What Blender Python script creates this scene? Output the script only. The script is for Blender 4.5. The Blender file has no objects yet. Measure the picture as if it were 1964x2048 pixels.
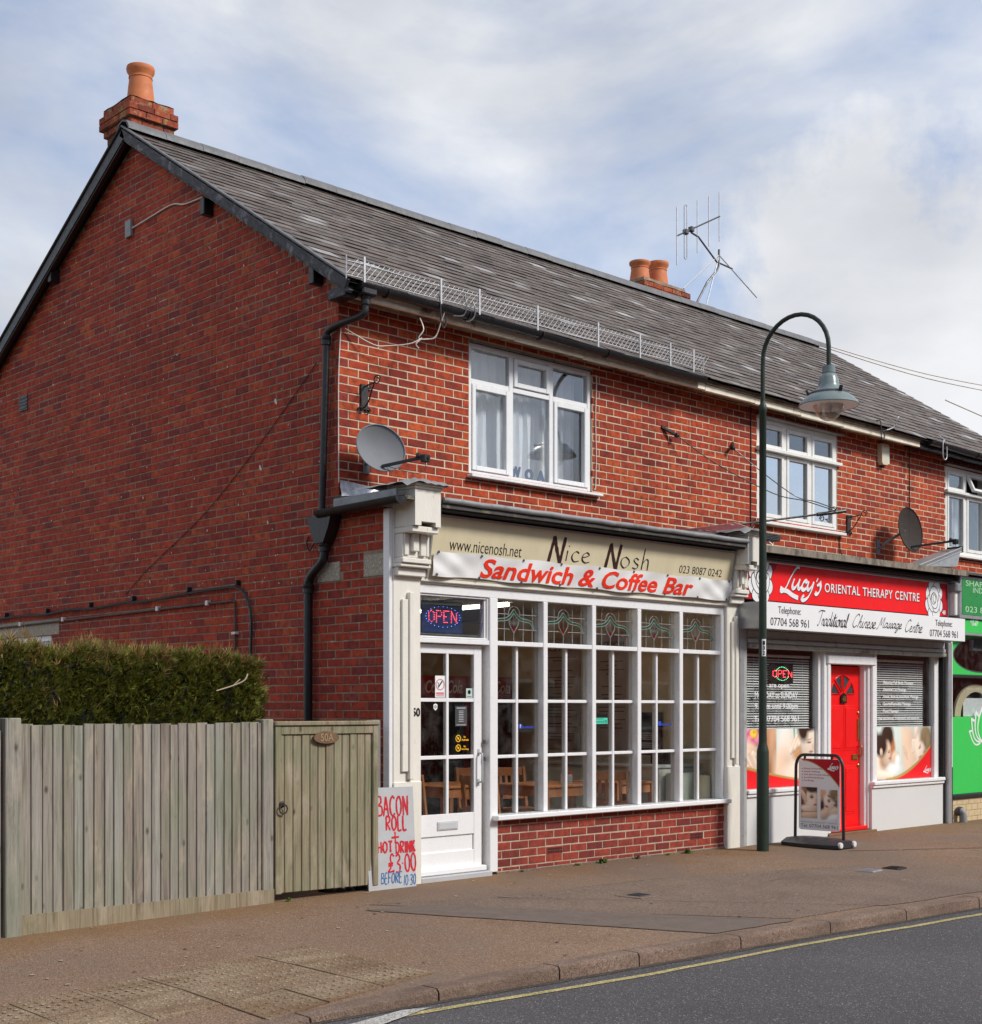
import bpy, math, random
from mathutils import Vector, Matrix, noise as mnoise

R = random.Random(11)
scene = bpy.context.scene
col = scene.collection
rad = math.radians

# ------------------------------------------------------------------ camera
PHI = math.atan(2946 / 2780.0)
CAM = (-7.34, -9.04, 1.495)
cd = bpy.data.cameras.new('camera')
cam = bpy.data.objects.new('camera', cd)
col.objects.link(cam)
cam.location = CAM
cam.rotation_euler = (rad(90), 0, PHI - rad(90))
cd.sensor_fit = 'HORIZONTAL'
cd.sensor_width = 36.0
cd.lens = 36.0 * 2780 / 1964
cd.shift_y = 391 / 1964
cd.clip_end = 2000
cd.clip_start = 0.1
scene.camera = cam

# ------------------------------------------------------------------ light
SUN_EL, SUN_AZ = rad(40), rad(154)      # azimuth clockwise from +Y
scene.view_settings.view_transform = 'Standard'
scene.view_settings.look = 'None'
scene.view_settings.gamma = 1.0
scene.view_settings.use_curve_mapping = False
scene.view_settings.exposure = 0.8

w = bpy.data.worlds.new('World')
scene.world = w
w.use_nodes = True
wn = w.node_tree
wn.nodes.clear()


def wnode(t, **k):
    n = wn.nodes.new(t)
    for a, b in k.items():
        setattr(n, a, b)
    return n


L = wn.links.new
sky = wnode('ShaderNodeTexSky', sky_type='NISHITA', sun_disc=False)
sky.sun_elevation = SUN_EL
sky.sun_rotation = SUN_AZ
sky.air_density = 1.0
sky.dust_density = 0.3
sky.ozone_density = 1.5
tc = wnode('ShaderNodeTexCoord')
mp = wnode('ShaderNodeMapping')
mp.inputs['Scale'].default_value = (1.0, 1.0, 1.9)
mp.inputs['Location'].default_value = (1.854, -7.455, -2.737)
L(tc.outputs['Generated'], mp.inputs['Vector'])
n1 = wnode('ShaderNodeTexNoise')
n1.inputs['Scale'].default_value = 2.3
n1.inputs['Detail'].default_value = 9
n1.inputs['Roughness'].default_value = 0.56
n1.inputs['Distortion'].default_value = 0.35
L(mp.outputs['Vector'], n1.inputs['Vector'])
r1 = wnode('ShaderNodeValToRGB')          # cloud cover
r1.color_ramp.elements[0].position = 0.30
r1.color_ramp.elements[1].position = 0.57
L(n1.outputs['Fac'], r1.inputs['Fac'])
n2 = wnode('ShaderNodeTexNoise')          # light and dark within the clouds
n2.inputs['Scale'].default_value = 3.4
n2.inputs['Detail'].default_value = 7
n2.inputs['Roughness'].default_value = 0.5
mp2 = wnode('ShaderNodeMapping')
mp2.inputs['Location'].default_value = (5.854, -5.455, -1.737)
mp2.inputs['Scale'].default_value = (1.0, 1.0, 2.0)
L(tc.outputs['Generated'], mp2.inputs['Vector'])
L(mp2.outputs['Vector'], n2.inputs['Vector'])
r2 = wnode('ShaderNodeValToRGB')
r2.color_ramp.elements[0].position = 0.36
r2.color_ramp.elements[0].color = (0.50, 0.535, 0.61, 1)
r2.color_ramp.elements[1].position = 0.66
r2.color_ramp.elements[1].color = (0.86, 0.875, 0.90, 1)
L(n2.outputs['Fac'], r2.inputs['Fac'])
cm = wnode('ShaderNodeMix', data_type='RGBA', blend_type='MULTIPLY')
cm.inputs['Factor'].default_value = 1.0
L(r2.outputs['Color'], cm.inputs['A'])
cm.inputs['B'].default_value = (4.1, 4.1, 4.1, 1)
sm = wnode('ShaderNodeMix', data_type='RGBA', blend_type='MULTIPLY')
sm.inputs['Factor'].default_value = 1.0
L(sky.outputs['Color'], sm.inputs['A'])
sm.inputs['B'].default_value = (0.60, 0.62, 0.68, 1)
mx = wnode('ShaderNodeMix', data_type='RGBA')
L(r1.outputs['Color'], mx.inputs['Factor'])
L(sm.outputs['Result'], mx.inputs['A'])
L(cm.outputs['Result'], mx.inputs['B'])
# a bright heap of cumulus standing over the right end of the roof
cdir = wnode('ShaderNodeVectorMath', operation='DOT_PRODUCT')
L(tc.outputs['Generated'], cdir.inputs[0])
cdir.inputs[1].default_value = (0.842, 0.475, 0.262)
n3 = wnode('ShaderNodeTexNoise')
n3.inputs['Scale'].default_value = 7.5
n3.inputs['Detail'].default_value = 10
n3.inputs['Roughness'].default_value = 0.6
L(tc.outputs['Generated'], n3.inputs['Vector'])
cma = wnode('ShaderNodeMath', operation='MULTIPLY_ADD')
L(cdir.outputs['Value'], cma.inputs[0])
cma.inputs[1].default_value = 42.0
cma.inputs[2].default_value = -41.62
cmb = wnode('ShaderNodeMath', operation='MULTIPLY_ADD')
L(n3.outputs['Fac'], cmb.inputs[0])
cmb.inputs[1].default_value = 1.5
cmb.inputs[2].default_value = -0.75
cmc = wnode('ShaderNodeMath', operation='ADD')
L(cma.outputs[0], cmc.inputs[0])
L(cmb.outputs[0], cmc.inputs[1])
r3 = wnode('ShaderNodeValToRGB')
r3.color_ramp.elements[0].position = 0.0
r3.color_ramp.elements[1].position = 0.22
L(cmc.outputs[0], r3.inputs['Fac'])
r4 = wnode('ShaderNodeValToRGB')
r4.color_ramp.elements[0].position = 0.30
r4.color_ramp.elements[0].color = (2.0, 2.1, 2.35, 1)
r4.color_ramp.elements[1].position = 0.62
r4.color_ramp.elements[1].color = (3.45, 3.5, 3.6, 1)
L(n2.outputs['Fac'], r4.inputs['Fac'])
mx2 = wnode('ShaderNodeMix', data_type='RGBA')
L(r3.outputs['Color'], mx2.inputs['Factor'])
L(mx.outputs['Result'], mx2.inputs['A'])
L(r4.outputs['Color'], mx2.inputs['B'])
bg = wnode('ShaderNodeBackground')
bg.inputs['Strength'].default_value = 0.15
L(mx2.outputs['Result'], bg.inputs['Color'])
wo = wnode('ShaderNodeOutputWorld')
L(bg.outputs['Background'], wo.inputs['Surface'])

sd = bpy.data.lights.new('sun', 'SUN')
sd.energy = 2.0
sd.angle = rad(13)
sd.color = (1.0, 0.955, 0.89)
sun = bpy.data.objects.new('sun', sd)
col.objects.link(sun)
sdir = Vector((math.sin(SUN_AZ) * math.cos(SUN_EL), math.cos(SUN_AZ) * math.cos(SUN_EL), math.sin(SUN_EL)))
sun.rotation_euler = sdir.to_track_quat('Z', 'Y').to_euler()
sun.location = (10, -20, 20)

scene.cycles.max_bounces = 7
scene.cycles.diffuse_bounces = 3
scene.cycles.glossy_bounces = 3
scene.cycles.transmission_bounces = 5
scene.cycles.transparent_max_bounces = 12
scene.cycles.caustics_reflective = False
scene.cycles.caustics_refractive = False
scene.cycles.use_denoising = True
try:
    scene.cycles.denoiser = 'OPENIMAGEDENOISE'
except Exception:
    pass

AX = (math.cos(PHI), math.sin(PHI))
RX = (math.sin(PHI), -math.cos(PHI))


def shown(p):
    """pixel (in a 1964 wide picture) and depth of a world point, to tell which repeats are largest"""
    dx, dy = p[0] - CAM[0], p[1] - CAM[1]
    d = dx * AX[0] + dy * AX[1]
    return 982 + 2780 * (dx * RX[0] + dy * RX[1]) / d, 1415 - 2780 * (p[2] - CAM[2]) / d, d


# ------------------------------------------------------------------ helpers
def tag(o, label=None, cat=None, group=None, kind=None):
    if label: o['label'] = label
    if cat: o['category'] = cat
    if group: o['group'] = group
    if kind: o['kind'] = kind
    return o


def thing(name, loc, label, cat, group=None, rz=0.0):
    o = bpy.data.objects.new(name, None)
    o.empty_display_size = 0.2
    o.location = loc
    o.rotation_euler = (0, 0, rz)
    col.objects.link(o)
    return tag(o, label, cat, group)


def put(name, me, parent=None, local=False):
    o = bpy.data.objects.new(name, me)
    col.objects.link(o)
    if parent is not None:
        o.parent = parent
        if not local and parent.parent is None and parent.type == 'EMPTY':
            o.matrix_parent_inverse = (Matrix.Translation(parent.location) @ parent.rotation_euler.to_matrix().to_4x4()).inverted()
    return o


def V(*a):
    return Vector(a)


class MB:
    """collects the faces of ONE mesh object"""

    def __init__(self):
        self.v, self.f, self.m = [], [], []

    def add(self, vs, fs, mi=0):
        b = len(self.v)
        self.v += [tuple(p) for p in vs]
        self.f += [tuple(i + b for i in f) for f in fs]
        self.m += [mi] * len(fs)
        return self

    def box(self, x0, x1, y0, y1, z0, z1, mi=0, ch=0.0):
        if x1 < x0: x0, x1 = x1, x0
        if y1 < y0: y0, y1 = y1, y0
        if z1 < z0: z0, z1 = z1, z0
        c = V((x0 + x1) / 2, (y0 + y1) / 2, (z0 + z1) / 2)
        return self.ob(c, V((x1 - x0) / 2, 0, 0), V(0, (y1 - y0) / 2, 0), V(0, 0, (z1 - z0) / 2), mi, ch)

    def ob(self, c, a, b, d, mi=0, ch=0.0):
        """box from centre and three half axes, edges chamfered by ch"""
        c, ax = Vector(c), [Vector(a), Vector(b), Vector(d)]
        if a.cross(b).dot(d) < 0: ax[0] = -ax[0]
        if ch <= 0:
            vs = [c + ax[0] * i + ax[1] * j + ax[2] * k for i in (-1, 1) for j in (-1, 1) for k in (-1, 1)]
            return self.add(vs, [(0, 1, 3, 2), (4, 6, 7, 5), (0, 4, 5, 1), (2, 3, 7, 6), (0, 2, 6, 4), (1, 5, 7, 3)], mi)
        s = [max(0.0, 1 - ch / max(x.length, 1e-6)) for x in ax]
        vs, idx = [], {}
        for i in (-1, 1):
            for j in (-1, 1):
                for k in (-1, 1):
                    for t in range(3):
                        g = [i, j, k]
                        q = [g[n] * (1.0 if n == t else s[n]) for n in range(3)]
                        idx[(i, j, k, t)] = len(vs)
                        vs.append(c + ax[0] * q[0] + ax[1] * q[1] + ax[2] * q[2])
        fs = []
        cyc = [(-1, -1), (1, -1), (1, 1), (-1, 1)]
        for t in range(3):
            for sg in (-1, 1):
                q = []
                for (p, r) in cyc:
                    g = [0, 0, 0]
                    g[t] = sg; g[(t + 1) % 3] = p; g[(t + 2) % 3] = r
                    q.append(idx[(g[0], g[1], g[2], t)])
                fs.append(tuple(q) if sg > 0 else tuple(reversed(q)))
        for t in range(3):
            u, w_ = (t + 1) % 3, (t + 2) % 3
            for su in (-1, 1):
                for sw in (-1, 1):
                    def key(st, face):
                        g = [0, 0, 0]; g[t] = st; g[u] = su; g[w_] = sw
                        return idx[(g[0], g[1], g[2], face)]
                    q = (key(-1, u), key(1, u), key(1, w_), key(-1, w_))
                    fs.append(q if su * sw < 0 else tuple(reversed(q)))
        for i in (-1, 1):
            for j in (-1, 1):
                for k in (-1, 1):
                    q = (idx[(i, j, k, 0)], idx[(i, j, k, 1)], idx[(i, j, k, 2)])
                    fs.append(q if i * j * k > 0 else tuple(reversed(q)))
        return self.add(vs, fs, mi)

    def bar(self, p0, p1, w_, h, up=(0, 0, 1), mi=0, ch=0.0):
        p0, p1 = Vector(p0), Vector(p1)
        d = p1 - p0
        s = d.cross(Vector(up))
        if s.length < 1e-6: s = d.cross(V(1, 0, 0))
        s.normalize()
        u = s.cross(d).normalized()
        return self.ob((p0 + p1) / 2, s * (w_ / 2), d / 2, u * (h / 2), mi, ch)

    def tube(self, path, r, n=8, mi=0, closed=False, caps=True):
        P = [Vector(p) for p in path]
        k = len(P)
        rr = r if isinstance(r, (list, tuple)) else [r] * k
        T = []
        for i in range(k):
            if closed:
                t = P[(i + 1) % k] - P[i - 1]
            else:
                t = P[min(i + 1, k - 1)] - P[max(i - 1, 0)]
            T.append(t.normalized())
        a = T[0].orthogonal().normalized()
        vs, fs = [], []
        for i in range(k):
            a = (a - T[i] * a.dot(T[i]))
            if a.length < 1e-6: a = T[i].orthogonal()
            a.normalize()
            b = T[i].cross(a)
            for j in range(n):
                th = 2 * math.pi * j / n
                vs.append(P[i] + (a * math.cos(th) + b * math.sin(th)) * rr[i])
        for i in range(k if closed else k - 1):
            for j in range(n):
                i2 = (i + 1) % k
                fs.append((i * n + j, i * n + (j + 1) % n, i2 * n + (j + 1) % n, i2 * n + j))
        if caps and not closed:
            fs.append(tuple(range(n - 1, -1, -1)))
            fs.append(tuple((k - 1) * n + j for j in range(n)))
        return self.add(vs, fs, mi)

    def lathe(self, prof, c=(0, 0, 0), n=24, mi=0, axis=(0, 0, 1), cap=True):
        z = Vector(axis).normalized()
        a = z.orthogonal().normalized(); b = z.cross(a); c = Vector(c)
        vs, fs = [], []
        for (r, h) in prof:
            for j in range(n):
                t = 2 * math.pi * j / n
                vs.append(c + z * h + (a * math.cos(t) + b * math.sin(t)) * r)
        for i in range(len(prof) - 1):
            for j in range(n):
                fs.append((i * n + j, i * n + (j + 1) % n, (i + 1) * n + (j + 1) % n, (i + 1) * n + j))
        if cap:
            if prof[0][0] > 1e-5: fs.append(tuple(range(n - 1, -1, -1)))
            if prof[-1][0] > 1e-5: fs.append(tuple((len(prof) - 1) * n + j for j in range(n)))
        return self.add(vs, fs, mi)

    def prism(self, pts, fr, w0, w1, mi=0):
        """outline (a, b) on a frame, from depth w0 to w1 along its normal"""
        n = len(pts)
        ar = sum(pts[i][0] * pts[(i + 1) % n][1] - pts[(i + 1) % n][0] * pts[i][1] for i in range(n))
        if ar < 0: pts = list(reversed(pts))
        vs = [at(fr, a, b, w0) for a, b in pts] + [at(fr, a, b, w1) for a, b in pts]
        fs = [tuple(range(n - 1, -1, -1)), tuple(range(n, 2 * n))]
        fs += [(i, (i + 1) % n, n + (i + 1) % n, n + i) for i in range(n)]
        return self.add(vs, fs, mi)

    def flat(self, pts, fr, w0, mi=0):
        n = len(pts)
        ar = sum(pts[i][0] * pts[(i + 1) % n][1] - pts[(i + 1) % n][0] * pts[i][1] for i in range(n))
        if ar < 0: pts = list(reversed(pts))
        return self.add([at(fr, a, b, w0) for a, b in pts], [tuple(range(n))], mi)

    def mesh(self, name, mats, smooth=False):
        me = bpy.data.meshes.new(name)
        me.from_pydata(self.v, [], self.f)
        if not isinstance(mats, (list, tuple)): mats = [mats]
        for m_ in mats: me.materials.append(m_)
        if len(mats) > 1:
            me.polygons.foreach_set('material_index', self.m)
        if smooth:
            me.polygons.foreach_set('use_smooth', [True] * len(me.polygons))
            try:
                me.set_sharp_from_angle(angle=rad(40))
            except Exception:
                pass
        me.update()
        return me

    def build(self, name, mats, parent=None, smooth=False, local=False):
        return put(name, self.mesh(name, mats, smooth), parent, local)


def FRONT(y):
    return (V(0, y, 0), V(1, 0, 0), V(0, 0, 1))


def LEFT(x):
    return (V(x, 0, 0), V(0, -1, 0), V(0, 0, 1))


def at(fr, a, b, w_=0.0):
    o, U, W = fr
    return o + U * a + W * b + U.cross(W) * w_


def smooth_line(pts, k=5, closed=False):
    """Catmull-Rom through pts"""
    P = [Vector(p) for p in pts]
    n = len(P)
    out = []
    for i in range(n if closed else n - 1):
        if closed:
            p0, p1, p2, p3 = P[i - 1], P[i], P[(i + 1) % n], P[(i + 2) % n]
        else:
            p0, p1, p2, p3 = P[max(i - 1, 0)], P[i], P[i + 1], P[min(i + 2, n - 1)]
        for s in range(k):
            t = s / k
            out.append(0.5 * ((2 * p1) + (p2 - p0) * t + (2 * p0 - 5 * p1 + 4 * p2 - p3) * t * t + (3 * p1 - p0 - 3 * p2 + p3) * t ** 3))
    if not closed: out.append(P[-1])
    return out


def blob(cx, cy, rx, ry, rot=0.0, n=22, wob=0.0, seed=0):
    q = random.Random(seed)
    ph = [q.uniform(0, 6.28) for _ in range(3)]
    out = []
    for i in range(n):
        t = 2 * math.pi * i / n
        k = 1 + wob * (math.sin(2 * t + ph[0]) * .5 + math.sin(3 * t + ph[1]) * .35)
        x, y = rx * math.cos(t) * k, ry * math.sin(t) * k
        out.append((cx + x * math.cos(rot) - y * math.sin(rot), cy + x * math.sin(rot) + y * math.cos(rot)))
    return out


def curve2(pts, k=4):
    return [(p.x, p.y) for p in smooth_line([(a, b, 0) for a, b in pts], k, True)]
# ------------------------------------------------------------------ materials
def nm(name):
    m = bpy.data.materials.new(name)
    m.use_nodes = True
    nt = m.node_tree
    b = nt.nodes['Principled BSDF']
    return m, nt, b


def nd(nt, t, ins=None, **k):
    n = nt.nodes.new(t)
    for a, b in k.items(): setattr(n, a, b)
    for a, b in (ins or {}).items():
        if isinstance(b, bpy.types.NodeSocket): nt.links.new(b, n.inputs[a])
        else: n.inputs[a].default_value = b
    return n


def ramp(nt, fac, stops, interp='LINEAR'):
    r = nt.nodes.new('ShaderNodeValToRGB')
    e = r.color_ramp.elements
    r.color_ramp.interpolation = interp
    while len(e) < len(stops): e.new(0.5)
    for i, (p, c) in enumerate(stops):
        e[i].position = p
        e[i].color = (c, c, c, 1) if isinstance(c, (int, float)) else (*c, 1)
    nt.links.new(fac, r.inputs['Fac'])
    return r.outputs['Color']


def mixc(nt, fac, a, b, mode='MIX'):
    m = nt.nodes.new('ShaderNodeMix')
    m.data_type = 'RGBA'; m.blend_type = mode
    for s, x in (('Factor', fac), ('A', a), ('B', b)):
        if isinstance(x, bpy.types.NodeSocket): nt.links.new(x, m.inputs[s])
        elif s == 'Factor': m.inputs[s].default_value = x
        else: m.inputs[s].default_value = (*x, 1) if len(x) == 3 else x
    return m.outputs['Result']


def pos(nt, scale=(1, 1, 1)):
    g = nd(nt, 'ShaderNodeNewGeometry')
    if scale == (1, 1, 1): return g.outputs['Position']
    m = nd(nt, 'ShaderNodeVectorMath', {0: g.outputs['Position'], 1: scale}, operation='MULTIPLY')
    return m.outputs[0]


def nz(nt, scale, detail=4, rough=.55, vec=None, dist=0.0):
    n = nd(nt, 'ShaderNodeTexNoise', {'Vector': vec or pos(nt), 'Scale': scale, 'Detail': detail, 'Roughness': rough, 'Distortion': dist})
    return n.outputs['Fac']


def bumpit(nt, b, h, strength=.3, dist=.004):
    n = nd(nt, 'ShaderNodeBump', {'Height': h, 'Strength': strength, 'Distance': dist})
    nt.links.new(n.outputs['Normal'], b.inputs['Normal'])


def pm(name, c, rough=.55, var=.1, scale=5, stain=None, sfac=.5, sscale=3, sw=.12, bump=0.0, bscale=90, metal=0.0, spec=.5, coat=0.0, rvar=.12, stretch=(1, 1, 1)):
    """painted / plain surface with grain, wear patches and uneven gloss"""
    m, nt, b = nm(name)
    v = pos(nt, stretch)
    f = nz(nt, scale, 6, .6, v)
    lo = tuple(x * (1 - var) for x in c); hi = tuple(min(1, x * (1 + var)) for x in c)
    colr = ramp(nt, f, [(.3, lo), (.7, hi)])
    if stain:
        s = nz(nt, sscale, 8, .65, v, .4)
        k = ramp(nt, s, [(sfac, 0.0), (sfac + sw, 1.0)])
        colr = mixc(nt, k, colr, stain)
    nt.links.new(colr, b.inputs['Base Color'])
    r = nd(nt, 'ShaderNodeMapRange', {'Value': nz(nt, scale * 2.7, 5), 'From Min': .3, 'From Max': .7, 'To Min': max(.03, rough - rvar), 'To Max': min(1, rough + rvar)})
    nt.links.new(r.outputs['Result'], b.inputs['Roughness'])
    b.inputs['Metallic'].default_value = metal
    b.inputs['Specular IOR Level'].default_value = spec
    b.inputs['Coat Weight'].default_value = coat
    if bump: bumpit(nt, b, nz(nt, bscale, 6, .6, v), bump)
    return m


def piece_random(nt):
    """a number for each piece, whether it is an object of its own or an island of a joined mesh"""
    a = nd(nt, 'ShaderNodeObjectInfo').outputs['Random']
    g = nd(nt, 'ShaderNodeNewGeometry').outputs['Random Per Island']
    s = nd(nt, 'ShaderNodeMath', {0: a, 1: g}, operation='ADD')
    f = nd(nt, 'ShaderNodeMath', {0: s.outputs[0]}, operation='FRACT')
    return f.outputs[0]


def brick_mat(name, stops, soot=.35, speck=.0, lichen=.0):
    m, nt, b = nm(name)
    rn = piece_random(nt)
    base = ramp(nt, rn, stops)
    off = nd(nt, 'ShaderNodeVectorMath', {0: pos(nt), 1: nd(nt, 'ShaderNodeCombineXYZ', {'X': nd(nt, 'ShaderNodeMath', {0: rn, 1: 37.0}, operation='MULTIPLY').outputs[0]}).outputs[0]}, operation='ADD').outputs[0]
    f = nz(nt, 16, 6, .65, off)
    base = mixc(nt, ramp(nt, f, [(.40, 0.0), (.66, .72)]), base, (.115, .025, .018))
    g = nz(nt, 60, 5, .6)
    base = mixc(nt, .35, base, ramp(nt, g, [(.3, (.6, .5, .45)), (.7, (1.0, 1.0, 1.0))]), 'MULTIPLY')
    base = mixc(nt, .8, base, ramp(nt, nz(nt, .45, 5, .6), [(.3, (.78, .76, .76)), (.7, (1.14, 1.12, 1.1))]), 'MULTIPLY')
    so = nz(nt, 1.1, 8, .62, None, .5)
    base = mixc(nt, ramp(nt, so, [(.46, 0.0), (.78, soot)]), base, (.05, .026, .02))
    if speck:
        vo = nd(nt, 'ShaderNodeTexVoronoi', {'Vector': pos(nt), 'Scale': 9.0})
        k = ramp(nt, vo.outputs['Distance'], [(.02, speck), (.05, 0.0)])
        base = mixc(nt, k, base, (.6, .56, .52))
    if lichen:
        base = mixc(nt, ramp(nt, nz(nt, 9, 7, .7), [(.54, 0.0), (.62, lichen)]), base, (.30, .25, .10))
        base = mixc(nt, ramp(nt, nz(nt, 14, 7, .7, pos(nt, (1, 1, 1.3))), [(.58, 0.0), (.66, lichen)]), base, (.30, .27, .24))
    nt.links.new(base, b.inputs['Base Color'])
    b.inputs['Roughness'].default_value = .82
    b.inputs['Specular IOR Level'].default_value = .3
    bumpit(nt, b, nz(nt, 130, 6, .7), .35, .003)
    return m


FB = [(0.0, (.28, .032, .017)), (.2, (.42, .05, .019)), (.45, (.52, .066, .021)), (.7, (.58, .084, .023)), (.88, (.64, .115, .030)), (1.0, (.35, .042, .02))]
M_brick = brick_mat('red_brick', FB, .18)
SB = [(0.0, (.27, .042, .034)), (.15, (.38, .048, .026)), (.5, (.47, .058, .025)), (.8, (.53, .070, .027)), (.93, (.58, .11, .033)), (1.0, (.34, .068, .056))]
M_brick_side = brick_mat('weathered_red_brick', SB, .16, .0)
DB = [(0.0, (.20, .034, .03)), (.3, (.29, .045, .034)), (.6, (.36, .055, .036)), (1.0, (.43, .07, .04))]
M_brick_low = brick_mat('dark_red_brick', DB, .3)
M_brick_chim = brick_mat('lichened_brick', [(0, (.22, .04, .022)), (.5, (.42, .085, .035)), (1, (.52, .12, .045))], .4, .0, .8)
M_mortar = pm('pale_mortar', (.60, .49, .35), .9, .18, 14, (.30, .24, .17), .55, 4, .2, .5, 160)
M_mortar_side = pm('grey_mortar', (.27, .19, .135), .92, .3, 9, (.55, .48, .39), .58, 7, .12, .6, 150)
M_mortar_low = pm('dwarf_mortar', (.46, .36, .27), .92, .25, 10, (.22, .17, .12), .55, 5, .2, .5, 150)


def slate_mat():
    m, nt, b = nm('weathered_slate')
    rn = piece_random(nt)
    base = ramp(nt, rn, [(0, (.055, .04, .033)), (.25, (.096, .07, .056)), (.5, (.13, .096, .077)), (.72, (.085, .065, .056)), (.86, (.15, .125, .11)), (.95, (.20, .18, .165)), (1.0, (.46, .46, .47))])
    v = pos(nt, (1.1, 5, 5))
    f = nz(nt, 6, 7, .62, v, .3)
    base = mixc(nt, ramp(nt, f, [(.47, 0.0), (.68, .7)]), base, (.30, .275, .25))
    f2 = nz(nt, 1.7, 6, .6)
    base = mixc(nt, ramp(nt, f2, [(.42, 0.0), (.7, .5)]), base, (.055, .042, .036))
    li = nz(nt, 30, 4, .6)
    base = mixc(nt, ramp(nt, li, [(.7, 0.0), (.76, .5)]), base, (.30, .28, .2))
    nt.links.new(base, b.inputs['Base Color'])
    b.inputs['Roughness'].default_value = .62
    b.inputs['Specular IOR Level'].default_value = .35
    bumpit(nt, b, nz(nt, 70, 6, .65, pos(nt, (1, 2, 2))), .5, .004)
    return m


M_slate = slate_mat()
M_under = pm('roof_underlay', (.03, .027, .025), .9)
M_ridge = pm('ridge_tile_clay', (.13, .13, .135), .6, .2, 6, (.2, .18, .14), .62, 5, .1, .35, 80)
M_black = pm('black_painted_iron', (.012, .012, .014), .38, .3, 12, (.05, .045, .04), .62, 9, .12, .2, 60)
M_barge = pm('worn_black_bargeboard', (.018, .018, .022), .55, .3, 8, (.15, .15, .165), .53, 7, .1, .35, 50, stretch=(1, 1, 1))
M_fascia = pm('peeling_cream_fascia', (.82, .75, .60), .7, .15, 7, (.17, .09, .045), .60, 3, .1, .4, 60)
M_soffit = pm('rusty_soffit', (.34, .24, .15), .8, .3, 6, (.14, .06, .03), .5, 5, .15, .4, 60)
M_white = pm('white_gloss_paint', (.82, .82, .82), .3, .02, 5, (.74, .735, .72), .66, 6, .12, .06, 40)
M_upvc = pm('white_upvc', (.83, .84, .84), .28, .02, 4)
M_oldwhite = pm('flaking_white_paint', (.78, .78, .75), .55, .05, 8, (.40, .35, .28), .64, 13, .07, .5, 45)
M_cream = pm('cracked_cream_paint', (.76, .73, .65), .6, .05, 6, (.46, .41, .33), .65, 11, .08, .6, 34, stretch=(2.2, 2.2, .6))
M_creamsign = pm('cream_sign_panel', (.70, .62, .42), .42, .04, 2.5, (.55, .46, .28), .62, 2.2, .25, .05, 40, stretch=(3, 3, .7))
M_lead = pm('grey_lead', (.25, .26, .265), .5, .2, 7, (.11, .105, .09), .55, 5, .15, .3, 30)
M_foil = pm('silver_flashing', (.50, .50, .52), .42, .12, 20, None, bump=.9, bscale=22, metal=.75)
M_felt = pm('dark_roofing_felt', (.07, .065, .06), .85, .3, 8, (.19, .17, .12), .56, 6, .15, .6, 70)
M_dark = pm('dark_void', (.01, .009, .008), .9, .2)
M_terracotta = pm('terracotta', (.55, .17, .06), .7, .14, 6, (.32, .12, .06), .58, 4, .2, .2, 80)
M_flaunch = pm('mossy_mortar', (.28, .22, .13), .95, .3, 9, (.24, .22, .045), .5, 8, .12, .8, 60)
M_steel = pm('galvanised_steel', (.52, .53, .54), .5, .1, 15, metal=.3)
M_darksteel = pm('dark_tube', (.10, .10, .105), .45, .2, 10, metal=.4)
M_greypvc = pm('grey_dish', (.19, .20, .215), .7, .06, 6, spec=.2)
M_black_pl = pm('black_plastic', (.016, .016, .018), .45, .2, 8)
M_green_post = pm('dark_green_lamp_paint', (.026, .042, .030), .5, .15, 6, (.05, .065, .05), .66, 5, .1, .05, 30, spec=.3)
M_green_lamp = pm('grey_green_lamp_paint', (.17, .22, .22), .3, .12, 6)
M_stone = pm('pebbledash_block', (.36, .32, .25), .95, .3, 60, (.62, .58, .5), .58, 60, .05, 1.0, 60)
M_alu = pm('aluminium', (.42, .43, .44), .38, .08, 8, (.25, .25, .25), .64, 5, .12, metal=.5)
M_red = pm('red_gloss_paint', (.86, .010, .010), .4, .03, 4, spec=.25)
M_redsign = pm('red_sign_print', (.88, .012, .014), .5, .03, 3, spec=.2)
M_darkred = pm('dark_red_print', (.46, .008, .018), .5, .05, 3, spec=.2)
M_print_w = pm('white_print', (.84, .84, .84), .4, .02)
M_print_k = pm('black_print', (.010, .008, .008), .6, .1, spec=.2)
M_print_br = pm('brown_print', (.045, .018, .014), .6, .1, spec=.2)
M_print_r = pm('red_print', (.90, .04, .016), .5, .05, spec=.2)
M_red_paint = pm('red_brush_paint', (.56, .012, .025), .5, .2, 20)
M_blue_paint = pm('blue_brush_paint', (.05, .16, .38), .5, .2, 20)
M_green = pm('bright_green_panel', (.05, .56, .10), .5, .02, 3, spec=.2)
M_green_d = pm('green_sign', (.02, .26, .055), .35, .05, 3)
M_pale_g = pm('pale_green_print', (.45, .68, .45), .5, .05)
M_menu = pm('grey_menu_board', (.47, .48, .49), .45, .06, 5, (.33, .33, .33), .66, 8, .1, .08, 30)
M_gold = pm('brass', (.5, .32, .08), .35, .1, 10, metal=.9)
M_wood = pm('orange_pine', (.55, .22, .09), .45, .2, 10, stretch=(3, 3, .6))
M_cream_wall = pm('cream_plaster', (.72, .58, .39), .8, .05, 2)
M_floor_in = pm('brown_lino', (.12, .07, .05), .5, .1)
M_ceiling = pm('white_ceiling', (.6, .57, .5), .8, .03)
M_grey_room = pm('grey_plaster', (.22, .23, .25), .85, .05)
M_curtain = pm('white_net_curtain', (.82, .86, .88), .9, .05, 12)
M_chalk = pm('chalkboard', (.02, .02, .022), .7, .2)
M_counter = pm('white_counter', (.62, .62, .58), .4, .04)
M_fridge_red = pm('fridge_red', (.38, .008, .02), .35, .1)
M_silver = pm('silver_plastic', (.55, .56, .57), .35, .05)
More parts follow.
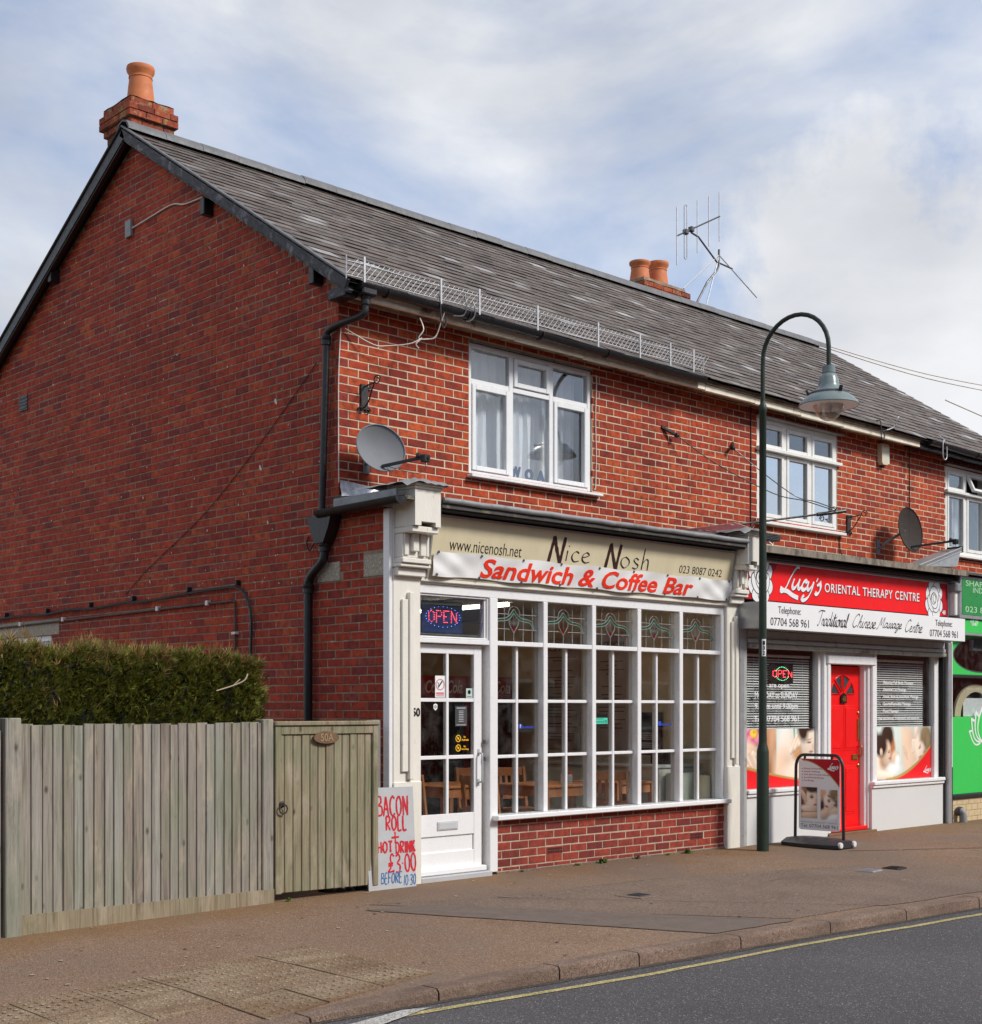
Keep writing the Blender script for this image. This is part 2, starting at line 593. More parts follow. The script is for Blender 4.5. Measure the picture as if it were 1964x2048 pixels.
M_tile = pm('cream_glazed_tile', (.64, .50, .30), .3, .1, 7)
M_rubber = pm('grey_rubber', (.05, .048, .05), .6, .15)
M_swing_base = pm('dark_grey_plastic', (.03, .028, .032), .5, .15)
M_shutter = pm('grey_shutter', (.40, .40, .39), .45, .1, 8, (.24, .21, .17), .58, 6, .12, .1, 40)
M_iron = pm('rusty_iron', (.02, .016, .016), .6, .4, 14, (.14, .05, .025), .6, 12, .1, .3, 60)
M_cable_w = pm('white_cable', (.62, .58, .52), .5, .1)
M_copper = pm('brown_conduit', (.10, .06, .05), .6, .25, 6, (.04, .035, .035), .5, 4, .2)
M_clip = pm('white_clip', (.72, .72, .70), .4, .05)


def glass(name, refl=1.0, tint=(1, 1, 1), base=0.0, grime=.0):
    m, nt, b = nm(name)
    nt.nodes.remove(b)
    out = nt.nodes['Material Output']
    bf = nd(nt, 'ShaderNodeNewGeometry').outputs['Backfacing']
    ior = nd(nt, 'ShaderNodeMapRange', {'Value': bf, 'To Min': 1.52, 'To Max': 1 / 1.52})
    fr = nd(nt, 'ShaderNodeFresnel', {'IOR': ior.outputs['Result']})
    k = nd(nt, 'ShaderNodeMath', {0: fr.outputs[0], 1: refl}, operation='MULTIPLY_ADD')
    k.inputs[2].default_value = base
    k.use_clamp = True
    wob = nd(nt, 'ShaderNodeBump', {'Height': nz(nt, 2.2, 2), 'Strength': .03, 'Distance': .012})
    gl = nd(nt, 'ShaderNodeBsdfGlossy', {'Roughness': .015, 'Normal': wob.outputs[0]})
    tr = nd(nt, 'ShaderNodeBsdfTransparent', {'Color': (*tint, 1)})
    mx_ = nd(nt, 'ShaderNodeMixShader', {0: k.outputs[0], 1: tr.outputs[0], 2: gl.outputs[0]})
    res = mx_.outputs[0]
    if grime:
        df = nd(nt, 'ShaderNodeBsdfDiffuse', {'Color': (.5, .5, .48, 1)})
        g = nd(nt, 'ShaderNodeMath', {0: ramp(nt, nz(nt, 7, 6, .65), [(.45, .0), (.8, 1.0)]), 1: grime}, operation='MULTIPLY')
        res = nd(nt, 'ShaderNodeMixShader', {0: g.outputs[0], 1: res, 2: df.outputs[0]}).outputs[0]
    nt.links.new(res, out.inputs['Surface'])
    return m


M_glass = glass('window_glass', 1.0, (.93, .94, .93), .0, .05)
M_glass_up = glass('upper_window_glass', 1.5, (.97, .98, .99), .06, .02)
M_glass_film = glass('reflective_film_glass', 1.0, (.5, .55, .6), .72, .12)
M_glass_dim = glass('dusty_upper_glass', 1.2, (.8, .82, .86), .10, .08)
M_glass_lv = glass('louvre_glass', 1.2, (.75, .82, .92), .05, .03)
M_glass_amber = glass('lamp_bowl_glass', 2.5, (.86, .83, .80), .12, .45)


def emit(name, c, s):
    m, nt, b = nm(name)
    b.inputs['Base Color'].default_value = (*c, 1)
    b.inputs['Emission Color'].default_value = (*c, 1)
    b.inputs['Emission Strength'].default_value = s
    return m


M_led_r = emit('red_led', (1, .06, .08), 3.5)
M_led_b = emit('blue_led', (.2, .35, 1), 3)
M_led_g = emit('green_led', (.15, 1, .45), 2.5)
M_tube = emit('fluorescent_tube', (1, .88, .62), 7)
M_blue_sign = pm('blue_sign_back', (.02, .05, .14), .4, .05)


def wood_mat(name, c0, c1, c2, green=.35):
    m, nt, b = nm(name)
    rn = piece_random(nt)
    base = ramp(nt, rn, [(0, c0), (.5, c1), (1, c2)])
    off = nd(nt, 'ShaderNodeVectorMath', {0: pos(nt, (34, 34, 1.5)), 1: nd(nt, 'ShaderNodeCombineXYZ', {'Z': nd(nt, 'ShaderNodeMath', {0: rn, 1: 61.0}, operation='MULTIPLY').outputs[0]}).outputs[0]}, operation='ADD').outputs[0]
    g = nz(nt, 1.0, 6, .6, off, .9)
    base = mixc(nt, .8, base, ramp(nt, g, [(.30, (.42, .38, .34)), (.46, (.92, .91, .9)), (.6, (1.0, 1.0, 1.0)), (.72, (1.35, 1.32, 1.28))]), 'MULTIPLY')
    kn = nd(nt, 'ShaderNodeTexVoronoi', {'Vector': nd(nt, 'ShaderNodeVectorMath', {0: off, 1: (.19, .19, 2.4)}, operation='MULTIPLY').outputs[0], 'Scale': 1.0})
    base = mixc(nt, ramp(nt, kn.outputs['Distance'], [(.04, .85), (.13, 0.0)]), base, (.06, .035, .02))
    g2 = nz(nt, 1.0, 5, .65, nd(nt, 'ShaderNodeVectorMath', {0: off, 1: (4.2, 4.2, 2.3)}, operation='MULTIPLY').outputs[0], .3)
    base = mixc(nt, .65, base, ramp(nt, g2, [(.32, (.6, .57, .53)), (.5, (1, 1, 1)), (.68, (1.28, 1.27, 1.25))]), 'MULTIPLY')
    f = nz(nt, 1.6, 6, .6, pos(nt, (2.2, 2.2, 1)))
    base = mixc(nt, ramp(nt, f, [(.45, 0.0), (.66, green)]), base, (.16, .20, .115))
    st = nz(nt, 2.4, 7, .66, pos(nt, (3.2, 3.2, .8)), .6)
    base = mixc(nt, ramp(nt, st, [(.52, 0.0), (.64, .6)]), base, (.40, .34, .26))
    dk = nz(nt, 1.9, 7, .66, pos(nt, (4.5, 4.5, .7)), .4)
    base = mixc(nt, ramp(nt, dk, [(.56, 0.0), (.72, .6)]), base, (.075, .055, .04))
    nt.links.new(base, b.inputs['Base Color'])
    b.inputs['Roughness'].default_value = .85
    b.inputs['Specular IOR Level'].default_value = .25
    bumpit(nt, b, g, .45, .004)
    return m


M_fence = wood_mat('weathered_fence_wood', (.255, .22, .185), (.285, .26, .225), (.30, .29, .26), .4)
M_gatewood = wood_mat('greenish_gate_wood', (.255, .215, .14), (.30, .265, .175), (.27, .22, .15), .5)


def ground_mat(name, c, c2, speck, ss=260, big=1.0, rough=.9, moss=None, wall=None):
    m, nt, b = nm(name)
    f = nz(nt, big, 8, .65)
    base = ramp(nt, f, [(.3, c), (.7, c2)])
    vo = nd(nt, 'ShaderNodeTexVoronoi', {'Vector': pos(nt), 'Scale': ss * .33})
    cell = nd(nt, 'ShaderNodeSeparateColor', {'Color': vo.outputs['Color']})
    base = mixc(nt, .75, base, ramp(nt, cell.outputs[0], [(0, (.45, .42, .4)), (.5, (1, 1, 1)), (1, (1.6, 1.55, 1.5))]), 'MULTIPLY')
    base = mixc(nt, ramp(nt, cell.outputs[1], [(.965, 0.0), (.985, .9)]), base, speck)
    if moss:
        mo = nz(nt, 2.6, 7, .65, pos(nt, (.5, 1.6, 1)))
        base = mixc(nt, ramp(nt, mo, [(.42, 0.0), (.66, .75)]), base, moss)
    if wall:      # moss and silt gathered along the foot of the walls
        sp = nd(nt, 'ShaderNodeSeparateXYZ', {0: pos(nt)})
        e = nd(nt, 'ShaderNodeMath', {0: sp.outputs['Y'], 1: nd(nt, 'ShaderNodeMath', {0: nz(nt, 1.3, 7, .65), 1: 1.7}, operation='MULTIPLY').outputs[0]}, operation='ADD')
        base = mixc(nt, ramp(nt, e.outputs[0], [(.12, 0.0), (.55, .85)]), base, mixc(nt, .55, base, wall))
        gq = nz(nt, .55, 6, .6)
        base = mixc(nt, ramp(nt, gq, [(.45, 0.0), (.62, .55)]), base, (.135, .105, .09))
    nt.links.new(base, b.inputs['Base Color'])
    b.inputs['Roughness'].default_value = rough
    b.inputs['Specular IOR Level'].default_value = .3
    h = nd(nt, 'ShaderNodeMath', {0: vo.outputs['Distance'], 1: nz(nt, ss * .5, 4)}, operation='ADD')
    bumpit(nt, b, h.outputs[0], .55, .006)
    return m


M_pave = ground_mat('brown_bitmac', (.19, .118, .075), (.26, .172, .115), (.42, .36, .30), 420, 1.1, .9, None, (.20, .105, .03))
M_pave_moss = ground_mat('mossy_bitmac', (.15, .085, .035), (.215, .13, .06), (.40, .34, .24), 420, 1.4)
M_pave_grey = ground_mat('grey_bitmac_patch', (.15, .105, .08), (.205, .148, .112), (.32, .29, .26), 420, 1.3)
M_road = ground_mat('dark_asphalt', (.068, .064, .068), (.10, .095, .10), (.36, .35, .345), 480, .45)
M_kerb = ground_mat('pinkish_kerb_stone', (.15, .10, .075), (.25, .175, .135), (.3, .25, .2), 420, 3.2, .9, (.11, .075, .055))
M_tactile = ground_mat('stained_tactile_slab', (.20, .142, .092), (.30, .225, .150), (.33, .27, .2), 420, 2.2, .85, (.13, .065, .028))
M_yellow = ground_mat('worn_yellow_line', (.28, .24, .11), (.48, .40, .18), (.14, .13, .11), 300, 7)
M_whiteline = ground_mat('worn_white_line', (.30, .29, .27), (.46, .45, .43), (.2, .2, .19), 260, 5)
M_soil = ground_mat('earth', (.05, .04, .03), (.08, .06, .045), (.15, .12, .1), 120, 2)
M_tarmac_joint = pm('dark_joint', (.03, .026, .024), .95)


def leaf_mat(name, stops, rough=.6):
    m, nt, b = nm(name)
    rn = nd(nt, 'ShaderNodeNewGeometry').outputs['Random Per Island']
    c = ramp(nt, rn, stops)
    c = mixc(nt, .6, c, ramp(nt, nz(nt, 3.2, 4), [(.3, (.6, .6, .6)), (.7, (1.25, 1.2, 1.1))]), 'MULTIPLY')
    nt.links.new(c, b.inputs['Base Color'])
    b.inputs['Roughness'].default_value = rough
    b.inputs['Specular IOR Level'].default_value = .25
    tl = nd(nt, 'ShaderNodeBsdfTranslucent', {'Color': c})
    mx_ = nd(nt, 'ShaderNodeMixShader', {0: .25, 1: b.outputs[0], 2: tl.outputs[0]})
    nt.links.new(mx_.outputs[0], nt.nodes['Material Output'].inputs['Surface'])
    return m


M_leaf = leaf_mat('conifer_leaf', [(0, (.06, .075, .014)), (.4, (.13, .15, .024)), (.75, (.21, .22, .036)), (1, (.30, .29, .06))])
M_tip = leaf_mat('dry_conifer_tip', [(0, (.22, .17, .04)), (.5, (.36, .21, .08)), (1, (.46, .30, .17))])
M_twig = pm('hedge_twig', (.07, .05, .03), .9, .3)
M_weed = leaf_mat('weed_leaf', [(0, (.04, .10, .02)), (.6, (.09, .19, .035)), (1, (.2, .27, .06))])
# ------------------------------------------------------------------ lettering
PENDING = []          # lettering set in the built-in font, turned into meshes at the end of the script


def text(name, s, box, fr, mats, parent, shear=0.0, bold=0.0, space=1.0, thick=.002, w0=.0, keep=False):
    """flat lettering fitted to box = (a0, a1, b0, b1) on a frame"""
    c = bpy.data.curves.new('lettering', 'FONT')
    c.body = s
    c.size = 1.0
    c.shear = shear
    c.offset = bold
    c.space_character = space
    c.resolution_u = 3
    c.align_x = 'CENTER' if keep else 'LEFT'
    o = bpy.data.objects.new(name, c)
    col.objects.link(o)
    PENDING.append((o, box, fr, mats, parent, thick, w0))


def finish_text():
    bpy.context.view_layer.update()
    dg = bpy.context.evaluated_depsgraph_get()
    for o, box, fr, mats, parent, thick, w0 in PENDING:
        me = bpy.data.meshes.new_from_object(o.evaluated_get(dg))
        xs = [v.co.x for v in me.vertices]; ys = [v.co.y for v in me.vertices]
        x0, x1, y0, y1 = min(xs), max(xs), min(ys), max(ys)
        kx = (box[1] - box[0]) / max(x1 - x0, 1e-6); ky = (box[3] - box[2]) / max(y1 - y0, 1e-6)
        nv = len(me.vertices)
        verts = []
        warp = box[4] if len(box) > 4 else None
        for lift in (0.0, thick):
            for v in me.vertices:
                a, b = box[0] + (v.co.x - x0) * kx, box[2] + (v.co.y - y0) * ky
                verts.append(at(fr, a, b, w0 + lift + (warp(a, b) if warp else 0.0)))
        top = [tuple(i + nv for i in p.vertices) for p in me.polygons]
        cnt = {}
        for p in me.polygons:
            q = list(p.vertices)
            for i in range(len(q)):
                e = (q[i], q[(i + 1) % len(q)])
                cnt[e] = cnt.get(e, 0) + 1
        side = [(a, b, b + nv, a + nv) for (a, b) in cnt if (b, a) not in cnt]
        m2 = bpy.data.meshes.new(o.name)
        m2.from_pydata(verts, [], top + side)
        m2.materials.append(mats)
        m2.update()
        nmn = o.name.split('.')[0]
        bpy.data.objects.remove(o)
        put(nmn, m2, parent)
    PENDING.clear()


def ribbon(mb, pts, fr, w0, wid, nib=None, thick=.0015, jag=0.0, mi=0, k=5):
    """one pen stroke; nib = angle of a broad pen, so that the stroke swells and thins"""
    P = smooth_line([(a, b, 0) for a, b in pts], k) if len(pts) > 2 else [V(a, b, 0) for a, b in pts]
    if len(pts) == 2:
        a, b = P
        P = [a + (b - a) * (i / 6) for i in range(7)]
    n = len(P)
    vs, fs = [], []
    for i, p in enumerate(P):
        t = (P[min(i + 1, n - 1)] - P[max(i - 1, 0)])
        if t.length < 1e-9: t = V(1, 0, 0)
        t.normalize()
        q = V(-t.y, t.x, 0)
        h = wid / 2
        if nib is not None:
            h *= .35 + .95 * abs(t.x * math.sin(nib) - t.y * math.cos(nib))
        if callable(jag): h *= jag(i / (n - 1))
        elif jag: h *= 1 + R.uniform(-jag, jag)
        e = q * h
        vs += [at(fr, p.x + e.x, p.y + e.y, w0), at(fr, p.x - e.x, p.y - e.y, w0)]
    for i in range(n - 1):
        fs.append((2 * i, 2 * i + 1, 2 * i + 3, 2 * i + 2))
    return mb.add(vs, fs, mi)


def strokes(name, glyphs, box, fr, mats, parent, wid, nib=None, jag=0.0, w0=.001, slant=0.0):
    """hand lettering: glyphs = list of polylines in any units, fitted to the box"""
    g = [[(x + slant * y, y) for x, y in s] for s in glyphs]
    xs = [p[0] for s in g for p in s]; ys = [p[1] for s in g for p in s]
    x0, x1, y0, y1 = min(xs), max(xs), min(ys), max(ys)
    kx = (box[1] - box[0]) / (x1 - x0); ky = (box[3] - box[2]) / max(y1 - y0, 1e-6)
    mb = MB()
    for i, s in enumerate(g):
        ribbon(mb, [(box[0] + (x - x0) * kx, box[2] + (y - y0) * ky) for x, y in s], fr, w0 + i * .00025, wid, nib, jag=jag)
    return mb.build(name, mats, parent)


# single-stroke letters, x-height 1, ascender 1.9, capital 2
GL = {
    'N': ([[(0, -.05), (.28, 1.9)], [(.28, 1.95), (.5, 1.2), (.95, -.05)], [(.95, -.05), (1.2, 1.95)]], 1.45),
    'i': ([[(.12, 1.0), (.05, .0)], [(.18, 1.35), (.26, 1.5)]], .42),
    'c': ([[(.75, .85), (.45, 1.0), (.12, .7), (.08, .3), (.35, .0), (.8, .12)]], .92),
    'e': ([[(.1, .48), (.5, .6), (.75, .78), (.5, 1.0), (.15, .75), (.08, .3), (.4, .0), (.85, .12)]], 1.0),
    'o': ([[(.5, 1.0), (.15, .8), (.08, .35), (.42, .0), (.82, .3), (.84, .72), (.5, 1.0)]], 1.05),
    's': ([[(.62, .85), (.35, 1.0), (.15, .8), (.35, .55), (.62, .35), (.45, .03), (.08, .1)]], .8),
    'h': ([[(.22, 1.95), (.08, .0)], [(.1, .5), (.4, .95), (.68, .85), (.68, .0)]], .95),
    'B': ([[(.1, 0), (.1, 2)], [(.1, 2), (.75, 1.9), (.8, 1.35), (.15, 1.05)], [(.15, 1.05), (.95, .9), (.95, .15), (.1, 0)]], 1.15),
    'A': ([[(0, 0), (.55, 2)], [(.55, 2), (1.0, 0)], [(.2, .7), (.85, .75)]], 1.15),
    'C': ([[(1.0, 1.75), (.55, 2.0), (.1, 1.4), (.1, .5), (.5, 0), (1.0, .25)]], 1.15),
    'O': ([[(.55, 2), (.12, 1.5), (.1, .5), (.5, 0), (.95, .5), (.98, 1.45), (.6, 2)]], 1.2),
    'n': ([[(.1, 0), (.12, 2)], [(.12, 2), (.95, 0)], [(.95, 0), (1.0, 2)]], 1.2),
    'R': ([[(.1, 0), (.12, 2)], [(.12, 2), (.85, 1.85), (.8, 1.2), (.15, 1.0)], [(.3, 1.0), (.95, 0)]], 1.15),
    'L': ([[(.1, 2), (.1, .05), (.85, .0)]], 1.0),
    'H': ([[(.1, 0), (.1, 2)], [(.9, 0), (.9, 2)], [(.1, 1), (.9, 1.05)]], 1.15),
    'T': ([[(.0, 2), (1.0, 1.95)], [(.5, 2), (.5, 0)]], 1.1),
    'D': ([[(.1, 0), (.1, 2)], [(.1, 2), (.8, 1.7), (.95, .8), (.6, .1), (.1, 0)]], 1.15),
    'I': ([[(.2, 0), (.2, 2)]], .45),
    'K': ([[(.1, 0), (.1, 2)], [(.9, 2), (.15, 1)], [(.3, 1.15), (.95, 0)]], 1.1),
    '+': ([[(.5, .2), (.5, 1.8)], [(.0, 1.0), (1.0, 1.05)]], 1.2),
    '#': ([[(.9, 1.75), (.6, 2.05), (.4, 1.6), (.5, .7), (.1, .05), (.3, .0), (.9, .1)], [(.1, .95), (.75, 1.0)], [(.1, .7), (.7, .75)]], 1.1),
    '3': ([[(.1, 1.8), (.6, 2), (.85, 1.55), (.4, 1.05), (.85, .75), (.7, .05), (.1, .1)]], 1.05),
    '0': ([[(.5, 2), (.12, 1.5), (.12, .5), (.5, 0), (.85, .5), (.85, 1.5), (.5, 2)]], 1.0),
    '.': ([[(.1, .9), (.22, 1.0)]], .4),
    'E': ([[(.85, 2), (.12, 1.95), (.1, .05), (.9, 0)], [(.1, 1.05), (.7, 1.05)]], 1.05),
    'F': ([[(.85, 2), (.12, 1.95), (.1, 0)], [(.1, 1.05), (.7, 1.05)]], 1.0),
    '1': ([[(.2, 0), (.3, 2)]], .5),
    ' ': ([], .7),
    # joined script
    'qT': ([[(.0, 1.75), (.5, 2.0), (1.3, 1.95)], [(.8, 1.95), (.55, .9), (.25, .05), (.05, .12)]], .85),
    'qr': ([[(.0, .1), (.22, .95), (.3, .75), (.5, .85), (.35, .2), (.55, .05)]], .5),
    'qa': ([[(.6, .85), (.3, .95), (.08, .4), (.2, .02), (.5, .4), (.65, .95), (.55, .2), (.75, .05)]], .72),
    'qd': ([[(.6, .85), (.3, .95), (.08, .4), (.2, .02), (.55, .5), (.85, 1.95)], [(.66, 1.0), (.58, .2), (.78, .05)]], .75),
    'qi': ([[(.0, .1), (.25, .95), (.15, .15), (.35, .05)], [(.32, 1.35), (.36, 1.45)]], .36),
    'qt': ([[(.0, .1), (.42, 1.7), (.2, .2), (.4, .05)], [(.1, 1.15), (.7, 1.2)]], .42),
    'qo': ([[(.5, .95), (.15, .75), (.1, .2), (.35, .02), (.62, .4), (.5, .95), (.75, .8)]], .66),
    'qn': ([[(.05, .0), (.22, .95)], [(.12, .5), (.42, .95), (.52, .8), (.4, .15), (.6, .05)]], .6),
    'ql': ([[(.0, .1), (.35, 1.0), (.5, 1.9), (.3, 1.5), (.15, .2), (.35, .05)]], .4),
    'qC': ([[(1.0, 1.7), (.8, 2.0), (.35, 1.5), (.12, .5), (.4, .0), (.85, .35)]], .95),
    'qh': ([[(.0, .1), (.35, 1.0), (.5, 1.9), (.3, 1.4), (.05, .0)], [(.12, .45), (.42, .95), (.5, .8), (.4, .15), (.6, .05)]], .6),
    'qe': ([[(.05, .4), (.4, .65), (.3, .97), (.08, .55), (.18, .04), (.55, .2)]], .52),
    'qs': ([[(.0, .1), (.35, .98), (.4, .4), (.2, .0), (.02, .12)], [(.38, .3), (.55, .1)]], .46),
    'qM': ([[(-.2, -.35), (.1, .0), (.5, 1.95), (.55, .4), (1.1, 1.95), (1.0, .2), (1.2, .05)]], 1.25),
    'qg': ([[(.6, .85), (.3, .95), (.08, .4), (.2, .05), (.55, .5), (.65, .95), (.45, -.4), (.1, -.8), (.15, -.4), (.7, .1)]], .7),
    'qL': ([[(1.05, 2.0), (.8, 1.9), (.45, .7), (.15, .12), (-.2, .2), (-.1, .35), (.35, .1), (1.0, -.25)]], .92),
    'qu': ([[(.05, .95), (.0, .3), (.2, .05), (.5, .6), (.62, .98)], [(.62, .98), (.52, .2), (.75, .08)]], .72),
    'qc': ([[(.55, .8), (.35, .98), (.08, .5), (.18, .05), (.55, .2)]], .55),
    'qy': ([[(.05, .95), (.0, .35), (.2, .1), (.5, .6), (.66, .98)], [(.66, .98), (.45, -.4), (.05, -.85), (.0, -.5), (.3, -.3)]], .7),
    "q'": ([[(.15, 1.5), (.3, 1.95)]], .3),
}


def spell(s, gap=.12, script=False, bumpy=0.0):
    out, x = [], 0.0
    for ch in s:
        g, wd = GL[('q' + ch) if script and ch != ' ' else ch]
        dy = R.uniform(-bumpy, bumpy)
        for st in g:
            out.append([(x + a, b + dy) for a, b in st])
        x += wd + (0 if script else gap)
    return out


LUCY = [[(490, -182), (476, -186), (455, -215), (430, -262), (408, -312), (386, -338), (374, -330)], [(372, -320), (392, -332), (415, -336), (445, -356), (480, -370)],
        [(458, -256), (446, -292), (449, -314), (464, -306), (482, -276), (491, -254)], [(491, -254), (481, -296), (486, -314), (501, -300)],
        [(534, -276), (527, -262), (512, -275), (503, -302), (512, -318), (530, -306)],
        [(546, -262), (537, -296), (543, -314), (560, -296), (577, -262)], [(577, -262), (561, -318), (538, -362), (512, -380), (501, -368), (516, -350)],
        [(603, -238), (593, -262)], [(597, -286), (612, -270), (622, -252)], [(615, -264), (619, -292), (609, -322), (593, -336), (584, -326)]]


# ------------------------------------------------------------------ ground
def gz(x, y):
    """height of the footway: a gentle fall to the kerb and to the left"""
    z = .014 * min(y, 0) + .012 * min(0, x + 1)
    if y < -2.2 and x < -2.2:       # dropped crossing
        k = min(1, (-2.2 - x) / 1.25) * min(1, (-2.2 - y) / 1.1)
        z -= .055 * k
    return max(z, -.16)


ROADZ = -.125


def kerb_y(x):
    return -3.20 - .055 * (x + 3.5) if x > -3.5 else -3.20


def sheet(name, x0, x1, y0, y1, nx, ny, zf, mat, parent=None):
    mb = MB()
    vs = []
    for i in range(nx + 1):
        for j in range(ny + 1):
            x = x0 + (x1 - x0) * i / nx
            ya, yb = (y0(x) if callable(y0) else y0), (y1(x) if callable(y1) else y1)
            y = ya + (yb - ya) * j / ny
            vs.append((x, y, zf(x, y)))
    fs = [(i * (ny + 1) + j, (i + 1) * (ny + 1) + j, (i + 1) * (ny + 1) + j + 1, i * (ny + 1) + j + 1) for i in range(nx) for j in range(ny)]
    mb.add(vs, fs)
    return mb.build(name, mat, parent, smooth=True)


ground = MB().add([(-900, -900, -.4), (900, -900, -.4), (900, 900, -.4), (-900, 900, -.4)], [(0, 1, 2, 3)]).build('ground', M_soil)
tag(ground, kind='structure')
road = sheet('road', -60, 80, -10.6, lambda x: kerb_y(x) + .05, 70, 12, lambda x, y: ROADZ, M_road)
tag(road, kind='structure')
pave = sheet('pavement', -60, 80, lambda x: kerb_y(x) + .02, 14.0, 560, 60, lambda x, y: gz(x, y) if y < .3 else gz(x, .3), M_pave)
tag(pave, kind='structure')
far_pave = sheet('far_pavement', -60, 80, -13.5, -10.6, 20, 3, lambda x, y: -.02, M_pave)
tag(far_pave, kind='structure')

# patches laid into the footway, a few millimetres proud
def patch(name, pts, mat, lift=.004):
    cx = sum(p[0] for p in pts) / len(pts); cy = sum(p[1] for p in pts) / len(pts)
    mb = MB()
    n = len(pts); rings = 6
    vs = []
    for r in range(1, rings + 1):
        for (x, y) in pts:
            u, v = cx + (x - cx) * r / rings, cy + (y - cy) * r / rings
            vs.append((u, v, gz(u, v) + lift))
    vs.append((cx, cy, gz(cx, cy) + lift))
    c = len(vs) - 1
    fs = [(c, i, (i + 1) % n) for i in range(n)]
    for r in range(rings - 1):
        fs += [(r * n + i, (r + 1) * n + i, (r + 1) * n + (i + 1) % n, r * n + (i + 1) % n) for i in range(n)]
    mb.add(vs, fs)
    return mb.build(name, mat, pave)


def edge_wobble(pts, amp=.02, k=8):
    out = []
    for i in range(len(pts)):
        a, b = V(*pts[i], 0), V(*pts[(i + 1) % len(pts)], 0)
        t = (b - a).normalized(); q = V(-t.y, t.x, 0)
        for s in range(k):
            p = a + (b - a) * (s / k) + q * R.uniform(-amp, amp)
            out.append((p.x, p.y))
    return out


patch('asphalt_patch', edge_wobble([(-.75, -.70), (.15, -1.0), (2.6, -3.25), (1.2, -3.2)], .012), M_pave_grey, .003)
patch('asphalt_patch', edge_wobble([(.25, -1.05), (2.2, -1.15), (4.4, -1.75), (4.3, -3.45), (2.3, -3.3)], .015), M_pave_grey, .0042)
patch('asphalt_patch', edge_wobble([(-.95, -.9), (-.45, -.95), (1.15, -3.25), (.25, -3.22)], .01), pm('smooth_trench_patch', (.135, .10, .08), .85, .12, 9, bump=.3, bscale=200), .0055)
patch('asphalt_patch', edge_wobble([(5.4, -1.0), (6.8, -1.75), (9.5, -2.1), (9.5, -1.2), (7.5, -.75)], .012), M_pave, .003)

# kerb stones
kerb = thing('kerb', (0, -3.3, ROADZ), 'pinkish stone kerb between the brown footway and the road', 'kerb')
kerb['kind'] = 'structure'
joints = [-30, -9.2, -6.4, -4.9, -3.95, -3.12, -2.29, -1.38, -.70, .28, 1.27, 2.22, 3.25, 4.2, 5.15, 6.1, 7.05, 8.0, 8.95, 9.9, 10.85, 11.8, 14, 40]
for i in range(len(joints) - 1):
    a, b = joints[i] + .006, joints[i + 1] - .006
    mb = MB()
    n = 10
    vs, fs = [], []
    for s in range(n + 1):
        x = a + (b - a) * s / n
        y = kerb_y(x)
        top = gz(x, y + .14) + .006 if x > -3.7 else ROADZ + .022
        j1, j2 = mnoise.noise(V(x * 3, 1.3, 0)) * .005, mnoise.noise(V(x * 5, 7.3, 0)) * .004
        prof = [(y + .145, -.35), (y + .145, top + j2 * .4), (y + .022, top + j2), (y + .006, top - .007 + j1), (y + j1, top - .024), (y - .008 + j1, ROADZ - .2)]
        for (py, pz) in prof: vs.append((x, py, pz))
    k = 6
    for s in range(n):
        for q in range(k - 1):
            fs.append((s * k + q, (s + 1) * k + q, (s + 1) * k + q + 1, s * k + q + 1))
    fs.append(tuple(range(k))); fs.append(tuple(n * k + q for q in reversed(range(k))))
    mb.add(vs, fs)
    mb.build('kerb_stone', M_kerb, kerb, smooth=True)

# road paint
def line_paint(name, x0, x1, off, wd, mat, lift=.004):
    mb = MB(); vs = []; n = 160
    for i in range(n + 1):
        x = x0 + (x1 - x0) * i / n
        yc = kerb_y(x) - off + .025 * math.sin(x * 1.7) * (1 if x < 2 else .3)
        j = R.uniform(-.005, .005)
        for s in (-1, 1):
            y = yc + s * (wd / 2 + R.uniform(-.004, .004)) + j
            vs.append((x, y, ROADZ + lift))
    mb.add(vs, [(2 * i, 2 * i + 2, 2 * i + 3, 2 * i + 1) for i in range(n)])
    return mb.build(name, mat, road)


line_paint('yellow_line', -4.2, 30, .20, .055, M_yellow)
mb = MB()
mb.add([(-3.55, -3.50, ROADZ + .009), (-3.2, -3.62, ROADZ + .009), (-2.45, -3.38, ROADZ + .009), (-2.6, -3.33, ROADZ + .009)], [(0, 1, 2, 3)])
mb.build('white_line', M_whiteline, road)

M_blister = ground_mat('worn_blister', (.24, .18, .12), (.36, .285, .195), (.36, .3, .22), 420, 3, .85, (.15, .08, .035))
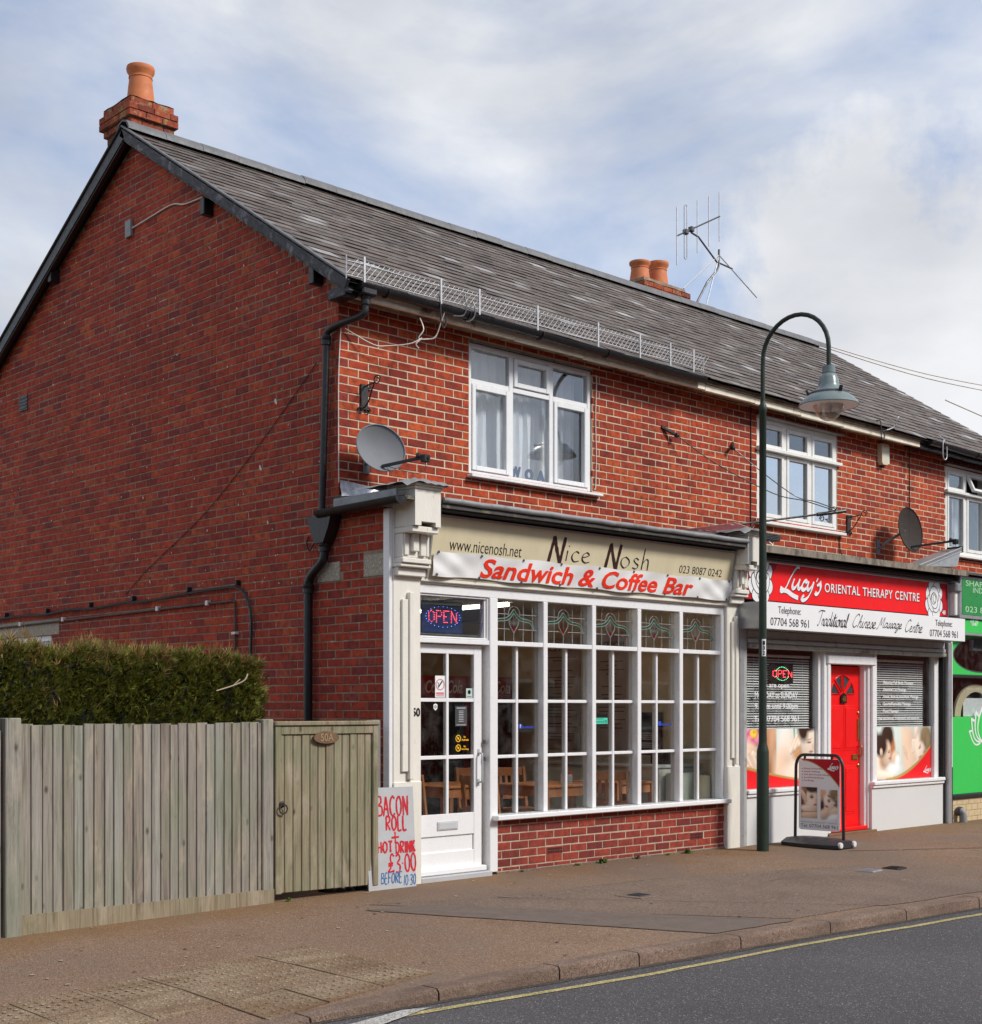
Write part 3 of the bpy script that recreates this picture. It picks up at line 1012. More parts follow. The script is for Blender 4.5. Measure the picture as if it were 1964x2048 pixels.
# blister paving at the dropped kerb
tact = thing('tactile_paving', (-3.2, -2.4, -.06), 'stained buff blister paving slabs at the dropped kerb', 'paving')
tact['kind'] = 'structure'
del tact['category']
du = V(-.992, -.125, 0); dv = V(.05, -.999, 0)
o0 = V(-2.10, -1.74, 0)
blis = [(math.cos(t * math.pi / 4), math.sin(t * math.pi / 4)) for t in range(8)]
for iu in range(7):
    for iv in range(4):
        if iv == 3 and iu < 3: continue
        c0 = o0 + du * (.42 * iu) + dv * (.40 * iv)
        corners = [c0 + du * .005 + dv * .005, c0 + du * .415 + dv * .005, c0 + du * .415 + dv * .395, c0 + du * .005 + dv * .395]
        if min(c.y for c in corners) < kerb_y(c0.x) + .14: continue
        mb = MB()
        jz = R.uniform(-.002, .003) + .009
        hs = [gz(c.x, c.y) + jz for c in corners]
        vs = [(c.x, c.y, h - .05) for c, h in zip(corners, hs)] + [(c.x, c.y, h) for c, h in zip(corners, hs)]
        mb.add(vs, [(4, 5, 6, 7), (0, 4, 7, 3), (0, 1, 5, 4), (1, 2, 6, 5), (2, 3, 7, 6)])
        for p in range(6):
            for q in range(6):
                b0 = c0 + du * (.04 + .0665 * p) + dv * (.035 + .0645 * q)
                z = gz(b0.x, b0.y) + jz
                vs = [(b0.x + .0125 * a, b0.y + .0125 * b, z) for a, b in blis] + [(b0.x + .008 * a, b0.y + .008 * b, z + .005) for a, b in blis]
                mb.add(vs, [(t, (t + 1) % 8, 8 + (t + 1) % 8, 8 + t) for t in range(8)] + [tuple(range(8, 16))], 1)
        mb.build('slab', [M_tactile, M_blister], tact)

# small covers let into the footway
def cover(x, y, sx, sy, rz, label, rim, mat):
    t = thing('drain_cover', (x, y, gz(x, y)), label, 'drain cover', None, rz)
    if rim: MB().box(-sx - .07, sx + .07, -sy - .06, sy + .06, -.03, .010, ch=.003).build('surround', M_pave_grey, t, local=True)
    mb = MB().box(-sx, sx, -sy, sy, -.02, .014, ch=.003)
    for i in range(4):
        u = -sx + (i + .5) * 2 * sx / 4
        mb.box(u - .008, u + .008, -sy * .8, sy * .8, .014, .018)
    mb.build('lid', mat, t, local=True)


cover(1.2, -1.72, .075, .075, .1, 'small square iron cover in a concrete surround on the footway', True, M_rubber)
cover(4.08, -2.06, .10, .085, .1, 'grey oblong stopcock cover nearer the lamp post, left of the pair', False, M_alu)
cover(4.45, -2.1, .10, .08, .1, 'rust brown oblong stopcock cover, right of the pair on the footway', False, M_iron)

# chewing gum, grit and cracks on the footway
q = random.Random(9)
gum, pale = MB(), MB()
for i in range(260):
    x, y = q.uniform(-4, 9.5), q.uniform(-3.2, -.2)
    if y < kerb_y(x) + .2: continue
    r_ = q.uniform(.006, .017)
    P_ = [(a, b, gz(a, b) + .0065) for a, b in blob(x, y, r_, r_ * q.uniform(.6, 1), q.uniform(0, 3), 8, .2, i)]
    (gum if q.random() < .6 else pale).add(P_, [tuple(range(8))])
tag(gum.build('gum_spots', pm('dark_gum', (.085, .065, .055), .8), pave), kind='stuff')
tag(pale.build('pale_grit', pm('pale_gum', (.36, .31, .26), .8), pave), kind='stuff')


def crack(pts, wd=.008):
    mb = MB(); vs = []
    P_ = []
    for i in range(len(pts) - 1):
        for s_ in range(14):
            t_ = s_ / 14
            P_.append((pts[i][0] + (pts[i + 1][0] - pts[i][0]) * t_ + q.uniform(-.012, .012), pts[i][1] + (pts[i + 1][1] - pts[i][1]) * t_ + q.uniform(-.012, .012)))
    for (x, y) in P_:
        w_ = wd * q.uniform(.2, 1)
        vs += [(x, y - w_ / 2, gz(x, y) + .006), (x, y + w_ / 2, gz(x, y) + .006)]
    mb.add(vs, [(2 * i, 2 * i + 2, 2 * i + 3, 2 * i + 1) for i in range(len(P_) - 1)])
    mb.build('crack', M_tarmac_joint, pave)


crack([(-.8, -.7), (.2, -1.02), (1.4, -1.1), (2.3, -1.18), (4.4, -1.76)], .007)
crack([(5.4, -1.0), (6.8, -1.72), (8.2, -1.9)], .012)
crack([(2.6, -1.9), (2.95, -1.86), (3.3, -1.95)], .01)
crack([(-.95, -.9), (-.1, -1.95), (1.15, -3.2)], .006)
crack([(6.0, -2.5), (6.6, -2.45), (7.2, -2.6)], .01)
# grit washed against the kerb, and seams in the road
mb = MB(); vs = []
for i in range(200):
    x = -3.4 + 20 * i / 199
    y = kerb_y(x)
    vs += [(x, y - .004, ROADZ + .003), (x, y - .05 - .04 * abs(mnoise.noise(V(x * 2.3, 0, 0))), ROADZ + .003)]
mb.add(vs, [(2 * i, 2 * i + 1, 2 * i + 3, 2 * i + 2) for i in range(199)])
mb.build('gutter_grit', ground_mat('gutter_grit', (.055, .042, .035), (.09, .07, .055), (.3, .26, .2), 420, 4), road)

# ------------------------------------------------------------------ brickwork
CO, BL, J, OFF = .075, .225, .010, -.028


def panel(mb, fr, s0, s1, z0, z1, holes, w_, depth=.0, mi=0):
    """flat wall face with openings, their reveals going back by depth"""
    xs = sorted({s0, s1, *[h[0] for h in holes], *[h[1] for h in holes]})
    zs = sorted({z0, z1, *[h[2] for h in holes], *[h[3] for h in holes]})
    xs = [x for x in xs if s0 - 1e-6 <= x <= s1 + 1e-6]; zs = [z for z in zs if z0 - 1e-6 <= z <= z1 + 1e-6]
    for i in range(len(xs) - 1):
        for j in range(len(zs) - 1):
            cx, cz = (xs[i] + xs[i + 1]) / 2, (zs[j] + zs[j + 1]) / 2
            if any(h[0] < cx < h[1] and h[2] < cz < h[3] for h in holes): continue
            mb.flat([(xs[i], zs[j]), (xs[i + 1], zs[j]), (xs[i + 1], zs[j + 1]), (xs[i], zs[j + 1])], fr, w_, mi)
    if depth:
        for h in holes:
            c = [(h[0], h[2]), (h[1], h[2]), (h[1], h[3]), (h[0], h[3])]
            for i in range(4):
                a, b = c[i], c[(i + 1) % 4]
                mb.add([at(fr, *a, w_), at(fr, *b, w_), at(fr, *b, w_ - depth), at(fr, *a, w_ - depth)], [(0, 1, 2, 3)], mi)


def lay(fr, s0, s1, z0, z1, holes=(), start=None, zmax=None, phase=0.0, stag=True):
    """stretcher bond: list of (sa, sb, za, zb)"""
    out = []
    n0, n1 = math.floor((z0 - OFF) / CO), math.ceil((z1 - OFF) / CO)
    for n in range(n0, n1):
        za, zb = max(z0, n * CO + OFF + J / 2), min(z1, (n + 1) * CO + OFF - J / 2)
        if zb - za < .025: continue
        a0 = start(n, (za + zb) / 2) if start else s0
        b0 = a0 - (BL / 2 if (n % 2 and stag) else 0) + phase - (0 if stag else J / 2)
        while b0 > a0: b0 -= BL
        lim = zmax(zb) if zmax else (s0, s1)
        s = b0
        while s < s1:
            segs = [(max(s + J / 2, a0, lim[0]), min(s + BL - J / 2, s1, lim[1]))]
            for h in holes:
                if h[2] < (za + zb) / 2 < h[3]:
                    nsegs = []
                    for a, b in segs:
                        if b <= h[0] or a >= h[1]: nsegs.append((a, b)); continue
                        if a < h[0]: nsegs.append((a, h[0] - J / 2))
                        if b > h[1]: nsegs.append((h[1] + J / 2, b))
                    segs = nsegs
            for a, b in segs:
                if b - a > .03: out.append((a, b, za, zb))
            s += BL
    return out


BFACES = [(8, 9, 10, 11), (4, 5, 9, 8), (5, 6, 10, 9), (6, 7, 11, 10), (7, 4, 8, 11), (0, 1, 5, 4), (1, 2, 6, 5), (2, 3, 7, 6), (3, 0, 4, 7)]


def brick_verts(fr, a, b, za, zb, w_, depth=.10, jit=.0012, c=.0035):
    q = lambda: R.uniform(-jit, jit)
    A, B, Z0, Z1 = a + q(), b + q(), za + q(), zb + q()
    vs = []
    for d, i in ((-depth, 0), (w_ - c, 0), (w_, c)):
        for (s, z) in ((A + i, Z0 + i), (B - i, Z0 + i), (B - i, Z1 - i), (A + i, Z1 - i)):
            vs.append(at(fr, s, z, d))
    return vs


_bm = {}


def brick_mesh(ln, ht, mat):
    k = (round(ln / .004), round(ht / .004), mat.name)
    if k not in _bm:
        mb = MB()
        mb.add(brick_verts(FRONT(0), -ln / 2, ln / 2, -ht / 2, ht / 2, 0.0, .10, .0008), BFACES)
        _bm[k] = mb.mesh('brick', mat)
    return _bm[k]


def place_bricks(walls, most=300):
    """walls: list of dict(obj, fr, rz, bricks, mat, seen). The bricks that show largest become objects, the rest one part."""
    allb = []
    for wi, W in enumerate(walls):
        for bi, (a, b, za, zb) in enumerate(W['bricks']):
            p0, p1 = at(W['fr'], a, za), at(W['fr'], b, zb)
            x0, y0, d = shown(p0); x1, y1, _ = shown(p1)
            ok = d > 0 and 0 < (x0 + x1) / 2 < 1964 and 0 < (y0 + y1) / 2 < 2048 and W['seen'](a, b, za, zb)
            hh = 2780 * (zb - za) / d
            allb.append((abs(x1 - x0) * hh if ok else 0.0, wi, bi))
    allb.sort(reverse=True)
    single = {(wi, bi) for sc, wi, bi in allb[:most] if sc > 0}
    for wi, W in enumerate(walls):
        mb = MB()
        for bi, (a, b, za, zb) in enumerate(W['bricks']):
            w_ = R.uniform(-.0022, .0018)
            if (wi, bi) in single:
                o = put('brick', brick_mesh(b - a, zb - za, W['mat']), W['obj'])
                o.location = at(W['fr'], (a + b) / 2, (za + zb) / 2, w_)
                o.rotation_euler = (R.uniform(-.006, .006), R.uniform(-.004, .004), W['rz'])
            else:
                mb.add(brick_verts(W['fr'], a, b, za, zb, w_), BFACES)
        if mb.f:
            tag(mb.build('brickwork', W['mat'], W['obj']), kind='stuff')


# ------------------------------------------------------------------ roof
EY, EZ, RY, RZ_ = .36, 5.128, 4.25, 7.585
DROOP = .0095          # the eaves sag slightly to the right

RL = math.hypot(RY - EY, RZ_ - EZ)
RU = V(0, (RY - EY) / RL, (RZ_ - EZ) / RL)           # up the slope
RN = V(0, -RU.z, RU.y)                               # out of the slope
GAUGE, SW = .185, .262


def roof_front(house, x0, x1, most=300):
    """front slope of one house: boarding with each slate laid on it"""
    mb = MB()
    a, b = V(x0, EY, EZ) - RN * .02, V(x0, RY, RZ_) - RN * .02
    mb.add([a - V(0, 0, DROOP * x0), b, b + V(x1 - x0, 0, 0), a + V(x1 - x0, 0, -DROOP * x1)], [(0, 3, 2, 1)])
    b2 = V(x0, 9.1, 4.75)
    mb.add([b, b2, b2 + V(x1 - x0, 0, 0), b + V(x1 - x0, 0, 0)], [(0, 3, 2, 1)])
    roof = mb.build('roof', M_under, house)
    rows = int(RL / GAUGE)
    sl = []
    for r in range(rows + 1):
        off = (SW / 2) if r % 2 else 0.0
        x = math.floor(x0 / SW) * SW + off - SW
        while x < x1:
            xa, xb = max(x + .0015, x0 + .001), min(x + SW - .0015, x1 - .001)
            if xb - xa > .04:
                t0 = r * GAUGE + R.gauss(0, .0035)
                t1 = min(r * GAUGE + GAUGE + .05, RL - .01)
                if t1 - t0 > .03: sl.append((xa, xb, t0, t1))
            x += SW
    def score(s):
        p = V(s[0], EY, EZ) + RU * s[2]; q = V(s[1], EY, EZ) + RU * (s[2] + GAUGE)
        X0, Y0, d = shown(p); X1, Y1, _ = shown(q)
        if not (0 < X0 < 1964): return 0
        return 2780 / d
    order = sorted(range(len(sl)), key=lambda i: -score(sl[i]))
    single = set(order[:most])
    rest = MB()
    for i, (xa, xb, t0, t1) in enumerate(sl):
        lo, hi = .016 + R.uniform(-.003, .004), .0045
        th = .006 + R.uniform(-.001, .002)
        sk = R.uniform(-.004, .004)
        o = V(0, EY, EZ)
        base = [(xa, t0 + sk, lo), (xb, t0 - sk, lo), (xb, t1, hi), (xa, t1, hi)]
        top = [o + V(x, 0, -DROOP * x * (1 - t / RL)) + RU * t + RN * h for x, t, h in base]
        bot = [p - RN * th for p in top]
        fs = [(0, 1, 2, 3), (4, 5, 1, 0), (5, 6, 2, 1), (7, 4, 0, 3)]
        if i in single:
            c = (top[0] + top[2]) / 2
            m_ = MB().add([p - c for p in top + bot], fs)
            ob = put('slate', m_.mesh('slate', M_slate), roof)
            ob.location = c
        else:
            rest.add(top + bot, fs)
    if rest.f: tag(rest.build('slates', M_slate, roof), kind='stuff')
    # ridge tiles
    n = max(1, round((x1 - x0) / .46))
    for i in range(n):
        xa, xb = x0 + (x1 - x0) * i / n, x0 + (x1 - x0) * (i + 1) / n - .004
        jz = R.uniform(-.004, .006)
        mb = MB()
        prof = [(-.140, -.082), (-.132, -.035), (-.085, .018), (0, .045), (.085, .018), (.132, -.035), (.140, -.082)]
        vs = []
        for xx, ex in ((xa, .0), (xa + .03, .0), (xb, .0)):
            for (dy, dz) in prof: vs.append((xx, RY + dy, RZ_ + .048 + dz + jz))
        for xx in (xa, xb):
            for (dy, dz) in prof: vs.append((xx, RY + dy * .86, RZ_ + .031 + dz + jz))
        k = 7
        fs = [(s * k + q, (s + 1) * k + q, (s + 1) * k + q + 1, s * k + q + 1) for s in range(2) for q in range(k - 1)]
        fs += [(q, q + 1, 3 * k + q + 1, 3 * k + q) for q in range(k - 1)]
        fs += [(2 * k + q, 4 * k + q, 4 * k + q + 1, 2 * k + q + 1) for q in range(k - 1)]
        mb.add(vs, fs)
        mb.build('ridge_tile', M_ridge, roof, smooth=True)
    return roof


def chimney(house, x0, x1, y0, y1, z0, ztop, pots, steps):
    """corbelled stack: steps = list of (courses, extra width) from the bottom up"""
    core = MB().box(x0 + .006, x1 - .006, y0 + .006, y1 - .006, z0, ztop).build('chimney', M_mortar_side, house)
    z = z0
    for cs, e in steps:
        if e > 0: pass
        for _ in range(cs):
            za, zb = z + .004, z + CO - .004
            for (fr, a, b) in ((FRONT(y0 - e), x0 - e, x1 + e), (LEFT(x0 - e), -(y1 + e), -(y0 - e))):
                n = max(2, round((b - a) / BL))
                ph = (round((z - z0) / CO) % 2) * .5
                cuts = sorted({a, b, *[a + (b - a) * (i + ph) / n for i in range(n + 1) if a + .05 < a + (b - a) * (i + ph) / n < b - .05]})
                for i in range(len(cuts) - 1):
                    m_ = MB().add(brick_verts(fr, cuts[i] + .004, cuts[i + 1] - .004, za, zb, R.uniform(-.001, .002), .10 + e, .0015), BFACES)
                    m_.build('brick', M_brick_chim, core)
            MB_ = MB().box(x0 - e + .012, x1 + e - .012, y0 - e + .012, y1 + e - .012, za - .004, zb + .003)
            MB_.build('mortar_bed', M_mortar_side, core)
            z += CO
    mb = MB()
    e = steps[-1][1]
    nx, ny = 8, 6
    vs = []
    for i in range(nx + 1):
        for j in range(ny + 1):
            u, v_ = i / nx, j / ny
            hgt = .07 * min(1, 3.2 * min(u, 1 - u, v_, 1 - v_)) + R.uniform(0, .012)
            vs.append((x0 - e + (x1 - x0 + 2 * e) * u, y0 - e + (y1 - y0 + 2 * e) * v_, z + hgt))
    mb.add(vs, [(i * (ny + 1) + j, (i + 1) * (ny + 1) + j, (i + 1) * (ny + 1) + j + 1, i * (ny + 1) + j + 1) for i in range(nx) for j in range(ny)])
    mb.build('flaunching', M_flaunch, core, smooth=True)
    for (px_, py_, r, h) in pots:
        mb = MB()
        mb.lathe([(r * 1.0, 0), (r * .98, .05), (r * .88, h * .45), (r * .80, h * .70), (r * .84, h * .715), (r * .84, h * .74), (r * .80, h * .755), (r * .82, h * .80), (r * .97, h * .88), (r * 1.0, h * .95), (r * .97, h), (r * .80, h), (r * .74, h * .9), (r * .72, h * .5)], (px_, py_, z + .03), 28, cap=False)
        mb.build('chimney_pot', M_terracotta, core, smooth=True)
    return core


def room(house, x0, x1, y0, y1, z0, z1, mat):
    mb = MB()
    v = [(x, y, z) for x in (x0, x1) for y in (y0, y1) for z in (z0, z1)]
    mb.add(v, [(2, 3, 7, 6), (0, 1, 3, 2), (4, 6, 7, 5), (0, 2, 6, 4), (1, 5, 7, 3)])
    return mb.build('room', mat, house)


def frame_boxes(mb, x0, x1, z0, z1, t, y0, y1, ch=.004, mi=0):
    mb.box(x0, x0 + t, y0, y1, z0, z1, mi, ch); mb.box(x1 - t, x1, y0, y1, z0, z1, mi, ch)
    mb.box(x0 + t, x1 - t, y0 + .0015, y1, z0, z0 + t, mi, ch); mb.box(x0 + t, x1 - t, y0 + .0015, y1, z1 - t, z1, mi, ch)


def pane(x0, x1, z0, z1, y, mat, parent, name='pane'):
    return MB().box(x0, x1, y, y + .005, z0, z1).build(name, mat, parent)


def curtain(x0, x1, z0, z1, y, parent, amp=.03, k=9.0, mat=None, seed=0):
    mb = MB(); n = 60; vs = []
    for i in range(n + 1):
        x = x0 + (x1 - x0) * i / n
        for j in range(5):
            z = z0 + (z1 - z0) * j / 4
            d = amp * math.sin(x * k * 6 + seed) * (1 - .25 * j / 4) + amp * .5 * math.sin(x * k * 14.7 + 2 * seed)
            vs.append((x + .01 * math.sin(z * 5 + i), y + d, z))
    mb.add(vs, [(i * 5 + j, (i + 1) * 5 + j, (i + 1) * 5 + j + 1, i * 5 + j + 1) for i in range(n) for j in range(4)])
    return mb.build('curtain', mat or M_curtain, parent, smooth=True)


def tubes(name, path, r, mat, parent=None, n=8, k=6):
    return MB().tube(smooth_line(path, k), r, n).build(name, mat, parent, smooth=True)
# ================================================================== house with the gable and the coffee bar
YW = .67
PX = 4.83          # party line
h1 = thing('corner_house', (2.4, 4.2, 0), 'red brick end house with tall gable wall and cream coffee bar shopfront', 'building')
h2 = thing('middle_house', (7.1, 4.2, 0), 'red brick middle house above the red massage shopfront', 'building')
h3 = thing('end_house', (11.2, 4.2, 0), 'red brick house at the picture edge with the bright green shopfront', 'building')
H2X, H3X = 9.45, 12.95

W1 = (1.54, 3.262, 3.70, 4.965)
W2 = (6.118, 7.80, 3.69, 4.905)
W3 = (10.51, 12.2, 3.64, 4.865)


def gable_top(y):
    return min(5.06 + (y - .45) * .648, 7.5 - (y - 4.25) * .545) - .03


def gable_lim(z):
    """range of -y still under the roof at height z"""
    ya = .45 + (z + .03 - 5.06) / .648 if z > 5.03 else -1
    yb = 4.25 + (7.5 - z - .03) / .545
    return (-yb, -ya)


# --- walls
walls1 = []
mb = MB()
panel(mb, FRONT(YW), .006, PX, 3.0, 5.06, [W1], -.0035, .14)
fw1 = mb.build('front_wall', M_mortar, h1)
walls1.append(dict(obj=fw1, fr=FRONT(YW), rz=0, mat=M_brick, bricks=lay(FRONT(YW), 0, PX, 3.05, 5.045, [W1], lambda n, z: 0.0 if n % 2 else .1125, None, 0.0, False), seen=lambda a, b, za, zb: za > 3.42 and zb < 5.0))
for b in range(len(walls1[0]['bricks'])): pass

SWIN = (-7.6, -6.16, 1.2, 2.335)       # side window behind the hedge, in -y
mb = MB()
fl = LEFT(0.0)
panel(mb, fl, -8.6, -.006 - YW, 0, 5.0, [SWIN], -.0035, .12)
panel(mb, fl, -YW, -.03, 0, 3.16, [], -.0035)
mb.flat([(-8.6, 5.0), (-YW - .006, 5.0), (-YW - .006, gable_top(YW + .006)), (-4.25, gable_top(4.25)), (-8.6, gable_top(8.6))], fl, -.0035)
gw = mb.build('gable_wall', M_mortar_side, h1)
stones = [(-.318, -.015, 2.605, 2.79), (-.98, -.651, 2.60, 2.765)]
lint = (-8.6, -5.956, 2.335, 2.51)
holes = [SWIN, lint] + stones


def gstart(n, z):
    if z < 3.16: return -8.6
    return -8.6


gb = []
for (a, b, za, zb) in lay(fl, -8.6, -.03, 0.0, 7.5, holes, None, None, 0.0):
    lo, hi = gable_lim(zb)
    zc = (za + zb) / 2
    n = math.floor((zc - OFF) / CO)
    if zc > 3.16:
        hi = min(hi, -YW if n % 2 == 0 else -YW - .1125)
    else:
        hi = min(hi, -.035)
    a, b = max(a, lo), min(b, hi)
    if b - a > .03: gb.append((a, b, za, zb))
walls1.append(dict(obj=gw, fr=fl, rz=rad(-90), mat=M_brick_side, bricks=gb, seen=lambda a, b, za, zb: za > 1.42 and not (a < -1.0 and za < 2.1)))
for s in stones:
    MB().box(.0, .1, -s[1], -s[0], s[2], s[3], ch=.004).build('stone_block', M_stone, gw).location.x = -.004
lb = MB().box(-.004, .1, -lint[1], -lint[0], lint[2], lint[3], ch=.004).build('lintel', M_stone, gw)
sw_ = MB()
for (a, b, c, d) in ((6.16, 6.23, 1.2, 2.335), (7.53, 7.6, 1.2, 2.335), (6.23, 7.53, 1.2, 1.27), (6.23, 7.53, 2.265, 2.335), (6.85, 6.91, 1.27, 2.265)):
    sw_.box(.03, .09, a, b, c, d, ch=.005)
sw_ = sw_.build('side_window', M_upvc, h1)
MB().box(.06, .065, 6.23, 7.53, 1.27, 2.265).build('pane', M_glass_up, sw_)

# --- dwarf wall under the shop window
DW = (1.255, 4.60)
mb = MB()
panel(mb, FRONT(0.0), DW[0], DW[1], -.1, .485, [], -.0035)
dw = mb.build('dwarf_wall', M_mortar_low, h1)
OFF_keep = OFF
OFF = -.02
vents = [(1.90, 2.115, .127, .198), (4.02, 4.235, .127, .198)]
dbr = lay(FRONT(0), DW[0] + .003, DW[1] - .003, .02, .483, vents, None, None, .07)
OFF = OFF_keep
walls1.append(dict(obj=dw, fr=FRONT(0), rz=0, mat=M_brick_low, bricks=dbr, seen=lambda a, b, za, zb: True))
for v_ in vents:
    av = MB().box(v_[0], v_[1], -.001, .06, v_[2], v_[3], ch=.002)
    for i in range(9):
        for j in range(2):
            x = v_[0] + .016 + i * .0225; z = v_[2] + .012 + j * .028
            av.box(x, x + .014, -.003, .0, z, z + .019, 1)
    av.build('air_brick', [M_brick_low, M_dark], dw)
MB().box(DW[0], DW[1], -.012, .05, -.1, .016, ch=.004).build('footing', M_pave_grey, dw)

place_bricks(walls1)

# --- front walls of the other two houses
def front_only(h, x0, x1, win, parity):
    mb = MB()
    panel(mb, FRONT(YW), x0, x1, 3.0, 5.06, [win], -.0035, .14)
    fw = mb.build('front_wall', M_mortar, h)
    place_bricks([dict(obj=fw, fr=FRONT(YW), rz=0, mat=M_brick, bricks=lay(FRONT(YW), x0, x1, 3.05, 5.045, [win], None, None, parity), seen=lambda a, b, za, zb: za > 3.35 and zb < 5.0)])
    return fw


fw2 = front_only(h2, PX, H2X, W2, .04)
fw3 = front_only(h3, H2X, H3X, W3, .13)
mb = MB()
panel(mb, (V(H3X, 0, 0), V(0, 1, 0), V(0, 0, 1)), .0, 8.6, 0, 5.05, [], 0)
mb.add([(H3X, .5, 5.05), (H3X, 4.25, 7.5), (H3X, 8.6, 5.05)], [(0, 1, 2)])
mb.build('end_wall', M_brick_side, h3)
for h, a, b in ((h1, 0.02, PX), (h2, PX, H2X), (h3, H2X, H3X - .02)):
    MB().box(a + .003, b - .003, 8.5, 8.6, 0, 5.0).build('rear_wall', M_brick_side, h)

# --- roofs, verge and eaves
roof1 = roof_front(h1, -.13, PX)
roof2 = roof_front(h2, PX, H2X)
roof3 = roof_front(h3, H2X, H3X)
# bargeboards
def board(name, p, q, h_, t, mat, parent, ch=.004):
    p, q = Vector(p), Vector(q)
    d = (q - p); up = V(-1, 0, 0).cross(d).normalized()
    if up.z < 0: up = -up
    return MB().ob((p + q) / 2 - up * (h_ / 2), V(t / 2, 0, 0), d / 2, up * (h_ / 2), 0, ch).build(name, mat, parent)


apex = V(-.125, 4.25, 7.60)
eave = V(-.125, .36, 5.14)
back = V(-.125, 9.1, 4.86)
board('bargeboard', apex + V(0, -.0, -.02), eave + V(0, 0, -.012), .085, .03, M_barge, h1)
board('bargeboard', apex + V(0, .0, -.02), back, .125, .03, M_black, h1)
board('barge_moulding', apex + V(.02, 0, -.105), eave + V(.02, 0, -.095), .032, .05, M_barge, h1)
board('barge_moulding', apex + V(.02, 0, -.145), back + V(.02, 0, -.125), .035, .05, M_black, h1)
mb = MB()
for q in (eave, back):
    a, b = apex + V(.03, 0, -.10), q + V(.03, 0, -.10)
    mb.add([a, b, b + V(.11, 0, 0), a + V(.11, 0, 0)], [(0, 1, 2, 3)])
mb.build('verge_soffit', M_black, h1)
# thin slate undercloak showing along the verge
board('undercloak', apex + V(-.005, -.01, .012), eave + V(-.005, 0, .02), .018, .05, M_ridge, h1)
board('undercloak', apex + V(-.005, .01, .012), back + V(-.005, 0, .02), .03, .05, M_under, h1)
for (y, z) in ((2.72, 6.36), (5.98, 6.43), (.93, 5.29)):
    MB().box(-.11, .06, y - .036, y + .036, z - .07, z + .09, ch=.006).build('purlin_end', M_black, h1)
# box end of the eaves
MB().box(-.12, .02, .42, YW, 5.01, 5.10, ch=.006).build('eaves_box', M_barge, h1)

def eaves(h, x0, x1, mats):
    n = max(1, int((x1 - x0) / .9))
    for i in range(n):
        a, b = x0 + (x1 - x0) * i / n, x0 + (x1 - x0) * (i + 1) / n - .003
        q = -DROOP * (a + b) / 2 + R.uniform(-.003, .003)
        MB().box(a, b, .432, .475, 5.018 + q, 5.09 + q, ch=.004).build('fascia_board', mats[0], h)
        MB().box(a, b, .476, YW + .02, 5.065 + q, 5.08 + q).build('soffit', mats[1], h)
        MB().box(a, b, .405, .4495, 5.092 + q, 5.128 + q, ch=.003).build('tilting_fillet', mats[1], h)


eaves(h1, .0, PX, (M_fascia, M_soffit))
eaves(h2, PX, 9.40, (M_fascia, M_soffit))
eaves(h3, 9.40, H3X, (M_black, M_black))


def gutter(h, x0, x1, y=.368, z=5.118, r=.056, mat=None, name='gutter'):
    mb = MB(); n = 10; vs = []
    L_ = int((x1 - x0) / .5) + 1
    for i in range(L_ + 1):
        x = x0 + (x1 - x0) * i / L_
        sag = .005 * math.sin(i * 1.9) - DROOP * x
        for rr in (r, r - .006):
            for j in range(n + 1):
                t = math.pi * j / n
                vs.append((x, y - rr * math.cos(t), z + sag - rr * math.sin(t)))
    k = 2 * (n + 1); fs = []
    for i in range(L_):
        for j in range(n):
            fs.append((i * k + j, (i + 1) * k + j, (i + 1) * k + j + 1, i * k + j + 1))
            q = n + 1
            fs.append((i * k + q + j, i * k + q + j + 1, (i + 1) * k + q + j + 1, (i + 1) * k + q + j))
        fs.append((i * k, (i + 1) * k, (i + 1) * k + n + 1, i * k + n + 1))
    for i in (0, L_):
        fs.append(tuple(i * k + j for j in range(n + 1)))
    mb.add(vs, fs)
    g = mb.build(name, mat or M_black, h, smooth=True)
    m = int((x1 - x0) / .95)
    for i in range(m):
        x = x0 + .3 + i * .95
        b = MB().tube([(x, y + (r + .004) * math.cos(t), z - DROOP * x - (r + .004) * math.sin(t)) for t in [math.pi * q / 8 for q in range(9)]], .008, 6)
        b.build('gutter_bracket', M_black, g)
    return g


g1 = gutter(h1, -.02, 4.72)
g3 = gutter(h3, 9.52, H3X)

# chimneys
chimney(h1, .12, .59, 4.50, 5.05, 7.1, 7.97, [(.37, 4.76, .155, .44)], [(9, 0.0), (1, .03), (2, .065), (1, .03)])
chimney(h2, 8.72, 9.72, 4.62, 5.15, 7.1, 8.0, [(8.93, 4.88, .165, .36), (9.36, 4.88, .17, .44)], [(8, 0.0), (1, .03), (2, .055)])

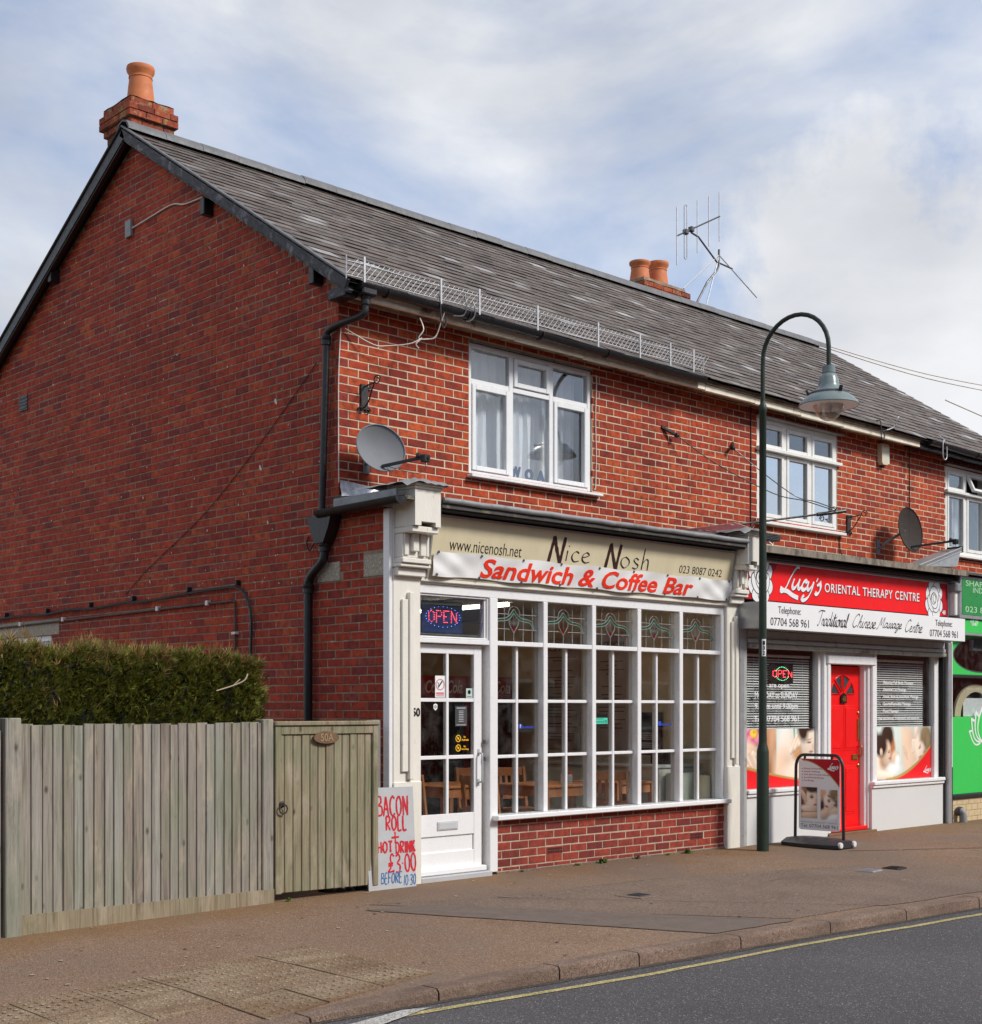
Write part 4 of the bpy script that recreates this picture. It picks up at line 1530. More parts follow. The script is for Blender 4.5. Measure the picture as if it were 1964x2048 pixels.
# --- upper windows
def upvc_window(h, W):
    x0, x1, z0, z1 = W
    mb = MB()
    frame_boxes(mb, x0, x1, z0, z1, .05, YW + .025, YW + .10)
    m1, m2, tz = 2.12, 2.68, 4.60
    for m_ in (m1, m2): mb.box(m_ - .028, m_ + .028, YW + .027, YW + .10, z0 + .05, z1 - .05, ch=.004)
    for a, b in ((x0 + .05, m1 - .028), (m1 + .028, m2 - .028), (m2 + .028, x1 - .05)):
        mb.box(a, b, YW + .029, YW + .10, tz - .025, tz + .025, ch=.004)
    f = mb.build('upper_window', M_upvc, h)
    cols = ((x0 + .05, m1 - .028), (m1 + .028, m2 - .028), (m2 + .028, x1 - .05))
    for ci, (a, b) in enumerate(cols):
        for ri, (c, d) in enumerate(((z0 + .05, tz - .025), (tz + .025, z1 - .05))):
            e = 0.0
            if (ci, ri) in ((0, 0), (2, 0), (1, 1)):
                s = MB(); frame_boxes(s, a + .004, b - .004, c + .004, d - .004, .048, YW + .012, YW + .07, .006)
                s.build('sash', M_upvc, f); e = .05
            pane(a + e, b - e, c + e, d - e, YW + .055, M_glass_up, f)
    MB().box(x0 - .03, x1 + .09, YW - .075, YW + .05, z0 - .03, z0 - .002, ch=.006).build('sill', M_upvc, f)
    MB().box(x0 - .012, x1 + .012, YW - .002, YW + .03, z1, z1 + .018, ch=.003).build('head_trim', M_lead, f)
    curtain(x0 + .02, m2 - .02, z0 + .04, z1 - .03, YW + .20, f, .02, 7)
    curtain(m2 + .02, x1 - .02, z0 + .04, z1 - .03, YW + .26, f, .022, 7, None, 2)
    return f


uw1 = upvc_window(h1, W1)
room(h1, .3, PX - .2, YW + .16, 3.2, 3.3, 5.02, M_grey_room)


def timber_window(h, W, mulls, tz, gm, open_top=None, film=False):
    x0, x1, z0, z1 = W
    mb = MB()
    frame_boxes(mb, x0, x1, z0, z1, .055, YW + .01, YW + .11)
    for m_ in mulls: mb.box(m_ - .03, m_ + .03, YW + .012, YW + .11, z0 + .055, z1 - .055, ch=.004)
    xs = [x0 + .055] + [v for m_ in mulls for v in (m_ - .03, m_ + .03)] + [x1 - .055]
    f = mb.build('upper_window', M_oldwhite, h)
    MB().box(x0 - .03, x1 + .05, YW - .05, YW + .012, tz - .03, tz + .012, ch=.006).build('transom_drip', M_oldwhite, f)
    MB().box(x0 - .04, x1 + .11, YW - .07, YW + .06, z0 - .04, z0 - .002, ch=.006).build('sill', M_oldwhite, f)
    MB().box(x0 - .05, x1 + .08, YW - .06, YW + .02, z1 + .001, z1 + .022, ch=.004).build('drip_board', M_lead, f)
    for i in range(len(xs) // 2):
        a, b = xs[2 * i], xs[2 * i + 1]
        for ri, (c, d) in enumerate(((z0 + .055, tz - .03), (tz + .012, z1 - .055))):
            s = MB()
            if open_top == i and ri == 1:
                # top light propped open, hinged along its head
                ang = rad(24)
                hz = d - .003
                def T(p):
                    dy, dz = p[1] - (YW + .02), p[2] - hz
                    return V(p[0], YW + .02 + dy * math.cos(ang) + dz * math.sin(ang), hz + dz * math.cos(ang) - dy * math.sin(ang))
                frame_boxes(s, a + .003, b - .003, c + .003, d - .003, .045, YW - .0, YW + .045)
                s.v = [tuple(T(p)) for p in s.v]
                s.build('sash', M_oldwhite, f)
                g = MB().box(a + .048, b - .048, YW + .02, YW + .025, c + .048, d - .048)
                g.v = [tuple(T(p)) for p in g.v]
                g.build('pane', gm[1], f)
                continue
            frame_boxes(s, a + .003, b - .003, c + .003, d - .003, .045, YW + .002, YW + .06)
            s.build('sash', M_oldwhite, f)
            pane(a + .048, b - .048, c + .048, d - .048, YW + .035, gm[ri], f)
    return f


uw2 = timber_window(h2, W2, (6.69, 7.225), 4.55, (M_glass_film, M_glass_dim))
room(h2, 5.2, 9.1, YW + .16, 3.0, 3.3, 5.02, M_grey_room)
uw3 = timber_window(h3, W3, (11.09, 11.65), 4.515, (M_glass_up, M_glass_up), 1)
curtain(10.55, 10.82, 3.66, 4.5, YW + .25, uw3, .02, 9)
curtain(11.15, 11.6, 3.66, 4.5, YW + .25, uw3, .02, 9, None, 3)
room(h3, 10.0, 12.8, YW + .16, 3.0, 3.3, 5.02, M_grey_room)

# --- rainwater pipe at the corner
def pipe(h, path, r, collars, name='downpipe'):
    p = tubes(name, path, r, M_black, h, 14, 4)
    for c in collars:
        MB().lathe([(r + .002, -.045), (r + .012, -.042), (r + .012, -.005), (r + .006, .0), (r + .011, .006), (r + .011, .036), (r + .002, .04)], c, 16).build('collar', M_black, p, smooth=True)
    return p


MB().box(.0, .16, .325, .445, 5.03, 5.13, ch=.012).build('gutter_outlet', M_black, h1)
dp = pipe(h1, [(.08, .39, 5.06), (.08, .395, 4.94), (.06, .42, 4.87), (-.02, .62, 4.82), (-.055, .74, 4.78), (-.06, .77, 4.72), (-.06, .775, 4.5), (-.06, .80, 3.9), (-.06, .83, 3.3), (-.06, .835, 3.16)], .031, [(.08, .392, 5.0), (-.06, .772, 4.70)])
# hopper head where the side gutter joins
hp = MB()
hp.prism([(-.98, 3.17), (-.62, 3.17), (-.66, 3.06), (-.735, 2.93), (-.86, 2.93), (-.92, 3.05)], LEFT(-.004), .0, .12)
hp.build('hopper', M_black, h1)
pipe(h1, [(-.06, .795, 2.95), (-.06, .80, 2.83), (-.06, .83, 2.77), (-.06, .98, 2.67), (-.06, 1.03, 2.6), (-.06, 1.035, 2.5), (-.06, 1.04, 1.0), (-.06, 1.045, .02)], .040, [(-.06, .795, 2.90), (-.06, 1.034, 2.55)])
# ------------------------------------------------------------------ coffee bar shopfront
def pilaster(h, x0, x1):
    p = MB().box(x0 - .02, x1, -.035, .06, -.12, 2.66, ch=.005)
    p = p.build('pilaster', M_cream, h)
    k = x1 - x0
    MB().box(x0 - .024, x1 + .003, -.047, .055, -.12, .87, ch=.006).build('plinth', M_cream, p)
    MB().box(x0 + .22 * k, x0 + .48 * k, -.058, -.034, .955, 2.405, ch=.004).build('raised_strip', M_cream, p)
    MB().box(x0 + .46 * k, x0 + .62 * k, -.075, -.034, .89, 2.465, ch=.004).build('raised_strip', M_cream, p)
    MB().box(x0 - .01, x1 + .015, -.085, .05, 2.600, 2.668, ch=.005).build('corbel_foot', M_cream, p)
    MB().box(x0 - .02, x1 + .035, -.13, .05, 2.670, 2.700, ch=.006).build('corbel_moulding', M_cream, p)
    MB().box(x0 - .012, x1 + .025, -.15, .05, 2.702, 2.744, ch=.006).build('corbel_moulding', M_cream, p)
    MB().box(x0, x1, -.135, .05, 2.746, 2.945, ch=.005).build('corbel_body', M_cream, p)
    for a, b, y, za in ((.30, .53, -.175, 2.80), (.62, .84, -.165, 2.765), (.04, .20, -.15, 2.765), (.90, 1.0, -.15, 2.765)):
        MB().box(x0 + a * k, x0 + b * k, y, -.13, za, 2.944, ch=.004).build('raised_strip', M_cream, p)
    MB().box(x0 - .005, x1 + .005, -.265, .05, 2.947, 2.998, ch=.006).build('corbel_ledge', M_cream, p)
    mb = MB()
    fr = FRONT(-.2)
    mb.prism([(x0, 3.000), (x0 + .24 * k, 3.000), (x0 + .24 * k, 3.035), (x0 + .80 * k, 3.035), (x0 + .80 * k, 3.000), (x1, 3.000), (x1, 3.30), (x0, 3.30)], fr, -.25, .095)
    mb.build('corbel_block', M_cream, p)
    MB().box(x0 - .012, x1 + .012, -.308, .05, 3.302, 3.325, ch=.004).build('cap_moulding', M_cream, p)
    MB().box(x0 - .022, x1 + .022, -.322, .05, 3.327, 3.350, ch=.004).build('cap_moulding', M_cream, p)
    mb = MB(); vs = []; nx, ny = 12, 12
    for i in range(nx + 1):
        for j in range(ny + 1):
            x = x0 - .14 + (k + .24) * i / nx; y = -.36 + .75 * j / ny
            d = max(0, abs(x - (x0 + x1) / 2) - k / 2 - .02)
            z = 3.378 + R.uniform(-.006, .01) - d * .35 - (.035 if j == 0 else 0)
            vs.append((x, y, z))
    mb.add(vs, [(i * (ny + 1) + j, (i + 1) * (ny + 1) + j, (i + 1) * (ny + 1) + j + 1, i * (ny + 1) + j + 1) for i in range(nx) for j in range(ny)])
    mb.build('lead_cover', M_lead, p, smooth=True)
    return p


pilaster(h1, .055, .335)
pilaster(h1, 4.615, 4.815)
MB().box(-.006, .034, -.03, .05, -.1, 3.16, ch=.004).build('corner_board', M_white, h1)
MB().box(.034, .055, -.034, .3, 2.67, 3.32, ch=.004).build('corner_board', M_oldwhite, h1)

# fascia backing, cornice and little roof
MB().box(.335, 4.615, -.01, .10, 2.555, 3.20, ch=.003).build('fascia_backing', M_cream, h1)
MB().box(.335, 4.615, -.04, -.008, 2.572, 2.612, ch=.004).build('fascia_moulding', M_cream, h1)
mb = MB()
mb.add([(-.05, -.29, 3.205), (4.83, -.29, 3.205), (4.83, YW, 3.30), (-.05, YW, 3.30), (-.05, -.29, 3.235), (4.83, -.29, 3.235), (4.83, YW, 3.33), (-.05, YW, 3.33)],
       [(0, 3, 2, 1), (4, 5, 6, 7), (0, 1, 5, 4), (0, 4, 7, 3), (1, 2, 6, 5)])
mb.build('shop_roof', M_felt, h1)
MB().tube([(.36 + 4.25 * i / 20, -.295, 3.235 + .003 * math.sin(i * 2.3)) for i in range(21)], .024, 10).build('lead_roll', M_lead, h1, smooth=True)
MB().box(.34, 4.6, -.27, -.05, 3.155, 3.20, ch=.004).build('cornice', M_dark, h1)  # near-black colour stands in for the shadow gap above the sign
MB().box(.36, 4.6, -.285, -.262, 3.17, 3.204, ch=.003).build('cornice_lip', M_felt, h1)
# crumpled silver flashing against the wall
mb = MB(); vs = []; nx, ny = 26, 8
for i in range(nx + 1):
    for j in range(ny + 1):
        x = .0 + .72 * i / nx; z = 3.30 + .175 * j / ny
        vs.append((x, YW - .012 - .03 * (1 - j / ny) - R.uniform(0, .012), z - .045 * (i / nx) * (j / ny)))
mb.add(vs, [(i * (ny + 1) + j, (i + 1) * (ny + 1) + j, (i + 1) * (ny + 1) + j + 1, i * (ny + 1) + j + 1) for i in range(nx) for j in range(ny)])
mb.build('flashing', M_foil, h1, smooth=True)
MB().box(-.07, -.045, -.2, .66, 3.19, 3.30, ch=.006).build('roof_edge', M_lead, h1)
gs = MB(); n = 10; vs = []
for i in range(12):
    y = .80 - 1.12 * i / 11
    for rr in (.062, .054):
        for j in range(n + 1):
            t = math.pi * j / n
            vs.append((-.115 - rr * math.cos(t), y, 3.205 + .01 * i / 11 - rr * math.sin(t)))
k = 2 * (n + 1)
fs = [(i * k + j, i * k + j + 1, (i + 1) * k + j + 1, (i + 1) * k + j) for i in range(11) for j in list(range(n)) + list(range(n + 1, 2 * n + 1))]
fs += [tuple(range(n + 1)), tuple(11 * k + j for j in range(n + 1))]
gs.add(vs, fs).build('side_gutter', M_black, h1, smooth=True)

# frame of the shop window
GY = .07
mull = [1.228, 1.890, 2.556, 3.222, 3.879, 4.565]
mb = MB()
mb.box(.335, 4.615, .0, .12, 2.475, 2.553, ch=.004)                       # head
mb.box(.337, 4.613, .002, .12, 2.052, 2.094, ch=.004)                     # transom
for i, m_ in enumerate(mull):
    w2 = .032 if i not in (0,) else .055
    mb.box(m_ - w2, m_ + w2 * .8, -.004 if i else -.006, .12, (.531 if i else .02), 2.474, ch=.005)
mb.box(.335, .352, .003, .12, .02, 2.474, ch=.003)
mb.box(4.585, 4.614, .001, .12, .531, 2.474, ch=.003)
sf = mb.build('shop_window', M_white, h1)
for i in range(5):
    a, b = mull[i] + (.026 if i else .044), mull[i + 1] - .032
    c = (a + b) / 2
    gb_ = MB()
    gb_.box(c - .015, c + .015, GY - .022, GY + .03, .532, 2.05, ch=.004)
    for zz in (1.552, 1.050):
        gb_.box(a, c - .015, GY - .02, GY + .03, zz - .015, zz + .015, ch=.004)
        gb_.box(c + .015, b, GY - .02, GY + .03, zz - .015, zz + .015, ch=.004)
    gb_.build('glazing_bar', M_white, sf)
    for (p, q) in ((a, c - .015), (c + .015, b)):
        for (z0, z1) in ((.532, 1.035), (1.065, 1.537), (1.567, 2.05)):
            pane(p, q, z0, z1, GY, M_glass, sf)
MB().box(1.20, 4.625, -.085, .11, .484, .53, ch=.008).build('sill', M_white, sf)

# leaded lights
M_came = pm('lead_came', (.30, .31, .31), .7, .1, spec=.2)
M_gg = pm('green_stained_glass', (.012, .07, .03), .15, .1)
M_rg = pm('ruby_stained_glass', (.13, .008, .012), .15, .1)
M_cg = glass('rippled_glass', 2.6, (.8, .8, .76), .10, .25)
for i in range(5):
    a, b = mull[i] + (.026 if i else .044), mull[i + 1] - .032
    z0, z1 = 2.096, 2.473
    W_, H_ = b - a, z1 - z0
    lp = pane(a, b, z0, z1, GY, M_glass, sf, 'leaded_light')
    fr = FRONT(GY - .004)
    U = lambda u, v: (a + u * W_, z0 + v * H_)
    cm = MB()
    lw = .0036
    def ln(pts, k=4, wd=lw):
        q = [U(*p) for p in pts]
        P = smooth_line([(x, z, 0) for x, z in q], k) if len(q) > 2 else [V(x, z, 0) for x, z in q]
        cm.tube([at(fr, p.x, p.y, 0) for p in P], wd, 5)
    for u in (.06, .25, .66, .86): ln([(u, 0), (u, 1)])
    ln([(.455, 0), (.455, .22)]); ln([(.455, .86), (.455, 1)])
    ln([(0, .66), (.34, .66)]); ln([(.58, .66), (1, .66)])
    ln([(.06, .30), (.36, .30)]); ln([(.55, .30), (1, .30)])
    ln([(.33, .62), (.36, .78), (.455, .86), (.56, .78), (.59, .62)], 5)
    ln([(.35, .55), (.36, .42), (.455, .22)], 5); ln([(.56, .55), (.55, .42), (.455, .22)], 5)
    ln([(.455, .22), (.455, .72)], 2, .002)
    top = [(.01, .30), (.03, .47), (.12, .54), (.28, .57), (.38, .66), (.455, .78), (.53, .66), (.63, .57), (.78, .54), (.87, .47), (.90, .30)]
    low = [(.01, .30), (.06, .42), (.13, .48), (.28, .50), (.38, .57), (.455, .68), (.53, .57), (.63, .50), (.77, .48), (.84, .42), (.90, .30)]
    ln(top, 5, .0036); ln(low, 5, .0036)
    cm.build('lead_came', M_came, lp)
    gr = MB()
    Tt = smooth_line([(*U(*p), 0) for p in top], 4); Lw = smooth_line([(*U(*p), 0) for p in low], 4)
    for q in range(len(Tt) - 1):
        gr.add([at(fr, Tt[q].x, Tt[q].y, .001), at(fr, Tt[q + 1].x, Tt[q + 1].y, .001), at(fr, Lw[q + 1].x, Lw[q + 1].y, .001), at(fr, Lw[q].x, Lw[q].y, .001)], [(0, 1, 2, 3)])
    for u in (.83, .02):
        gr.flat([U(u, .46), U(u + .045, .48), U(u + .10, .30), U(u + .05, .26), U(u, .30)], fr, .0015)
    gr.build('green_glass', M_gg, lp)
    rg = MB()
    for (u, v, du_, dv_) in ((.455, .30, .034, .085), (.455, .86, .02, .07), (.06, .29, .03, .05), (.87, .29, .03, .05), (.855, .52, .012, .05)):
        rg.flat([U(u - du_, v), U(u, v - dv_), U(u + du_, v), U(u, v + dv_)], fr, .0022)
    tag(rg.build('ruby_glass', M_rg, lp), kind='stuff')
    MB().flat([U(.37, .60), U(.455, .72), U(.54, .60), U(.545, .44), U(.455, .25), U(.365, .44)], fr, .0005).build('rippled_glass', M_cg, lp)

# louvred fanlight over the door
lf = MB()
frame_boxes(lf, .353, 1.172, 2.096, 2.473, .016, .012, .11)
lf.box(1.135, 1.156, .03, .09, 2.112, 2.457, ch=.002)
lf = lf.build('louvre_window', M_white, h1)
for i, (za, zb) in enumerate(((2.125, 2.25), (2.245, 2.375), (2.37, 2.462))):
    c = V((.37 + 1.132) / 2, .062, (za + zb) / 2)
    MB().ob(c, V(.381, 0, 0), V(0, .003, 0), V(0, -.016, (zb - za) / 2)).build('louvre_blade', M_glass_lv, lf)

# door
DY = .055
mb = MB()
mb.box(.356, .415, DY, DY + .045, .085, 2.045, ch=.003)
mb.box(1.035, 1.128, DY, DY + .045, .085, 2.045, ch=.003)
mb.box(.415, 1.035, DY + .001, DY + .045, 1.965, 2.044, ch=.003)
mb.box(.415, 1.035, DY + .001, DY + .045, .375, .565, ch=.003)
mb.box(.415, 1.035, DY + .001, DY + .045, .087, .235, ch=.003)
mb.box(.42, 1.03, DY + .016, DY + .03, .235, .375)
mb.box(.708, .738, DY + .002, DY + .045, .565, 1.965, ch=.003)
for zz in (1.56, 1.06): mb.box(.415, 1.035, DY + .003, DY + .044, zz - .016, zz + .016, ch=.003)
mb.box(.352, 1.14, DY - .06, DY + .01, .045, .092, ch=.008)
door = mb.build('door', M_white, h1)
for (p, q) in ((.415, .708), (.738, 1.035)):
    for (z0, z1) in ((.565, 1.044), (1.076, 1.544), (1.576, 1.965)):
        pane(p, q, z0, z1, DY + .02, M_glass, door)
hd = MB().tube(smooth_line([(1.088, DY - .005, 1.09), (1.088, DY - .04, 1.085), (1.088, DY - .05, 1.06), (1.088, DY - .05, .86), (1.088, DY - .04, .835), (1.088, DY - .005, .83)], 4), .009, 8)
hd.box(1.076, 1.10, DY - .006, DY, 1.065, 1.125, ch=.002); hd.box(1.076, 1.10, DY - .006, DY, .80, .86, ch=.002)
hd.build('handle', M_steel, door, smooth=True)
lt = MB().box(.60, .84, DY - .008, DY, .425, .502, ch=.003)
lt.box(.612, .828, DY - .012, DY - .006, .435, .492, ch=.002)
lt.build('letterbox', M_silver, door)
for z in (1.17, 1.02): MB().box(1.134, 1.146, .02, .05, z, z + .035).build('lock', M_darksteel, door)
MB().box(.335, 1.165, -.05, .12, -.1, .042, ch=.006).build('doorstep', M_menu, h1)
# house number beside the door
text('house_number', '50', (.240, .328, 1.418, 1.492), FRONT(-.0365), M_print_k, h1, bold=.03)

# notices on the glass
def notice(name, x0, x1, z0, z1, y, mat, label, lines=None, ink=None, cat='sticker', pics=None):
    t = thing(name, ((x0 + x1) / 2, y, z0), label, cat)
    MB().box(x0, x1, y - .0015, y, z0, z1).build('sheet', mat, t)
    if lines:
        mb = MB()
        for (a, b, c, d) in lines:
            mb.flat([(x0 + a * (x1 - x0), z0 + c * (z1 - z0)), (x0 + b * (x1 - x0), z0 + c * (z1 - z0)), (x0 + b * (x1 - x0), z0 + d * (z1 - z0)), (x0 + a * (x1 - x0), z0 + d * (z1 - z0))], FRONT(y - .0015), .0008)
        mb.build('print', ink or M_print_k, t)
    return t


def ring(mb, cx, cz, r, wd, fr, w_, n=24, mi=0, part=(0, 1)):
    vs, fs = [], []
    for i in range(n + 1):
        t = 2 * math.pi * (part[0] + (part[1] - part[0]) * i / n)
        for q in (r - wd / 2, r + wd / 2): vs.append(at(fr, cx + q * math.cos(t), cz + q * math.sin(t), w_))
    mb.add(vs, [(2 * i, 2 * i + 2, 2 * i + 3, 2 * i + 1) for i in range(n)], mi)


M_pink = pm('pink_print', (.62, .22, .24), .5, .05)
M_amber = pm('amber_print', (.85, .48, .02), .5, .05)
M_paleg = pm('pale_notice', (.50, .60, .57), .5, .05)
M_fb = pm('blue_print', (.03, .07, .55), .5, .05)
M_mint = pm('mint_print', (.08, .62, .42), .5, .05)
SY = DY + .018
ns = notice('notice', .592, .703, 1.582, 1.772, SY, M_print_w, 'white no smoking notice in the door glass', [(.1, .9, .05, .10), (.1, .9, .13, .24)], M_pink)
mb = MB(); ring(mb, .648, 1.695, .046, .009, FRONT(SY - .002), .001)
mb.build('ban_ring', M_pink, ns)
mb = MB(); ribbon(mb, [(.625, 1.67), (.672, 1.725)], FRONT(SY - .002), .0015, .012); ribbon(mb, [(.618, 1.715), (.63, 1.70), (.622, 1.685)], FRONT(SY - .002), .0015, .005)
mb.build('cigarette', M_print_k, ns)
n2_ = notice('notice', .955, 1.03, 1.58, 1.665, SY, M_paleg, 'small pale green notice in the right door pane', [(.15, .85, .1, .16)], M_print_k)
mb = MB(); mb.flat(blob(.992, 1.632, .018, .019), FRONT(SY - .0015), .0012); mb.build('badge', M_print_k, n2_)
t = thing('sticker', (.595, SY, 1.46), 'little white shield sticker at the top of a lower door pane', 'sticker')
MB().prism([(.572, 1.52), (.595, 1.53), (.618, 1.52), (.616, 1.485), (.595, 1.468), (.574, 1.485)], FRONT(SY), 0, .0015).build('sheet', M_print_w, t)
mb = MB(); ring(mb, .595, 1.50, .010, .006, FRONT(SY), .002); mb.build('print', M_print_k, t)
M_dgrey = pm('dark_grey_print', (.06, .062, .066), .5, .1)
notice('opening_hours', .825, .965, 1.33, 1.508, SY, M_dgrey, 'dark grey opening hours sign in the door glass', [(.12, .88, .88, .92)] + [(.3, .7, .74 - .085 * i, .765 - .085 * i) for i in range(7)] + [(.1, .9, .05, .08)], M_silver)
for i, (zc, s1, lab) in enumerate(((1.222, 'Animals', 'amber no animals sticker in the door glass, upper of two'), (1.138, 'Smoking', 'amber no smoking sticker in the door glass, lower of two'))):
    t = thing('sticker', (.86, SY, zc - .03), lab, 'sticker')
    mb = MB(); ring(mb, .862, zc, .028, .008, FRONT(SY), .001)
    ribbon(mb, [(.844, zc + .018), (.88, zc - .018)], FRONT(SY), .0013, .007)
    mb.flat(blob(.862, zc, .012, .009, .6), FRONT(SY), .0008)
    mb.build('symbol', M_amber, t)
    text('lettering', 'No', (.925, .95, zc + .004, zc + .022), FRONT(SY), M_amber, t, bold=.03)
    text('lettering', s1, (.90, .985, zc - .022, zc - .003), FRONT(SY), M_amber, t, bold=.03)
GS = GY - .003
t = thing('sticker', (1.72, GS, 1.3), 'blue social media sticker in the leftmost window bay', 'sticker')
mb = MB(); mb.flat([(1.605, 1.302), (1.64, 1.302), (1.64, 1.346), (1.605, 1.346)], FRONT(GS), .001); mb.build('symbol', M_fb, t)
text('lettering', 'facebook', (1.645, 1.80, 1.302, 1.328), FRONT(GS), M_fb, t, bold=.02)
text('lettering', 'f', (1.618, 1.631, 1.306, 1.340), FRONT(GS - .0013), M_print_w, t, bold=.02)
t = thing('sticker', (3.7, GS, 1.3), 'blue social media sticker in the fourth window bay', 'sticker')
mb = MB(); mb.flat([(3.59, 1.310), (3.635, 1.310), (3.635, 1.355), (3.59, 1.355)], FRONT(GS), .001); mb.build('symbol', M_fb, t)
text('lettering', 'facebook', (3.64, 3.81, 1.312, 1.336), FRONT(GS), M_fb, t, bold=.02)
fh = notice('hygiene_sticker', 2.625, 2.82, 1.322, 1.432, GS, M_print_k, 'green and black food hygiene sticker in the third window bay', [(.0, 1, .12, .66)], M_mint)
mb = MB(); ring(mb, 2.79, 1.358, .012, .005, FRONT(GS - .0025), .001)
for i in range(5): ring(mb, 2.655 + .025 * i, 1.356, .007, .003, FRONT(GS - .0025), .001)
mb.flat([(2.65, 1.382), (2.76, 1.382), (2.76, 1.386), (2.65, 1.386)], FRONT(GS - .0025), .001)
mb.build('print', M_print_k, fh)

# ------------------------------------------------------------------ inside the coffee bar
mb = MB()
x0, x1, y0, y1, z0, z1 = .10, 4.74, .125, 5.2, .005, 2.60
mb.add([(x0, y1, z0), (x1, y1, z0), (x1, y1, z1), (x0, y1, z1)], [(0, 1, 2, 3)])
mb.add([(x0, y0, z0), (x0, y1, z0), (x0, y1, z1), (x0, y0, z1)], [(0, 1, 2, 3)])
mb.add([(x1, y0, z0), (x1, y1, z0), (x1, y1, z1), (x1, y0, z1)], [(3, 2, 1, 0)])
mb.build('inner_wall', M_cream_wall, h1)
MB().box(x0, x1, y0, y1, -.05, .004).build('inner_floor', M_floor_in, h1)
MB().box(x0, x1, y0, y1, 2.60, 2.64).build('inner_ceiling', M_ceiling, h1)
MB().box(1.27, 4.58, .10, .125, .0, .50).build('inner_dado', M_cream_wall, h1)
MB().box(4.725, 4.739, .2, 5.1, .93, .98).build('dado_rail', M_cream, h1)

lamp = thing('ceiling_light', (2.18, 1.5, 2.5), 'lit fluorescent tube on the coffee bar ceiling', 'lamp')
MB().box(2.13, 2.23, .75, 2.25, 2.53, 2.60, ch=.01).build('batten', M_white, lamp)
MB().tube([(2.18, .8, 2.508), (2.18, 2.2, 2.508)], .018, 10).build('tube', M_tube, lamp, smooth=True)


fill_lamp = thing('ceiling_light', (.9, 4.0, 2.5), 'unseen fluorescent tube added to brighten the coffee bar', 'lamp')  # added at the back, out of view, to brighten the interior
MB().box(.85, .95, 3.4, 4.8, 2.53, 2.60, ch=.01).build('batten', M_white, fill_lamp)
MB().tube([(.9, 3.45, 2.508), (.9, 4.75, 2.508)], .018, 10).build('tube', M_tube, fill_lamp, smooth=True)


def chair(loc, rz, label, src=None):
    t = thing('wooden_chair', (*loc, 0.0), label, 'chair', 'wooden chairs in the coffee bar', rz)
    if src:
        for c in src.children:
            q = c.copy(); col.objects.link(q); q.parent = t
        return t
    MB().box(-.2, .2, -.2, .2, .41, .435, ch=.006).build('seat', M_wood, t, local=True)
    for sx in (-1, 1):
        MB().box(sx * .185 - .018, sx * .185 + .018, .165, .2, 0, .41, ch=.004).build('leg', M_wood, t, local=True)
        MB().bar((sx * .185, -.185, 0), (sx * .185, -.19, .435), .036, .036, (0, 1, 0), 0, .004).build('leg', M_wood, t, local=True)
        MB().bar((sx * .185, -.19, .436), (sx * .185, -.255, .86), .036, .036, (0, 1, 0), 0, .004).build('back_post', M_wood, t, local=True)
    MB().bar((-.165, -.25, .81), (.165, -.25, .81), .024, .09, (0, 0, 1), 0, .004).build('top_rail', M_wood, t, local=True)
    MB().bar((-.165, -.206, .54), (.165, -.206, .54), .022, .04, (0, 0, 1), 0, .004).build('lower_rail', M_wood, t, local=True)
    for i in range(4):
        x = -.105 + .07 * i
        MB().bar((x, -.208, .56), (x, -.243, .768), .032, .012, (0, 1, 0), 0, .002).build('slat', M_wood, t, local=True)
    for (a, b) in (((-.165, .18, .36), (.165, .18, .36)), ((-.165, -.187, .36), (.165, -.187, .36)), ((-.185, -.165, .36), (-.185, .163, .36)), ((.185, -.165, .36), (.185, .163, .36))):
        MB().bar(a, b, .02, .05, (0, 0, 1), 0, .002).build('apron', M_wood, t, local=True)
    return t


def table(loc, sx, sy, label, rz=0.0):
    t = thing('wooden_table', (*loc, 0.0), label, 'table', 'wooden tables in the coffee bar', rz)
    MB().box(-sx, sx, -sy, sy, .70, .725, ch=.005).build('tabletop', M_wood, t, local=True)
    for a in (-1, 1):
        for b in (-1, 1):
            MB().box(a * (sx - .03) - .028, a * (sx - .03) + .028, b * (sy - .03) - .028, b * (sy - .03) + .028, 0, .70, ch=.004).build('leg', M_wood, t, local=True)
    for b in (-1, 1): MB().box(-sx + .06, sx - .06, b * (sy - .03) - .01, b * (sy - .03) + .01, .61, .70).build('apron', M_wood, t, local=True)
    for a in (-1, 1): MB().box(a * (sx - .03) - .01, a * (sx - .03) + .01, -sy + .06, sy - .06, .61, .70).build('apron', M_wood, t, local=True)
    return t


